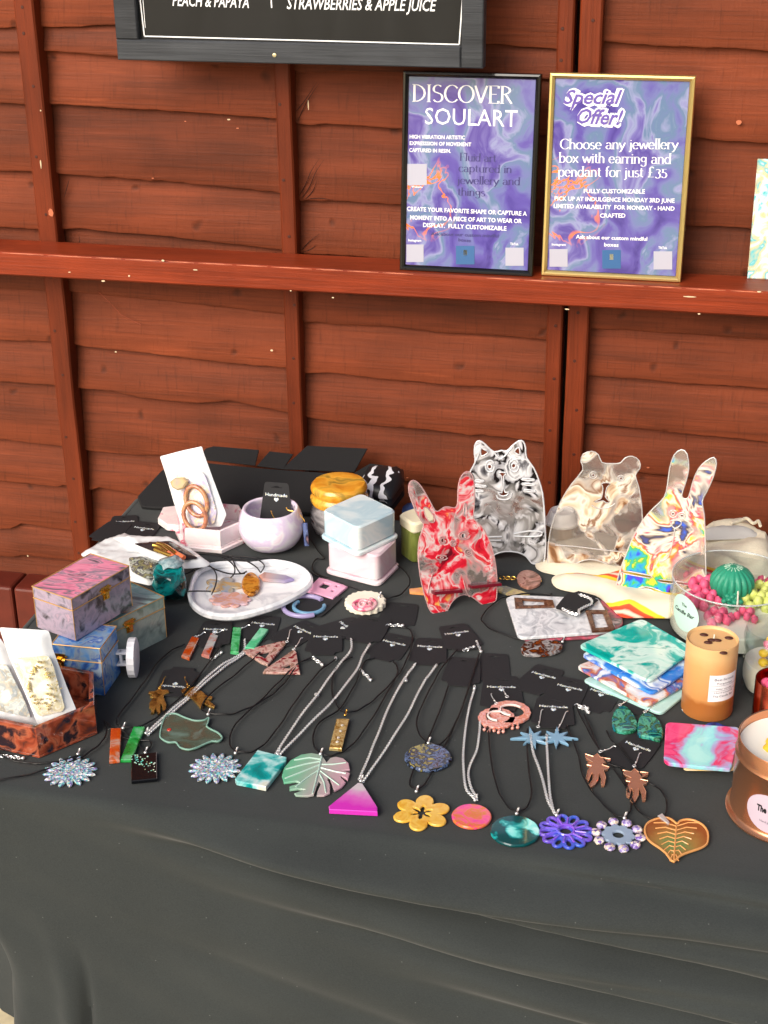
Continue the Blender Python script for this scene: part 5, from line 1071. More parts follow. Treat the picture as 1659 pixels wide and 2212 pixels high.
qbox('pink swirled lilac grey box with gold clasp, on top of the other two', (154, 1294.6), (278, 1222.6), (62, 1270.6), .084, .156, s_grey, t_pink, gline, (.55, 'a', 0), .27)
# ---------------------------------------------------------------- hexagonal boxes and pouches
def hexpts(pa, pb, left=True):
    a, b_ = P(pa), P(pb); a = Vector((a.x, a.y)); b_ = Vector((b_.x, b_.y)); d = b_-a; out = [a, b_]; ang = R_(60)
    for k in range(4):
        d = Vector((d.x*math.cos(ang)-d.y*math.sin(ang), d.x*math.sin(ang)+d.y*math.cos(ang))); out.append(out[-1]+d)
    return out
def openbox(root, pts, z0, h, wall, mat, name='box_body'):
    c = sum(pts, Vector((0, 0)))/len(pts); inn = [tuple(c+(p-c)*(1-wall)) for p in pts]; pts = [tuple(p) for p in pts]
    o1 = wslab(name, [pts, inn], h-.004, mat, root, z0+.004, .001); o2 = wslab('box_floor', [pts], .004, mat, root, z0, .0005); return o1
hp_ = hexpts((85, 1644), (218, 1588)); c_ = sum(hp_, Vector((0, 0)))/6
rust = SW('rust_black_resin', [(24, 28, 40), (40, 44, 58), (120, 58, 40), (165, 75, 50), (190, 105, 75), (60, 40, 44), (30, 34, 48)], 24, 1.3, .1, trans=.15, seed=4)
t = thing('hexagonal_box', 'rust red and black open hexagonal resin box holding white pouches', 'trinket box', (c_.x, c_.y, 0))
hp2 = [c_+(p-c_)*.94 for p in hp_]; openbox(t, hp2, .0008, hz(P((218, 1588)), 62), .09, rust)
pw = M('white_pouch_film', (232, 234, 236), .22, coat=.5)
def pouch(label, pts, pl, win, wmat, group=None, extra=None, h=.009, grips=True):
    w0 = [pl.uv(p) for p in pts]; cx_ = sum(a[0] for a in w0)/len(w0); cy_ = sum(a[1] for a in w0)/len(w0)
    t = thing('zip_pouch', label, 'pouch', pl.w((cx_, cy_)), group or 'white zip pouches')
    pillow('pouch_body', pts, h, pw, t, plane=pl, wr=.35, fr=75, edge=.012, step=.006, sm=1, seed=len(label))
    if grips:
        w4 = [pl.uv(p) for p in pts]; top = sorted(range(len(w4)), key=lambda i: -w4[i][1])[:6]; xa_ = min(w4[i][0] for i in top); xb_ = max(w4[i][0] for i in top)
    if win:
        wv = [pl.uv(p) for p in win]
        pillow('clear_window', win, h*.5, wmat, t, plane=Plane(pl.O+pl.N*(h*1.45), pl.U, pl.V), wr=.6, fr=70, edge=.01, step=.006, sm=1, seed=3)
    if extra: extra(t)
    return t
def rpx(pts, r=6): return [tuple(a) for a in round_poly(pts, r, 3)]
plA = leaning((-30, 1640), (95, 1600), 38)
plA = Plane(plA.O+Vector((0, .05, .012)), X3+Vector((0, .25, 0)), Vector((-.1, .5, 1)))
plB = Plane(plA.O+plA.N*.014, plA.U, plA.V)
pouch('white pouch with an opalescent window, behind the gold flake pouch', rpx(q('D', -260, 150, 0, 140, 60, 230, 170, 480, 265, 655, 250, 690, -120, 640, -260, 300)), plA,
      rpx(q('D', -140, 300, 40, 300, 150, 520, 185, 620, -100, 560)), SW('opal_contents', [(190, 195, 195), (215, 225, 222), (200, 190, 170), (160, 170, 175), (225, 225, 220)], 60, 1.5, .15, seed=8))
def flakes(t):
    g = []
    for k in range(90):
        u = random.random(); v = random.random(); a = 2*math.pi*u; rr = .55+.45*v
        x = 250+110*rr*math.cos(a)*.9+(v-.5)*40; y = 425+150*rr*math.sin(a)
        if not (100 < x < 385 and 265 < y < 600): continue
        w = PL(qc('D', x, y), plB.O+plB.N*.022, plB.N); g.append(blob_geo(w, random.uniform(.0012, .0028), .4, 3, 1, (1, 1, .7), k))
    mk('gold_flakes', *join(*g), M('pale_gold_flake', (232, 214, 160), .25, .7), t, smooth=0)
pouch('white pouch with gold flake bead window, leaning in the rust hexagonal box', rpx(q('D', -5, 78, 292, 96, 308, 145, 315, 200, 400, 430, 468, 595, 440, 620, 262, 683, 230, 670, 150, 470, 60, 270)), plB,
      rpx(q('D', 68, 262, 290, 248, 318, 300, 390, 560, 370, 585, 240, 612, 215, 590)), SW('pearl_contents', [(196, 190, 178), (225, 220, 205), (205, 196, 160), (235, 232, 225)], 90, 1.2, .2, seed=3), extra=flakes)
# pink hexagonal box
hp_ = hexpts((398, 1189), (479, 1196)); c_ = sum(hp_, Vector((0, 0)))/6
pkm = SW('white_pink_marble', [(248, 238, 238), (250, 240, 240), (248, 228, 230), (250, 242, 240), (205, 70, 105), (248, 235, 236)], 22, 1.2, .25, seed=11)
pkm = SW('white_pink_marble_b', [(250, 240, 240, .3), (248, 228, 230, .45), (250, 242, 240, .56), (238, 170, 185, .60), (208, 70, 105, .63), (248, 225, 228, .68)], 16, 1.2, .25, seed=23)
t = thing('hexagonal_box', 'white and pink marbled open hexagonal box holding a ring pouch', 'trinket box', (c_.x, c_.y, 0))
hin = [c_+(p-c_)*.94 for p in hp_]; wslab('base_rim', [[tuple(p) for p in [c_+(p-c_)*1.03 for p in hp_]]], .007, pkm, t, .0008)
openbox(t, hin, .008, hz(P((398, 1189)), 42)-.004, .08, pkm)
hl_ = [Vector((a.x, a.y)) for a in (P(x_, .012) for x_ in [(341, 1122), (352, 1098), (385, 1094), (420, 1110), (400, 1140), (360, 1136)])]
lid = wslab('hexagonal_lid', [[tuple(p) for p in hl_]], .014, pkm, None, .001, .002); tag(lid, 'pink and white hexagonal lid lying behind the hexagonal box', 'lid')
plR = Plane(P((425, 1185), .0)+Vector((0, .02, .012)), Vector((1, -.1, 0)), Vector((.05, .28, 1)))
def ring_keys(t):
    q2 = lambda x, y: plR.uv(qc('L', x, y))
    rose = SW('rose_gold_resin', [(150, 100, 80), (205, 130, 100), (215, 160, 110), (170, 150, 130)], 60, 1.2, .12, trans=.2, seed=2)
    off = .021
    for (cx_, cy_, rx, ry) in ((680, 750, 115, 160), (670, 910, 120, 150)):
        pts = [plR.w(plR.uv(qc('L', cx_+rx*math.cos(a)*.95+ry*.25*math.sin(a), cy_+ry*math.sin(a)-rx*.1*math.cos(a))), off) for a in [k*2*math.pi/28 for k in range(28)]]
        tube('key_hoop', pts, .0042, rose, t, 8, True); off += .003
    g = [plR.uv(qc('L', x, y)) for x, y in ((415, 540), (470, 495), (560, 490), (605, 535), (560, 610), (500, 630), (440, 600))]
    vs, fs = prism_geo([g], plR.O+plR.N*.030, plR.U, plR.V, plR.N, .008, .0025); mk('gem_charm', vs, fs, SW('champagne_gem', [(205, 170, 130), (225, 200, 150), (190, 180, 170)], 50, 1, .08, trans=.3), t, smooth=20)
pouch('white pouch holding rose gold hoops, standing in the pink hexagonal box', rpx(q('L', 235, 285, 460, 225, 690, 175, 705, 235, 800, 500, 930, 850, 955, 910, 900, 1040, 560, 1060, 470, 1050, 380, 760, 300, 480), 4), plR,
      rpx(q('L', 400, 480, 680, 440, 730, 500, 850, 880, 820, 1010, 590, 1040, 480, 700)), SW('holo_window', [(205, 200, 200), (215, 222, 232), (235, 215, 180), (190, 180, 215), (225, 225, 228), (160, 130, 100)], 30, 1.5, .1, seed=6), extra=ring_keys, h=.008)
# flat pouches behind the boxes
plC = Plane((0, 0, .02), X3, Y3); plD = Plane((0, 0, .034), X3, Y3); plE = Plane((0, 0, .055), X3, Y3)
tq = pouch('white pouch with a dark swirl window lying behind the pink swirled box', rpx(q('A', 480, 748, 620, 670, 760, 624, 900, 690, 1010, 775, 960, 900, 900, 935, 780, 905, 700, 860, 560, 800)), plC,
      rpx(q('A', 770, 765, 860, 760, 950, 790, 935, 880, 880, 895, 790, 850)), SW('abalone_contents', [(40, 46, 60), (90, 100, 90), (190, 195, 180), (60, 60, 80), (150, 150, 110), (30, 34, 40)], 40, 1.8, .1, seed=3))
rg = tube('pearl_arc', [plC.w(plC.uv(qc('A', 640+130*math.cos(a), 860-120*math.sin(a))), .004) for a in [R_(10+i*14) for i in range(9)]], .004, M('pearl_white', (250, 240, 242), .3), tq, 8)
def rings2(t):
    g = [tube_geo(catmull([plE.w(plE.uv(qc('A', x, y)), 0) for x, y in pp], 3, False), .004, 8) for pp in (((920, 690), (960, 700), (1010, 735)), ((930, 715), (980, 735), (1030, 755)), ((945, 680), (1000, 700), (1060, 745)))]
    mk('gold_bands', *join(*g), gold, t, smooth=60)
    g = [tube_geo(catmull([plE.w(plE.uv(qc('A', x, y)), 0) for x, y in pp], 3, False), .004, 8) for pp in (((1010, 735), (1050, 765), (1090, 780)), ((1030, 720), (1070, 745), (1105, 765)))]
    mk('orange_bands', *join(*g), M('coral_resin', (225, 120, 80), .15), t, smooth=60)
pouch('white pouch with a black window of gold bands, beside the pink hexagonal box', rpx(q('A', 670, 645, 830, 645, 1040, 655, 1150, 720, 1265, 803, 1240, 822, 1110, 833, 900, 770)), plD,
      rpx(q('A', 800, 682, 1020, 665, 1120, 720, 1190, 770, 1110, 780, 950, 740)), M('dark_window', (52, 46, 48), .15), extra=rings2)
# ---------------------------------------------------------------- bowl with earring card, orange lidded jar
c = P((588, 1180)); k_ = mpp(c); kv = k_/math.cos(decl(c))
lil = SW('lilac_white_marble', [(240, 238, 244), (232, 222, 238), (222, 205, 232), (245, 240, 245), (236, 212, 228), (205, 200, 230)], 13, 1.3, .22, stretch=(1, 1, 2), seed=4)
t = thing('trinket_bowl', 'round lilac and white marbled bowl with an earring card standing in it', 'bowl', c)
prof = [(30*k_, .001), (52*k_, 8*kv), (66*k_, 26*kv), (71*k_, 46*kv), (68*k_, 66*kv), (61*k_, 82*kv), (57*k_, 84*kv), (53*k_, 80*kv), (60*k_, 62*kv), (62*k_, 45*kv), (55*k_, 22*kv), (30*k_, 8*kv), (0, 7*kv)]
pp = catmull([(a, b_, 0) for a, b_ in prof], 3, False); lathe('bowl', (c.x, c.y, 0), [(max(0, p[0]), p[1]) for p in pp], lil, t, 48)
cp = Plane(P((610, 1170), 0)+Vector((0, -.006, .01)), Vector((1, .02, 0)), Vector((-.03, .22, 1)))
a0 = cp.uv((592, 1126)); a1 = cp.uv((584, 1046)); o_ = (a0[0]+.022, (a0[1]+a1[1])/2-.012)
crd = card('black tapered earring card standing in the lilac bowl', None, None, plane=Plane(cp.w((cp.uv((597, 1090))[0], cp.uv((597, 1085))[1])), cp.U, cp.V), w=.062, h=.074, rd=True, t=.001, slot=True)
def hang(lab, px0, px1, px2, w_):
    t = thing('earring', lab, 'earring', PL(px1, cp.O+cp.N*.012, cp.N), 'navy rod earrings in the bowl')
    pq = Plane(cp.O+cp.N*.028, cp.U, cp.V)
    A_, B_ = Vector(pq.uv(px1)), Vector(pq.uv(px2)); d = (B_-A_).normalized(); nn = Vector((-d.y, d.x))*w_
    pq.slab('pendant', [tuple(A_+nn), tuple(A_-nn), tuple(B_-nn), tuple(B_+nn)], .005, SW('navy_clear_resin', [(20, 22, 60), (30, 34, 90), (130, 150, 205), (24, 24, 60), (190, 150, 150)], 60, 1, .08, trans=.2, stretch=(1.4, 1, .3), seed=7), t, asuv=True, bev=.001)
    tube('hook', catmull([pq.w(pq.uv(p), 0) for p in px0], 3, False), .0009, gold, t, 5)
hang('left navy and clear rod earring hanging over the bowl rim', [(585, 1103), (588, 1112), (594, 1122), (592, 1132), (591, 1140)], (591, 1142), (582, 1199), .0052)
hang('right navy and clear rod earring hanging outside the bowl', [(618, 1096), (622, 1102), (632, 1104), (645, 1110), (656, 1122), (658, 1128)], (658, 1130), (662, 1180), .0045)
c = P((735, 1150)); k_ = mpp(c); kv = k_/math.cos(decl(c))
t = thing('lidded_jar', 'grey marbled jar with a shiny orange ringed lid', 'jar', c)
lathe('jar_body', (c.x, c.y, 0), [(48*k_, .001), (60*k_, 10*kv), (65*k_, 30*kv), (63*k_, 48*kv), (56*k_, 62*kv), (52*k_, 68*kv)], SW('grey_streak_resin', [(40, 40, 44), (110, 108, 112), (160, 158, 160), (80, 78, 82)], 16, 1.5, .15, stretch=(1, 1, 3), seed=9), t, 40)
org = SW('orange_pearl_resin', [(200, 120, 20), (225, 150, 40), (240, 175, 60), (160, 130, 50), (230, 150, 30)], 18, 1.4, .2, seed=2)
lathe('lid', (c.x, c.y, 0), [(a*k_, b_*kv) for a, b_ in ((52, 66), (60, 68), (63, 74), (63, 79), (58, 84), (57, 87), (60, 91), (62, 97), (61, 103), (56, 108), (40, 110), (30, 109), (0, 108))], org, t, 48)
# ---------------------------------------------------------------- lidded square boxes
def sq(label, F, L, Rr, z0, h, mat, mb, flange=True, group=None, capm=None):
    f, l_, r = P(F, z0), P(L, z0), P(Rr, z0); pts = [(f.x, f.y), (r.x, r.y), (r.x+l_.x-f.x, r.y+l_.y-f.y), (l_.x, l_.y)]
    cx_ = sum(p[0] for p in pts)/4; cy_ = sum(p[1] for p in pts)/4; sc = lambda k: round_poly([(cx_+(p[0]-cx_)*k, cy_+(p[1]-cy_)*k) for p in pts], .015)
    t = thing('square_box', label, 'trinket box', (cx_, cy_, z0), group)
    if flange: wslab('lid_rim', [sc(1)], .008, mb, t, z0+.0005, .002)
    wslab('box_body', [sc(.93)], h-(.008 if flange else 0)-(.012 if capm else 0), mat, t, z0+(.009 if flange else .0005), .003)
    if capm: wslab('lid', [sc(.99)], .022, capm, t, z0+h-.014, .004); c2 = sc(.9)
    return t
wb = SW('milky_blue_resin', [(226, 238, 240), (210, 230, 236), (184, 214, 226), (232, 240, 240), (200, 224, 232)], 9, 1.2, .25, seed=5); wp = SW('milky_pink_resin', [(236, 230, 233), (236, 220, 226), (228, 196, 208), (238, 232, 234)], 8, 1.2, .25, seed=7)
h1 = hz(P((819, 1271)), 66)*.98
sq('white box with a pink tint, under the pale blue white box', (819, 1271), (700, 1240), (867, 1224), 0, h1, wp, wp, group='stacked square lidded boxes')
hq = P((772, 1205), h1)
sq('white box with a pale blue tint, upper of the two stacked boxes', (772, 1207), (689, 1163), (865, 1163), h1, hz(hq, 62), wb, wb, group='stacked square lidded boxes')
gbm = SW('olive_streak_resin', [(70, 80, 30), (110, 122, 55), (140, 150, 80), (90, 100, 40)], 26, 1, .3, stretch=(1, 1, .3), seed=3)
sq('small olive green box with a cream lid behind the red rabbit holder', (893, 1222), (858, 1196), (950, 1200), 0, .072, gbm, gbm, False, capm=M('cream_lid_resin', (238, 230, 200), .25, bump=.1))
# ---------------------------------------------------------------- black folded cases at the back
blk = M('black_felt_board', (24, 24, 26), .85, bump=.2, bs=400)
a = P((300, 1100), .004); cs = Plane(a, Vector((1, .02, 0)), Vector((0, 1, .42)))
t = thing('folded_display_case', 'large flat black folded display case lying against the fence', 'display case', a+Vector((.3, .1, 0)))
cs.slab('case_body', rpx(q('Z', 296, 1072, 350, 1014, 415, 986, 440, 998, 560, 1010, 640, 1016, 762, 1024, 800, 1040, 845, 1098, 700, 1106, 500, 1104, 345, 1097, 305, 1094), 5), .012, blk, t, bev=.002)
for pts in (q('Z', 428, 994, 445, 972, 462, 967, 560, 975, 552, 1008), q('Z', 556, 1009, 583, 978, 634, 984, 612, 1016), q('Z', 610, 1016, 664, 966, 794, 972, 766, 1022)):
    cs.slab('flap', pts, .003, blk, t, off=.0045, bev=.0005)
cs.slab('flap', q('Z', 766, 1024, 800, 1004, 830, 1008, 790, 1050), .003, blk, t, off=.004, bev=.0005)
zeb, n, l, b = nt('black_white_print'); tc = n.new('ShaderNodeTexCoord'); w_ = n.new('ShaderNodeTexWave'); w_.inputs['Scale'].default_value = 9; w_.inputs['Distortion'].default_value = 7; w_.inputs['Detail Scale'].default_value = 2.5; l.new(tc.outputs['Object'], w_.inputs['Vector'])
rp = n.new('ShaderNodeValToRGB'); rp.color_ramp.interpolation = 'CONSTANT'; rp.color_ramp.elements[0].color = (.012, .012, .014, 1); rp.color_ramp.elements[1].color = (.7, .7, .75, 1); rp.color_ramp.elements[1].position = .8; l.new(w_.outputs[0], rp.inputs[0]); l.new(rp.outputs[0], b.inputs['Base Color']); b.inputs['Roughness'].default_value = .35
for k, dy in enumerate((0, 1, 2)):
    a = P((835, 1096), .001+k*.02); pz = Plane(a, Vector((1, .05, 0)), Vector((0, 1, .25)))
    s_ = pillow('zip_case', rpx(q('Z', 770, 1100-dy*14, 785, 1050-dy*12, 800, 1040-dy*14, 872, 1046-dy*15, 874, 1070-dy*15, 845, 1108-dy*14), 3), .016, zeb if k else blk, None, plane=pz, wr=.15, fr=20, edge=.01, step=.01, sm=1, seed=k)
    tag(s_, ('black zip case at the bottom of the printed case pile', 'black and white patterned zip case in the middle of the pile', 'black and white patterned zip case on top of the pile')[k], 'zip case', 'zip cases piled beside the jar')
tag(pillow('cloth_scrap', q('Z', 868, 1100, 880, 1082, 920, 1090, 925, 1120, 885, 1115), .012, M('navy_cloth', (50, 70, 120), .8), None, sm=2, step=.01), 'small blue cloth behind the red rabbit ears', 'cloth')
# ---------------------------------------------------------------- teal geode, phone grip
c = P((367, 1296)); k_ = mpp(c); kv = k_/math.cos(decl(c))
t = thing('geode_holder', 'dark teal resin rock with a pale crystal top', 'resin rock', c)
v1, f1 = blob_geo((c.x, c.y, 44*kv), 44*k_, .35, 1.6, 3, (.93, .93, 1.05), 3)
v1 = [Vector((v.x, v.y, max(.001, min(v.z, 72*kv+.3*(v.y-c.y))))) for v in v1]
mk('rock', v1, f1, SW('deep_teal_resin', [(0, 30, 34), (0, 60, 64), (0, 120, 120), (10, 160, 160), (0, 50, 54), (0, 24, 28)], 22, 1.6, .06, trans=.25, seed=2), t, smooth=25)
v2, f2 = blob_geo((c.x+.004, c.y+.008, 76*kv), 27*k_, .5, 2.5, 2, (1, 1, .42), 8); mk('crystal_top', v2, f2, SW('pale_crystal', [(120, 150, 160), (160, 190, 196), (195, 215, 218), (110, 140, 150)], 60, 1.2, .12, trans=.25), t, smooth=20)
c = P((268, 1458)); r_ = 42*mpp(c); ax = Vector((1, .24, 0)).normalized(); sd_ = ax.cross(Z3)
wpl = M('white_plastic', (240, 240, 246), .3)
t = thing('phone_grip', 'white round phone grip standing on edge beside the blue box', 'phone grip', (c.x, c.y, 0))
def disk_axis(cc, r, th, rib=0, n_=40):
    vs = []; fs = []; pr = [(0, -th/2), (r*.92, -th/2), (r, -th/2+.001), (r, th/2-.001), (r*.92, th/2), (0, th/2)]
    for rr, o in pr:
        for k in range(n_):
            a = 2*math.pi*k/n_; r2 = rr*(1+(.03 if (k % 2 and rib and rr == r) else 0)); vs.append(cc+ax*o+sd_*math.cos(a)*r2+Z3*math.sin(a)*r2)
    for i in range(len(pr)-1):
        for k in range(n_): fs.append([i*n_+k, i*n_+(k+1) % n_, (i+1)*n_+(k+1) % n_, (i+1)*n_+k])
    return vs, fs
cc = Vector((c.x, c.y, r_*1.02)); mk('back_disc', *disk_axis(cc-ax*.022, r_*.92, .005), wpl, t, smooth=30); mk('ribbed_disc', *disk_axis(cc+ax*.016, r_, .013, 1), wpl, t, smooth=20)
for s in (-1, 1): boxo('post', cc-ax*.021+Z3*(s*.010-.002)+sd_*-.006, ax*.032, sd_*.012, Z3*.004, wpl, t, .001)
boxo('post', cc-ax*.004-sd_*.005-Z3*.012, ax*.004, sd_*.01, Z3*.024, wpl, t, .001)
# ---------------------------------------------------------------- marble heart tray and its pendants
mb = SW('white_marble', [(250, 250, 252), (248, 248, 250), (250, 250, 252), (240, 241, 245), (212, 214, 220), (250, 250, 252), (250, 250, 252)], 11, 1.3, .2, seed=5)
t = thing('marble_tray', 'white marbled heart shaped tray with pendants on it', 'tray', P((540, 1270)))
ho = [(408, 1262), (420, 1232), (445, 1216), (490, 1210), (540, 1212), (585, 1206), (630, 1212), (662, 1226), (676, 1245), (668, 1264), (640, 1283), (600, 1303), (560, 1316), (520, 1326), (480, 1328), (440, 1321), (414, 1303), (405, 1282)]
cx_, cy_ = 535, 1262; hi = [(cx_+(x-cx_)*.93, cy_-1+(y-cy_)*.90) for x, y in ho]
slab('tray_rim', ho, .014, mb, t, z0=.010, holes=[hi], sm=3, bev=.004); slab('tray_base', ho, .009, mb, t, z0=.0008, sm=3, bev=.003)
zt_ = .0105
def tp(pts, t_, mat, par, sm=2): return slab('pendant', pts, t_, mat, par, z0=zt_, sm=sm, bev=.001)
def onz(f_):
    return f_
c = qc('A', 1340, 928)
t = thing('necklace', 'black cord necklace with a blue flower pendant with orange centre on the heart tray', 'necklace', P(c, zt_), 'necklaces on the heart tray')
w0 = [P(qc('A', 1340+115*(.55+.5*abs(math.cos(2.5*a)))*math.cos(a), 928+48*(.55+.5*abs(math.cos(2.5*a)))*math.sin(a)), .0145) for a in [k*2*math.pi/60 for k in range(60)]]
wslab('pendant', [[(a.x, a.y) for a in w0]], .004, SW('blue_orange_resin', [(150, 170, 195), (175, 190, 210), (200, 190, 170), (225, 180, 110), (160, 180, 205)], 30, 1.2, .15, trans=.2, seed=4), t, zt_)
def tstrand(px, par): return tube('cord', [w+Z3*0 for w in catmull([P(p, .026) for p in px], 6, False)], .00125, cordm, par, 6)
tstrand(q('A', 1385, 885, 1408, 855, 1400, 810, 1340, 765, 1250, 745, 1165, 740, 1080, 700), t)
c = qc('A', 1380, 1015); t = thing('necklace', 'black cord necklace with a pale pink flower pendant on the heart tray', 'necklace', P(c, zt_), 'necklaces on the heart tray')
w0 = [P(qc('A', 1380+128*(.8+.2*abs(math.cos(5*a)))*math.cos(a), 1013+44*(.8+.2*abs(math.cos(5*a)))*math.sin(a)), .0145) for a in [k*2*math.pi/80 for k in range(80)]]
wslab('pendant', [[(a.x, a.y) for a in w0]], .004, SW('pale_pink_orange_resin', [(225, 190, 205), (235, 205, 215), (235, 170, 140), (215, 180, 205)], 40, 1.2, .15, trans=.15, seed=9), t, zt_)
tstrand(q('A', 1270, 985, 1290, 940, 1300, 880, 1280, 835, 1240, 815, 1150, 850, 1090, 870), t); tstrand(q('A', 1265, 968, 1200, 966, 1120, 968), t)
c = qc('A', 1505, 915); t = thing('necklace', 'black cord necklace with an amber oval pendant on the heart tray', 'necklace', P(c, zt_), 'necklaces on the heart tray')
w0 = [P((c[0]+(20*math.cos(a)), c[1]+24*math.sin(a)), .018) for a in [k*2*math.pi/30 for k in range(30)]]
wslab('pendant', [[(a.x, a.y) for a in w0]], .007, SW('amber_smoke_resin', [(150, 80, 20), (225, 140, 40), (235, 165, 60), (180, 110, 30), (120, 70, 30)], 40, 1.5, .08, trans=.25, seed=2), t, zt_, .002)
tstrand(q('A', 1480, 848, 1445, 860, 1415, 820, 1385, 770, 1300, 745), t); tstrand(q('A', 1470, 860, 1380, 862, 1290, 835, 1220, 800, 1140, 852), t)
c = qc('A', 1640, 880); t = thing('necklace', 'black cord necklace with an orange to violet crystal point pendant on the heart tray', 'necklace', P(c, zt_), 'necklaces on the heart tray')
cry, n, l, b = nt('crystal_fade'); tc = n.new('ShaderNodeTexCoord'); sx = n.new('ShaderNodeSeparateXYZ'); l.new(tc.outputs['Object'], sx.inputs[0]); mr = n.new('ShaderNodeMapRange'); mr.inputs['From Min'].default_value = -.03; mr.inputs['From Max'].default_value = .05; l.new(sx.outputs[0], mr.inputs['Value']); rp = n.new('ShaderNodeValToRGB'); l.new(mr.outputs[0], rp.inputs[0])
rp.color_ramp.elements[0].color = lin((215, 140, 105))+(1,); rp.color_ramp.elements[1].color = lin((140, 125, 190))+(1,); e = rp.color_ramp.elements.new(.5); e.color = lin((165, 155, 165))+(1,); l.new(rp.outputs[0], b.inputs['Base Color']); b.inputs['Roughness'].default_value = .12
slab('pendant', q('B', 78, 868, 110, 848, 245, 868, 290, 888, 235, 902, 100, 892), .007, cry, t, z0=zt_, bev=.002)
tstrand(q('B', 90, 855, 110, 810, 50, 770, -80, 755, -220, 740, -300, 742), t); tstrand(q('B', 85, 850, 60, 820, -10, 780, -90, 765), t)
# ---------------------------------------------------------------- marbled tray with brown windows, second tray beneath
t = thing('marble_tray', 'grey marbled rectangular tray below the upper one, mostly hidden', 'tray', P((1215, 1340)))
slab('tray', rpx(q('C', 130, 1050, 640, 1020, 770, 1010, 790, 1160, 700, 1240, 200, 1262), 4), .004, SW('pink_grey_pour_tray', [(60, 60, 62), (200, 90, 110), (90, 90, 94), (225, 200, 200)], 20, 1.3, .2), t, bev=.001)
t = thing('marble_tray', 'white and grey marbled rectangular tray with two brown window frames', 'tray', P((1210, 1330)))
mg = SW('grey_white_marble', [(150, 154, 162), (205, 208, 214), (232, 234, 238), (180, 184, 192), (225, 227, 232)], 20, 1.6, .15, seed=6)
slab('tray', rpx(q('C', 85, 1008, 130, 988, 640, 1008, 745, 1180, 735, 1200, 640, 1210, 185, 1243, 155, 1230), 4), .006, mg, t, z0=.006, bev=.001)
br = SW('brown_clear_resin', [(70, 40, 26), (120, 76, 50), (90, 54, 36), (150, 110, 84)], 30, 1.2, .1, trans=.2)
slab('window_frame', q('C', 135, 1003, 368, 1018, 378, 1055, 142, 1062), .004, br, t, z0=.0125, holes=[q('C', 185, 1015, 310, 1022, 316, 1048, 190, 1050)])
slab('window_frame', q('C', 562, 1078, 690, 1078, 742, 1188, 728, 1198, 602, 1205), .004, br, t, z0=.0125, holes=[q('C', 600, 1095, 665, 1092, 700, 1180, 625, 1186)])
card('black card lying upside down on the marble tray with brown frames', qc('C', 510, 1035), (-100, -28), text=False, z=.018, w=.055, h=.075)
t = thing('necklace', 'silver clasped necklace bundled at the card on the marble tray', 'necklace', P(qc('C', 560, 1030), .02), 'pendant necklaces laid along the cloth')
mk('chain', *chain_geo(catmull([P(p, .022) for p in q('C', 430, 1075, 470, 1095, 520, 1105, 525, 1080, 560, 1060, 600, 1040, 590, 1010, 520, 985)], 4, False), .0032, .003, .002, .0007), steel, t, smooth=60)
# ---------------------------------------------------------------- coasters
def coaster(label, L, T, Rr, B_, z, mats, name='coaster', grp='marbled coasters stacked under the tan candle'):
    c = [P(p, z+.0055) for p in (L, B_, Rr, T)]; pts = round_poly([(a.x, a.y) for a in c], .012, 5)
    vs, fs = prism_geo([pts], Vector((0, 0, z+.0055)), X3, Y3, Z3, .0055, .0012); o = mk(name, vs, fs, mats, None); tag(o, label, 'coaster', grp); return o
gold_rim = gline
coaster('mint green coaster at the bottom of the four coaster stack', (1256, 1468), (1385, 1420), (1492, 1490), (1428, 1542), .0008, SW('mint_coaster', [(170, 215, 210), (190, 228, 222), (150, 205, 200)], 9, 1, .15))
coaster('white and rust coaster, third from the top of the stack', (1243, 1438), (1378, 1388), (1494, 1470), (1398, 1524), .0085, SW('white_rust_coaster', [(240, 238, 236), (228, 232, 238), (235, 220, 210), (205, 110, 70), (60, 110, 190), (236, 236, 238)], 22, 1.4, .15, seed=2))
coaster('white and bright blue coaster, second from the top of the stack', (1254, 1412), (1385, 1365), (1500, 1440), (1408, 1498), .016, SW('white_blue_coaster', [(235, 242, 250), (25, 100, 205), (225, 238, 250), (40, 120, 220), (60, 140, 225), (240, 244, 250)], 15, 1.3, .15, seed=9))
coaster('teal and white coaster on top of the stack', (1248, 1393), (1386, 1335), (1502, 1401), (1402, 1471), .0245, SW('teal_white_coaster', [(0, 160, 150), (10, 170, 160), (30, 180, 168), (190, 232, 222), (215, 240, 232), (20, 170, 160)], 18, 1.5, .1, seed=4))
coaster('dark blue coaster peeking out behind the pink coaster', (1450, 1600), (1540, 1556), (1625, 1590), (1560, 1640), .0008, SW('navy_coaster', [(20, 40, 90), (30, 70, 160), (60, 100, 200), (16, 24, 40)], 22, 1.3, .15), grp='small coaster pile beside the copper tins')
o = slab('coaster', rpx(q('N', 640, 440, 1300, 425, 1385, 520, 1260, 930, 640, 925), 8), .005, SW('yellow_cream_coaster', [(245, 215, 130), (240, 225, 190), (235, 200, 120)], 15, 1), None, z0=.008, bev=.001); tag(o, 'cream and yellow coaster between the dark blue and pink ones', 'coaster', 'small coaster pile beside the copper tins')
o = slab('coaster', rpx(q('N', 432, 385, 480, 370, 1300, 430, 1322, 500, 1225, 900, 1205, 932, 800, 900, 460, 860, 408, 815), 5), .006, SW('pink_aqua_coaster', [(225, 40, 105), (235, 60, 120), (240, 90, 140), (225, 50, 110), (170, 160, 215), (140, 220, 225), (160, 230, 230)], 13, 1.5, .12, seed=21), None, z0=.015, bev=.001); tag(o, 'bright pink and aqua rectangular coaster, top of its small pile', 'coaster', 'small coaster pile beside the copper tins')
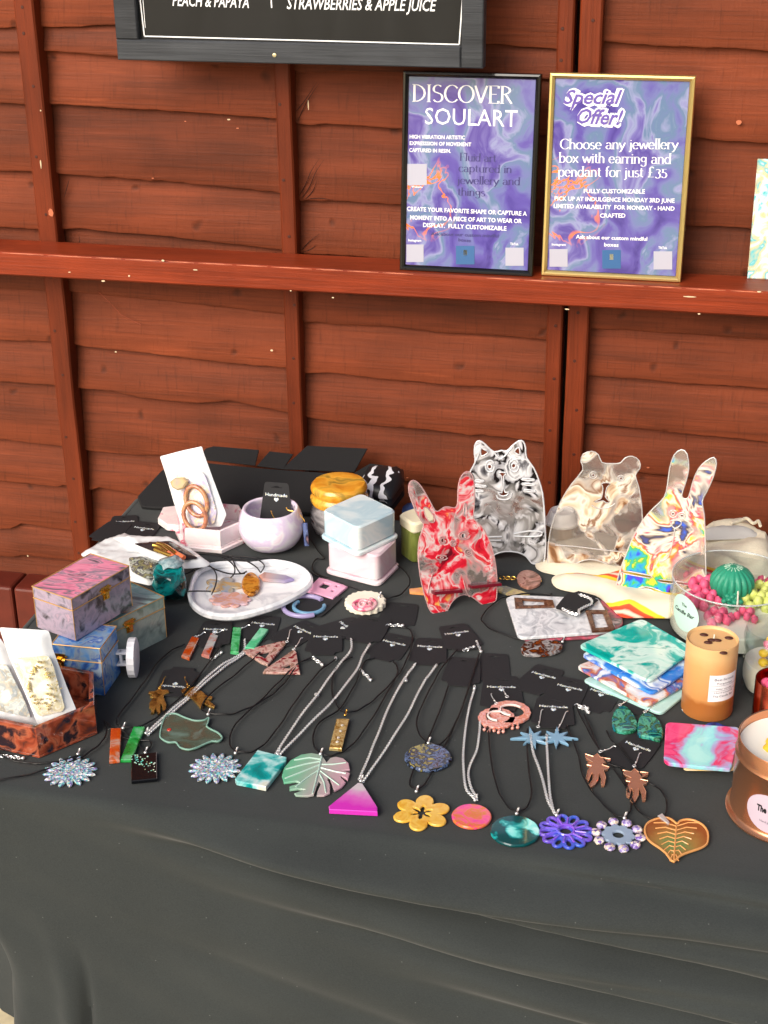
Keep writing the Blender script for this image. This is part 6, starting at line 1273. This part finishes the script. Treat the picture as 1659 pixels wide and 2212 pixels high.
# ---------------------------------------------------------------- animal shaped resin holders
def clearres(name, cols, scale, warp, tm, seed): return SW(name, cols, scale, warp, .08, trans=.92, tm=tm, coat=.3, seed=seed, ior=1.38)
rim_clear = M('clear_resin_edge', (236, 232, 228), .06, trans=.45, ior=1.4, coat=.5)
def holder(label, c, base, tilt, outline, holes, mat, sm=2, t_=.006, rims=(), rimr=.0014, ledges=(), ledm=None, rimm=None):
    pl = leaning(*base, tilt); root = thing('phone_holder', label, 'phone holder', (P(base[0])+P(base[1]))/2, 'animal shaped resin phone holders')
    body = pl.slab('figure', q(c, *outline), t_, mat, root, holes=[q(c, *h) for h in holes], sm=sm, bev=.0014)
    rm = rimm or rim_clear
    tube('edge_bead', catmull([pl.w(pl.uv(p), -.001) for p in q(c, *outline)], sm), rimr, rm, root, 6, True)
    g = [tube_geo(catmull([pl.w(pl.uv(p), .0004) for p in q(c, *h)], 2), rimr*.85, 6, True) for h in holes]
    g += [tube_geo(catmull([pl.w(pl.uv(p), .0004) for p in q(c, *h)], 3, False), rimr, 6) for h in rims]
    for g1 in g: mk('raised_line', *g1, rm, root, smooth=60)
    for lq in ledges:
        a, b_ = [pl.uv(p) for p in q(c, *lq)]
        A_, B_ = pl.w(a, -.012), pl.w(b_, -.012); d = (B_-A_); boxo('ledge', A_, d, pl.N*.028, pl.V*.0055, ledm or mat, root, .001)
    return root, pl
def sl(x0, y0, x1, y1, h): return [x0, y0-h, x1, y1-h, x1, y1+h, x0, y0+h]
def ov(x, y, rx, ry=None, n=10): return [v for k in range(n) for v in (x+rx*math.cos(2*math.pi*k/n), y+(ry or rx)*math.sin(2*math.pi*k/n))]
NB = 4
# cat
catm = clearres('clear_black_white_swirl', [(24, 22, 26, .34), (110, 110, 116, .40), (215, 216, 220, .45), (150, 150, 156, .51), (20, 18, 22, .535), (22, 20, 24, .57), (190, 190, 196, .60), (228, 228, 232, .66)], 15, 1.5, (.51, .63), 3)
holder('clear and grey swirled cat holder with pointed ears, behind the red rabbit', 'H', ((1010, 1208), (1152, 1219)), 12,
 [700, 1400, 700, 1250, 705, 1050, 715, 850, 725, 700, 735, 580, 770, 440, 820, 350, 812, 260, 815, 170, 845, 122, 890, 128, 950, 180, 1020, 238, 1100, 222, 1160, 228, 1220, 170, 1290, 118, 1335, 125, 1362, 190, 1372, 300, 1450, 410, 1505, 540, 1545, 680, 1560, 820, 1570, 1000, 1578, 1200, 1570, 1380, 1540, 1440, 1470, 1446, 1425, 1435, 1370, 1365, 1280, 1322, 1150, 1312, 1040, 1340, 960, 1400, 900, 1440, 780, 1440],
 [[880, 195, 900, 200, 958, 240, 885, 282], [1240, 232, 1290, 185, 1305, 265, 1280, 262], ov(975, 395, 24, 26), ov(1235, 385, 24, 26),
  [1075, 470, 1100, 455, 1140, 460, 1155, 475, 1128, 500, 1130, 600, 1142, 672, 1190, 668, 1160, 702, 1120, 712, 1085, 700, 1062, 668, 1108, 676, 1112, 600, 1104, 500], sl(1330, 530, 1450, 538, 8), sl(1330, 582, 1455, 590, 8), sl(1350, 650, 1460, 660, 8), sl(822, 548, 905, 552, 8), sl(822, 600, 930, 608, 8), sl(822, 655, 900, 660, 8)],
 catm, rims=[ov(980, 390, 48, 62, 12), ov(1240, 385, 52, 66, 12), [1050, 700, 1070, 740, 1140, 752, 1200, 730, 1215, 680], [1240, 1120, 1400, 1090, 1530, 1100, 1525, 1140, 1380, 1150, 1240, 1145], [950, 1155, 1110, 1150], [950, 1190, 1100, 1190], [880, 200, 830, 330], [1020, 238, 1100, 310, 1220, 180]], rimr=.0017, ledges=[(700, 1010, 1110, 1170)] if 0 else [], rimm=M('white_resin_edge', (228, 230, 234), .08, trans=.2, coat=.4))
# bear
bearm = clearres('clear_brown_cream_swirl', [(46, 26, 20, .34), (140, 98, 66, .40), (206, 184, 156, .46), (228, 220, 206, .50), (130, 92, 66, .54), (214, 200, 180, .60), (70, 42, 30, .66)], 14, 1.5, (.46, .54), 12)
holder('clear and brown swirled bear holder with round ears', 'C', ((1190, 1229), (1330, 1236)), 14,
 [342, 830, 338, 720, 350, 620, 375, 530, 420, 420, 480, 325, 548, 240, 536, 190, 550, 145, 600, 128, 640, 148, 662, 195, 720, 202, 772, 198, 800, 168, 845, 158, 885, 185, 890, 230, 862, 272, 882, 340, 898, 430, 905, 540, 905, 680, 895, 800, 880, 860, 800, 868, 730, 850, 690, 805, 620, 780, 560, 780, 510, 800, 470, 832, 400, 840],
 [[660, 322, 685, 315, 712, 322, 692, 345, 682, 400, 708, 428, 690, 438, 668, 424, 640, 432, 616, 430, 640, 418, 660, 405, 668, 350], ov(610, 270, 9, 9, 8), ov(776, 290, 9, 9, 8)],
 bearm, rims=[ov(610, 270, 22, 20, 10), ov(776, 290, 20, 18, 10), [380, 690, 520, 700, 640, 715, 780, 730, 880, 740], [600, 450, 640, 470, 700, 465, 740, 440]], ledges=[(385, 730, 545, 740)] and [], rimr=.0012)
# red rabbit
redr = clearres('clear_red_swirl', [(90, 10, 26, .32), (186, 20, 42, .39), (208, 30, 52, .455), (222, 110, 120, .485), (208, 200, 198, .52), (222, 130, 136, .55), (196, 26, 44, .59), (216, 60, 66, .64), (226, 176, 84, .69), (206, 200, 196, .73)], 24, 1.1, (.51, .60), 5)
holder('clear and red swirled rabbit holder with long ears', 'H', ((937, 1325), (1066, 1301)), 16,
 [150, 545, 112, 575, 104, 640, 118, 710, 150, 800, 200, 920, 262, 1010, 252, 1080, 220, 1180, 205, 1330, 215, 1480, 240, 1640, 280, 1800, 325, 1930, 370, 1982, 450, 1980, 515, 1960, 555, 1880, 620, 1808, 700, 1778, 780, 1798, 850, 1848, 905, 1890, 970, 1872, 1040, 1850, 1055, 1760, 1055, 1600, 1040, 1450, 1010, 1300, 960, 1160, 890, 1040, 805, 960, 806, 870, 815, 700, 808, 560, 775, 472, 730, 450, 680, 488, 645, 580, 635, 700, 632, 800, 600, 842, 530, 830, 480, 838, 430, 875, 385, 868, 335, 780, 270, 660, 205, 572],
 [[268, 835, 310, 845, 370, 930, 380, 985, 345, 1000, 305, 970, 270, 895], [700, 805, 722, 800, 722, 915, 690, 920], ov(692, 1142, 26, 28), ov(465, 1192, 18, 24), ov(580, 1222, 13, 16), ov(748, 1322, 14, 12), ov(458, 1378, 18, 10)],
 redr, rims=[ov(700, 1140, 60, 42, 12), ov(462, 1190, 36, 40, 12), ov(580, 1222, 30, 32, 10), ov(745, 1320, 42, 36, 10), ov(458, 1378, 60, 26, 10), [300, 1760, 330, 1640, 360, 1550], [690, 1620, 730, 1760, 760, 1800]], ledges=[(345, 1765, 650, 1740), (742, 1700, 1070, 1668)], ledm=M('wine_resin', (110, 16, 36), .15, trans=.15), rimr=.0013, rimm=M('clear_pink_edge', (232, 190, 190), .06, trans=.5, ior=1.4, coat=.5))
sb_ = thing('stand_foot', 'clear and amber strip of the stand lying behind the red rabbit holder', 'stand foot', P(qc('H', 700, 1730)))
slab('foot_bar', q('H', 105, 1712, 300, 1690, 420, 1700, 420, 1760, 290, 1768, 112, 1752), .004, SW('amber_bar_resin', [(235, 170, 50), (230, 150, 110), (240, 190, 80)], 30, 1, .15), sb_); slab('foot_bar', q('H', 1000, 1690, 1150, 1680, 1410, 1765, 1200, 1782, 1060, 1730), .004, SW('champagne_bar_resin', [(205, 190, 160), (150, 150, 140), (235, 215, 140), (190, 160, 140)], 30, 1.2, .1, trans=.3), sb_)
# rainbow rabbit
rain = clearres('clear_rainbow_swirl', [(60, 50, 46, .32), (90, 50, 190, .36), (30, 80, 215, .40), (40, 160, 190, .43), (60, 170, 80, .46), (240, 205, 50, .485), (245, 228, 200, .51), (240, 130, 40, .54), (230, 50, 90, .56), (238, 222, 205, .59), (60, 50, 60, .63), (40, 90, 210, .68)], 13, .9, (.50, .60), 15)
holder('clear and rainbow swirled rabbit holder at the right', 'C', ((1330, 1290), (1490, 1318)), 15,
 [742, 985, 755, 900, 775, 830, 805, 750, 850, 640, 905, 545, 970, 470, 1035, 405, 1055, 330, 1068, 230, 1095, 150, 1138, 118, 1172, 145, 1182, 230, 1165, 310, 1140, 390, 1155, 412, 1182, 402, 1205, 320, 1240, 235, 1285, 188, 1332, 165, 1348, 200, 1330, 280, 1290, 370, 1262, 430, 1275, 510, 1282, 700, 1285, 860, 1290, 1000, 1280, 1080, 1200, 1095, 1130, 1075, 1080, 1020, 1010, 965, 930, 940, 870, 955, 820, 1002, 780, 1005],
 [ov(1088, 502, 9, 9, 8), ov(1142, 514, 9, 9, 8), sl(795, 852, 950, 880, 8), sl(1015, 905, 1190, 925, 8)],
 rain, rims=[ov(1090, 502, 24, 22, 10), ov(1142, 514, 22, 20, 10), [1065, 545, 1100, 590, 1140, 560, 1120, 540, 1070, 545], [1100, 590, 1085, 680, 1060, 760, 1010, 790], [830, 990, 900, 955, 960, 960, 1060, 1020]], rimr=.0013)
# ---------------------------------------------------------------- cream cotton bags
cot = M('cream_cotton', (232, 222, 198), .85, bump=.25, bs=300, var=.05)
prt, n, l, b = nt('printed_cotton'); tc = n.new('ShaderNodeTexCoord'); mp = n.new('ShaderNodeMapping'); mp.inputs['Rotation'].default_value = (0, 0, R_(-70)); l.new(tc.outputs['Object'], mp.inputs['Vector'])
w_ = n.new('ShaderNodeTexWave'); w_.inputs['Scale'].default_value = 3.4; w_.inputs['Distortion'].default_value = 1.6; w_.inputs['Detail'].default_value = 1; l.new(mp.outputs[0], w_.inputs['Vector']); rp = n.new('ShaderNodeValToRGB'); cr = rp.color_ramp
for i, (p_, c_) in enumerate([(0, (232, 222, 198)), (.55, (232, 222, 198)), (.6, (245, 205, 40)), (.82, (250, 215, 60)), (.86, (235, 90, 50)), (.97, (225, 70, 45)), (1, (232, 222, 198))]):
    e = cr.elements[i] if i < 2 else cr.elements.new(p_); e.position = p_; e.color = lin(c_)+(1,)
l.new(w_.outputs[0], rp.inputs[0]); l.new(rp.outputs[0], b.inputs['Base Color']); b.inputs['Roughness'].default_value = .85
def bag(label, pts, h, mat, z0, seed, **k):
    o = pillow('cotton_bag', pts, h, mat, None, z0=z0, wr=.5, fr=14, edge=.03, step=.009, seed=seed, **k); tag(o, label, 'cotton bag', 'cream cotton drawstring bags'); return o
bag('cream cotton bag flat under the bear holder', q('C', 262, 800, 300, 720, 330, 660, 480, 620, 640, 600, 780, 640, 900, 720, 980, 860, 900, 930, 760, 900, 600, 900, 480, 880, 360, 850, 300, 835), .010, cot, .001, 3)
bag('cream cotton bag with yellow and red stripes, under the rainbow rabbit', q('C', 360, 880, 400, 850, 520, 840, 640, 850, 760, 810, 900, 720, 1060, 700, 1250, 720, 1420, 760, 1659, 800, 1680, 1000, 1500, 1100, 1240, 1110, 1080, 1108, 900, 1105, 780, 1100, 700, 1030, 620, 970, 480, 950, 390, 925), .014, prt, .006, 8)
bag('cream cotton bag with drawstring and printed stripes, furthest right at the fence', q('C', 1230, 590, 1290, 550, 1420, 545, 1500, 528, 1580, 550, 1640, 620, 1720, 680, 1720, 860, 1500, 900, 1330, 860, 1220, 760), .03, cot, .004, 12)
dsr = [P(p, .045) for p in q('C', 1440, 560, 1490, 545, 1530, 530, 1570, 560, 1600, 545, 1612, 575)]
tag(tube('drawstring', catmull(dsr, 4, False), .003, cot, None, 6), 'twisted cream drawstring knotted on the furthest right cotton bag', 'drawstring')
tag(pillow('cotton_fold', q('C', 1240, 600, 1320, 575, 1480, 560, 1600, 600, 1560, 630, 1400, 640, 1260, 640), .012, M('grey_cotton_lining', (205, 202, 196), .9), None, z0=.036, step=.009, seed=5), 'grey folded lining of the cotton bag by the fence', 'cloth')
# coffee cup lid behind the cat
c = P((1212, 1165)); k_ = mpp(c); kv = k_/math.cos(decl(c)); t = thing('paper_cup', 'kraft paper cup with a white plastic lid between the cat and bear holders', 'cup', c)
lathe('cup_body', (c.x, c.y, 0), [(30*k_, .001), (34*k_, 36*kv), (34*k_, 36.2*kv)], M('kraft_paper', (150, 120, 84), .8), t, 32)
lathe('cup_lid', (c.x, c.y, 0), [(a*k_, b_*kv) for a, b_ in ((36, 36), (38, 38), (38, 42), (35, 44), (33, 48), (27, 62), (25, 63), (23, 61), (22, 57), (0, 57))], M('white_lid_plastic', (240, 238, 236), .3), t, 32)
# ---------------------------------------------------------------- candles
glass, n, l, b = nt('clear_glass'); n.remove(b); gt = n.new('ShaderNodeBsdfTransparent'); gt.inputs[0].default_value = (.93, .955, .945, 1); gg_ = n.new('ShaderNodeBsdfGlossy'); gg_.inputs['Roughness'].default_value = .03
lw = n.new('ShaderNodeLayerWeight'); lw.inputs['Blend'].default_value = .5; pw_ = n.new('ShaderNodeMath'); pw_.operation = 'POWER'; pw_.inputs[1].default_value = 4; l.new(lw.outputs['Facing'], pw_.inputs[0]); sc_ = n.new('ShaderNodeMath'); sc_.operation = 'MULTIPLY_ADD'; sc_.inputs[1].default_value = .45; sc_.inputs[2].default_value = .07; l.new(pw_.outputs[0], sc_.inputs[0]); mg_ = n.new('ShaderNodeMixShader'); l.new(sc_.outputs[0], mg_.inputs[0]); l.new(gt.outputs[0], mg_.inputs[1]); l.new(gg_.outputs[0], mg_.inputs[2]); l.new(mg_.outputs[0], n['Material Output'].inputs[0])
wax = M('white_wax', (246, 242, 230), .45, bump=.05); waxy = M('yellow_wax', (240, 200, 70), .45)
kg = qc('K', 1245, 655); rimz = .096
def ring_at(px, z): return P(px, z)
C0 = P((1585, 1247), rimz); RG = 131*mpp(C0); Cb = Vector((C0.x, C0.y, 0))
t = thing('glass_candle', 'large clear glass candle bowl with a wax cactus and pink and green wax flowers', 'candle', Cb)
lathe('glass_bowl', Cb, [(RG*.92, .002), (RG*.97, .006), (RG*1.0, .014), (RG*1.0, rimz-.002), (RG*.99, rimz), (RG*.975, rimz-.002), (RG*.975, .012), (RG*.9, .009), (0, .009)], glass, t, 72)
tube('glass_rim', [Vector((C0.x+RG*.985*math.cos(a), C0.y+RG*.985*math.sin(a), rimz)) for a in [k*math.pi/40 for k in range(80)]], .0013, M('glass_rim_edge', (225, 232, 232), .05, trans=.5), t, 6, True)
lathe('wax', Cb, [(RG*.965, .0105), (RG*.968, .034), (RG*.95, .036), (0, .036)], wax, t, 56)
wz = .036
def onwax(x, y, z=wz): return P(qc('K', x, y), z)
cc_ = onwax(1212, 900, wz); rc_ = 265*.18*mpp(cc_)
def cactus(c, r, n_=18):
    vs = []; fs = []; m1, m2 = 14, n_*6
    for i in range(m1+1):
        th = math.pi*(.02+.93*i/m1)
        for k in range(m2):
            a = 2*math.pi*k/m2; rib = 1-.13*abs(math.sin(a*n_/2))**.7*0-.12*(1-abs(math.sin(a*n_/2)))*math.sin(th)
            vs.append(Vector((c.x+r*math.sin(th)*rib*math.cos(a), c.y+r*math.sin(th)*rib*math.sin(a), c.z+r*.95*(math.cos(th)*.86)+r*.75)))
    for i in range(m1):
        for k in range(m2): fs.append([i*m2+k, i*m2+(k+1) % m2, (i+1)*m2+(k+1) % m2, (i+1)*m2+k])
    fs.append(list(range(m2))[::-1]); return vs, fs
gw = M('green_wax', (42, 142, 112), .45, bump=.15, bs=150)
mk('wax_cactus', *cactus(cc_, rc_), gw, t, smooth=60)
mk('cactus_spines', *join(*[tube_geo([cc_+Vector((.006*math.cos(a), .006*math.sin(a), rc_*1.55)), cc_+Vector((.015*math.cos(a), .015*math.sin(a), rc_*1.50))], .0006, 4) for a in [k*.45 for k in range(14)]]), M('pale_wax', (205, 225, 205), .5), t)
rs = onwax(1215, 1010, wz); g = []
for k in range(16):
    a = k*2.4; rr = .0035+.0008*k; g.append(blob_geo(rs+Vector((rr*math.cos(a), rr*math.sin(a), .022-.0008*k)), .0055, .2, 2, 2, (1, 1, .8), k))
g.append(lathe_geo(rs, [(.006, 0), (.012, .012), (.010, .018), (0, .02)], 14)); mk('wax_rose', *join(*g), gw, t, smooth=60)
pkw = M('pink_wax', (236, 96, 136), .4); lgw = M('lime_wax', (206, 214, 118), .4)
def cluster(name, cx_, cy_, r, n_, mat, seed):
    random.seed(seed); c = onwax(cx_, cy_); g = []
    for k in range(n_):
        u = math.sqrt((k+.5)/n_); a = k*2.4; rr = r*u; g.append(blob_geo(c+Vector((rr*math.cos(a), rr*math.sin(a), .004+.012*(1-u*u))), r*.37, .35, 2.2, 2, (.9, .9, 1.15), k))
    mk(name, *join(*g), mat, t, smooth=60)
cluster('wax_flower', 880, 800, .026, 10, pkw, 1); cluster('wax_flower', 760, 1010, .024, 8, pkw, 2); cluster('wax_flower', 950, 960, .021, 8, pkw, 2); cluster('wax_flower', 1050, 1190, .022, 9, pkw, 3); cluster('wax_flower', 1390, 1170, .018, 7, pkw, 4)
cluster('wax_flower', 1520, 990, .025, 9, lgw, 5); cluster('wax_flower', 1600, 860, .022, 8, lgw, 6); cluster('wax_flower', 1700, 1010, .022, 8, lgw, 8); cluster('wax_flower', 1620, 800, .02, 7, pkw, 7); cluster('wax_flower', 800, 690, .02, 7, pkw, 9); cluster('wax_flower', 1750, 850, .02, 7, pkw, 9)
wk = M('wick_cotton', (240, 232, 215), .8)
for a, b_ in (((935, 800), (870, 570)), ((1250, 1170), (1300, 830)), ((1560, 840), (1620, 650))):
    A_ = onwax(*a); d = FY(qc('K', *b_), A_.y); tube('wick', catmull([A_, A_.lerp(d, .5)+X3*.002, d], 3, False), .0016, wk, t, 6)
def wrapped(root, name, c, R, ang, zc, w, h, mat, oval=True, off=.0006, n_=16):
    vs = []; fs = []
    if oval:
        rings = 5; vs.append((0, 0))
        for r in range(1, rings+1):
            for k in range(n_*2): a = math.pi*k/n_; vs.append((w/2*r/rings*math.cos(a), h/2*r/rings*math.sin(a)))
        m = n_*2
        for k in range(m): fs.append([0, 1+k, 1+(k+1) % m])
        for r in range(rings-1):
            for k in range(m): fs.append([1+r*m+k, 1+(r+1)*m+k, 1+(r+1)*m+(k+1) % m, 1+r*m+(k+1) % m])
    else:
        for i in range(n_+1): vs += [(-w/2+w*i/n_, -h/2), (-w/2+w*i/n_, h/2)]
        for i in range(n_): fs.append([2*i, 2*i+2, 2*i+3, 2*i+1])
    W3 = lambda u, v: Vector((c.x+(R+off)*math.cos(ang+u/R), c.y+(R+off)*math.sin(ang+u/R), zc+v))
    return mk(name, [W3(u, v) for u, v in vs], fs, mat, root, smooth=80)
def wtext(root, s, c, R, ang, zc, w, h, mat, off=.001, shear=0, bold=.02):
    g = textgeo(s, shear, bold); return mk('lettering', [Vector((c.x+(R+off)*math.cos(ang+(v.x-.5)*w/R), c.y+(R+off)*math.sin(ang+(v.x-.5)*w/R), zc+v.y*h)) for v in g[0]], g[1], mat, root, smooth=0)
inkm = M('black_ink', (20, 20, 26), .5)
def angp(c, px, z):                              # angle round the candle of a point seen on its side
    w = P(px, z); d = ray(px); best = None
    o2 = Vector((CP.x-c.x, CP.y-c.y)); dd = Vector((d.x, d.y)); return o2, dd
def ang_on(c, R, px):
    d = ray(px); ox, oy = CP.x-c.x, CP.y-c.y; A_ = d.x*d.x+d.y*d.y; B_ = 2*(ox*d.x+oy*d.y); D_ = B_*B_-4*A_*(ox*ox+oy*oy-R*R)
    if D_ < 0: D_ = 0
    s = (-B_-math.sqrt(D_))/(2*A_); w = CP+d*s; return math.atan2(w.y-c.y, w.x-c.x), w.z
an, zz = ang_on(Cb, RG, qc('K', 650, 1090)); wrapped(t, 'label', Cb, RG, an, zz, .062, .062, M('mint_label', (190, 224, 212), .5)); wtext(t, 'The', Cb, RG, an, zz+.012, .012, .005, inkm); wtext(t, 'Candle Bar', Cb, RG, an, zz-.002, .046, .007, inkm, shear=.3)
# small glass jar candle with lid off, at the right edge
C1 = P((1664, 1490)); k_ = mpp(C1); kv = k_/math.cos(decl(C1))
t = thing('glass_candle', 'small bulging glass candle with yellow and pink wax sweets, at the right edge', 'candle', C1)
pf = [(46, 1), (58, 6), (66, 24), (67, 44), (62, 66), (58, 78), (64, 92), (66, 110), (62, 128), (60, 129), (60, 127), (63, 110), (61, 92), (55, 78), (59, 66), (63, 44), (62, 26), (54, 9), (0, 7)]
lathe('glass_jar', (C1.x, C1.y, 0), [(a*k_, b_*kv) for a, b_ in pf], glass, t, 48)
lathe('wax', (C1.x, C1.y, 0), [(a*k_, b_*kv) for a, b_ in ((53, 9), (60, 26), (61, 44), (58, 62), (0, 63))], wax, t, 40)
random.seed(5); g = []; g2 = []; g3 = []
for k in range(26):
    a = random.uniform(0, 6.28); r = random.uniform(0, 42)*k_; (g, g2, g3)[k % 3].append(blob_geo((C1.x+r*math.cos(a), C1.y+r*math.sin(a), (68+random.uniform(0, 22))*kv), 11*k_, .2, 2, 2, (1, 1, .8), k))
mk('wax_sweets', *join(*g), M('yellow_sweet_wax', (248, 205, 60), .35), t, smooth=60); mk('wax_sweets', *join(*g2), M('pink_sweet_wax', (240, 130, 160), .35), t, smooth=60); mk('wax_sweets', *join(*g3), M('pale_sweet_wax', (245, 228, 228), .35), t, smooth=60)
# tan pillar candle
ct = P((1546, 1386), .0); zt2 = None
C2b = P((1526, 1532)); k_ = mpp(C2b); hh = hz(C2b, 148); R2 = 54*k_
t = thing('pillar_candle', 'tan two tone pillar candle with coffee beans and a white label', 'candle', C2b)
tan, n, l, b = nt('tan_wax'); tc = n.new('ShaderNodeTexCoord'); sx = n.new('ShaderNodeSeparateXYZ'); l.new(tc.outputs['Object'], sx.inputs[0]); nz = n.new('ShaderNodeTexNoise'); nz.inputs['Scale'].default_value = 40; nz.inputs['Detail'].default_value = 5; l.new(tc.outputs['Object'], nz.inputs['Vector'])
ma = n.new('ShaderNodeMath'); ma.operation = 'MULTIPLY_ADD'; l.new(nz.outputs[0], ma.inputs[0]); ma.inputs[1].default_value = .018; l.new(sx.outputs[2], ma.inputs[2]); mr = n.new('ShaderNodeMapRange'); mr.inputs['From Max'].default_value = .115; l.new(ma.outputs[0], mr.inputs['Value']); rp = n.new('ShaderNodeValToRGB'); cr = rp.color_ramp
for i, (p_, c_) in enumerate([(0, (188, 120, 62)), (.33, (172, 104, 48)), (.40, (205, 146, 86)), (.85, (216, 162, 104)), (1, (226, 180, 124))]):
    e = cr.elements[i] if i < 2 else cr.elements.new(p_); e.position = p_; e.color = lin(c_)+(1,)
l.new(mr.outputs[0], rp.inputs[0]); l.new(rp.outputs[0], b.inputs['Base Color']); b.inputs['Roughness'].default_value = .45; b.inputs['Subsurface Weight'].default_value = .1; b.inputs['Subsurface Scale'].default_value = .01
lathe('wax', (C2b.x, C2b.y, 0), [(R2*.97, .001), (R2, .004), (R2*1.0, hh-.003), (R2*.985, hh), (R2*.93, hh-.0015), (R2*.9, hh-.004), (0, hh-.0035)], tan, t, 48)
mk('coffee_beans', *join(*[blob_geo(P(qc('K', x, y), hh-.003), .0052, .1, 2, 2, (1.25, .75, .45), x) for x, y in ((890, 1352), (940, 1445), (985, 1415), (1050, 1418), (1190, 1390), (1120, 1566))]), M('coffee_bean', (72, 34, 22), .5), t)
tube('wick', [P(qc('K', 1010, 1400), hh-.003), P(qc('K', 1010, 1400), hh-.003)+Z3*.007], .0011, wk, t, 5)
an, zz = ang_on(C2b, R2, qc('G', 1395, 440)); wrapped(t, 'label', C2b, R2, an, zz, .046, .044, white, False)
for k, (s, dz, w2, h2) in enumerate((('Bee-licious', .013, .032, .0042), ('Tiramisu', .0065, .026, .0036), ('Pillar candle', -.002, .026, .0026), ('Hand poured', -.008, .030, .0024), ('The Candle Bar', -.0145, .034, .0034))): wtext(t, s, C2b, R2, an, zz+dz, w2, h2, M('grey_ink', (70, 70, 92), .5), bold=0)
for dz in (-.004, .0045): wrapped(t, 'label_rule', C2b, R2, an, zz+dz, .042, .0004, M('grey_ink', (70, 70, 92), .5), False, .001)
# copper tins
cop = M('rose_copper_tin', (214, 150, 112), .26, .88); cop2 = M('red_copper_tin', (206, 96, 66), .2, 1)
C3 = P((1702, 1752)); k_ = mpp(C3); kv = k_/math.cos(decl(C3)); R3 = 118*k_; 
Ht = hz(C3, 148)
t = thing('candle_tin', 'large shiny copper candle tin with white wax, at the front right', 'candle tin', C3)
lathe('tin', (C3.x, C3.y, 0), [(R3*1.0, .001), (R3*1.085, .0015), (R3*1.09, .004), (R3*1.03, .006), (R3, .009), (R3, Ht-.026), (R3*1.015, Ht-.0245), (R3*1.0, Ht-.022), (R3*.985, Ht-.019), (R3*.985, Ht-.001), (R3*.975, Ht), (R3*.96, Ht-.001), (R3*.96, Ht-.02), (0, Ht-.021)], cop, t, 72)
lathe('wax', (C3.x, C3.y, 0), [(R3*.955, Ht-.0195), (R3*.955, Ht-.013), (R3*.9, Ht-.0145), (0, Ht-.0145)], wax, t, 48)
mk('wax_topping', *blob_geo((C3.x-R3*.25, C3.y-R3*.1, Ht-.013), R3*.3, .3, 2, 3, (1, 1, .25), 3), waxy, t, smooth=60)
an, zz = ang_on(C3, R3, qc('N', 1660, 1480)); wrapped(t, 'label', C3, R3, an, zz, .064, .056, M('lilac_label', (196, 180, 196), .45))
wtext(t, 'The Candle Bar', C3, R3, an+.15, zz+.001, .055, .009, inkm, bold=.05); wtext(t, 'Hand poured candle', C3, R3, an+.1, zz-.014, .036, .003, M('grey_ink', (70, 70, 92), .5), bold=0)
C4 = P((1676, 1556)); k_ = mpp(C4); R4 = 51*k_; H4 = hz(C4, 86)
t = thing('candle_tin', 'small red copper candle tin with pink wax, behind the large tin', 'candle tin', C4)
lathe('tin', (C4.x, C4.y, 0), [(R4*.98, .001), (R4*1.03, .002), (R4, .006), (R4, H4-.001), (R4*.985, H4), (R4*.96, H4-.001), (R4*.96, H4-.02), (0, H4-.021)], cop2, t, 48)
mk('wax_flower', *join(*[blob_geo((C4.x+R4*.6*math.sqrt(k/12)*math.cos(k*2.4), C4.y+R4*.6*math.sqrt(k/12)*math.sin(k*2.4), H4-.014+.006*(1-k/12)), R4*.28, .1, 2, 2, (1, 1, .7), k) for k in range(12)]), pkw, t, smooth=60)
# tiny things on the cloth
tag(tube('paper_shred', [P((1520+2*k, 1635+.6*k-1280+1280-1), .002) for k in range(3)], .002, white, None, 5) if 0 else slab('paper_shred', q('G', 1140, 568, 1165, 565, 1172, 575, 1148, 580), .001, white, None), 'tiny white shred on the cloth left of the tan candle base', 'paper scrap')
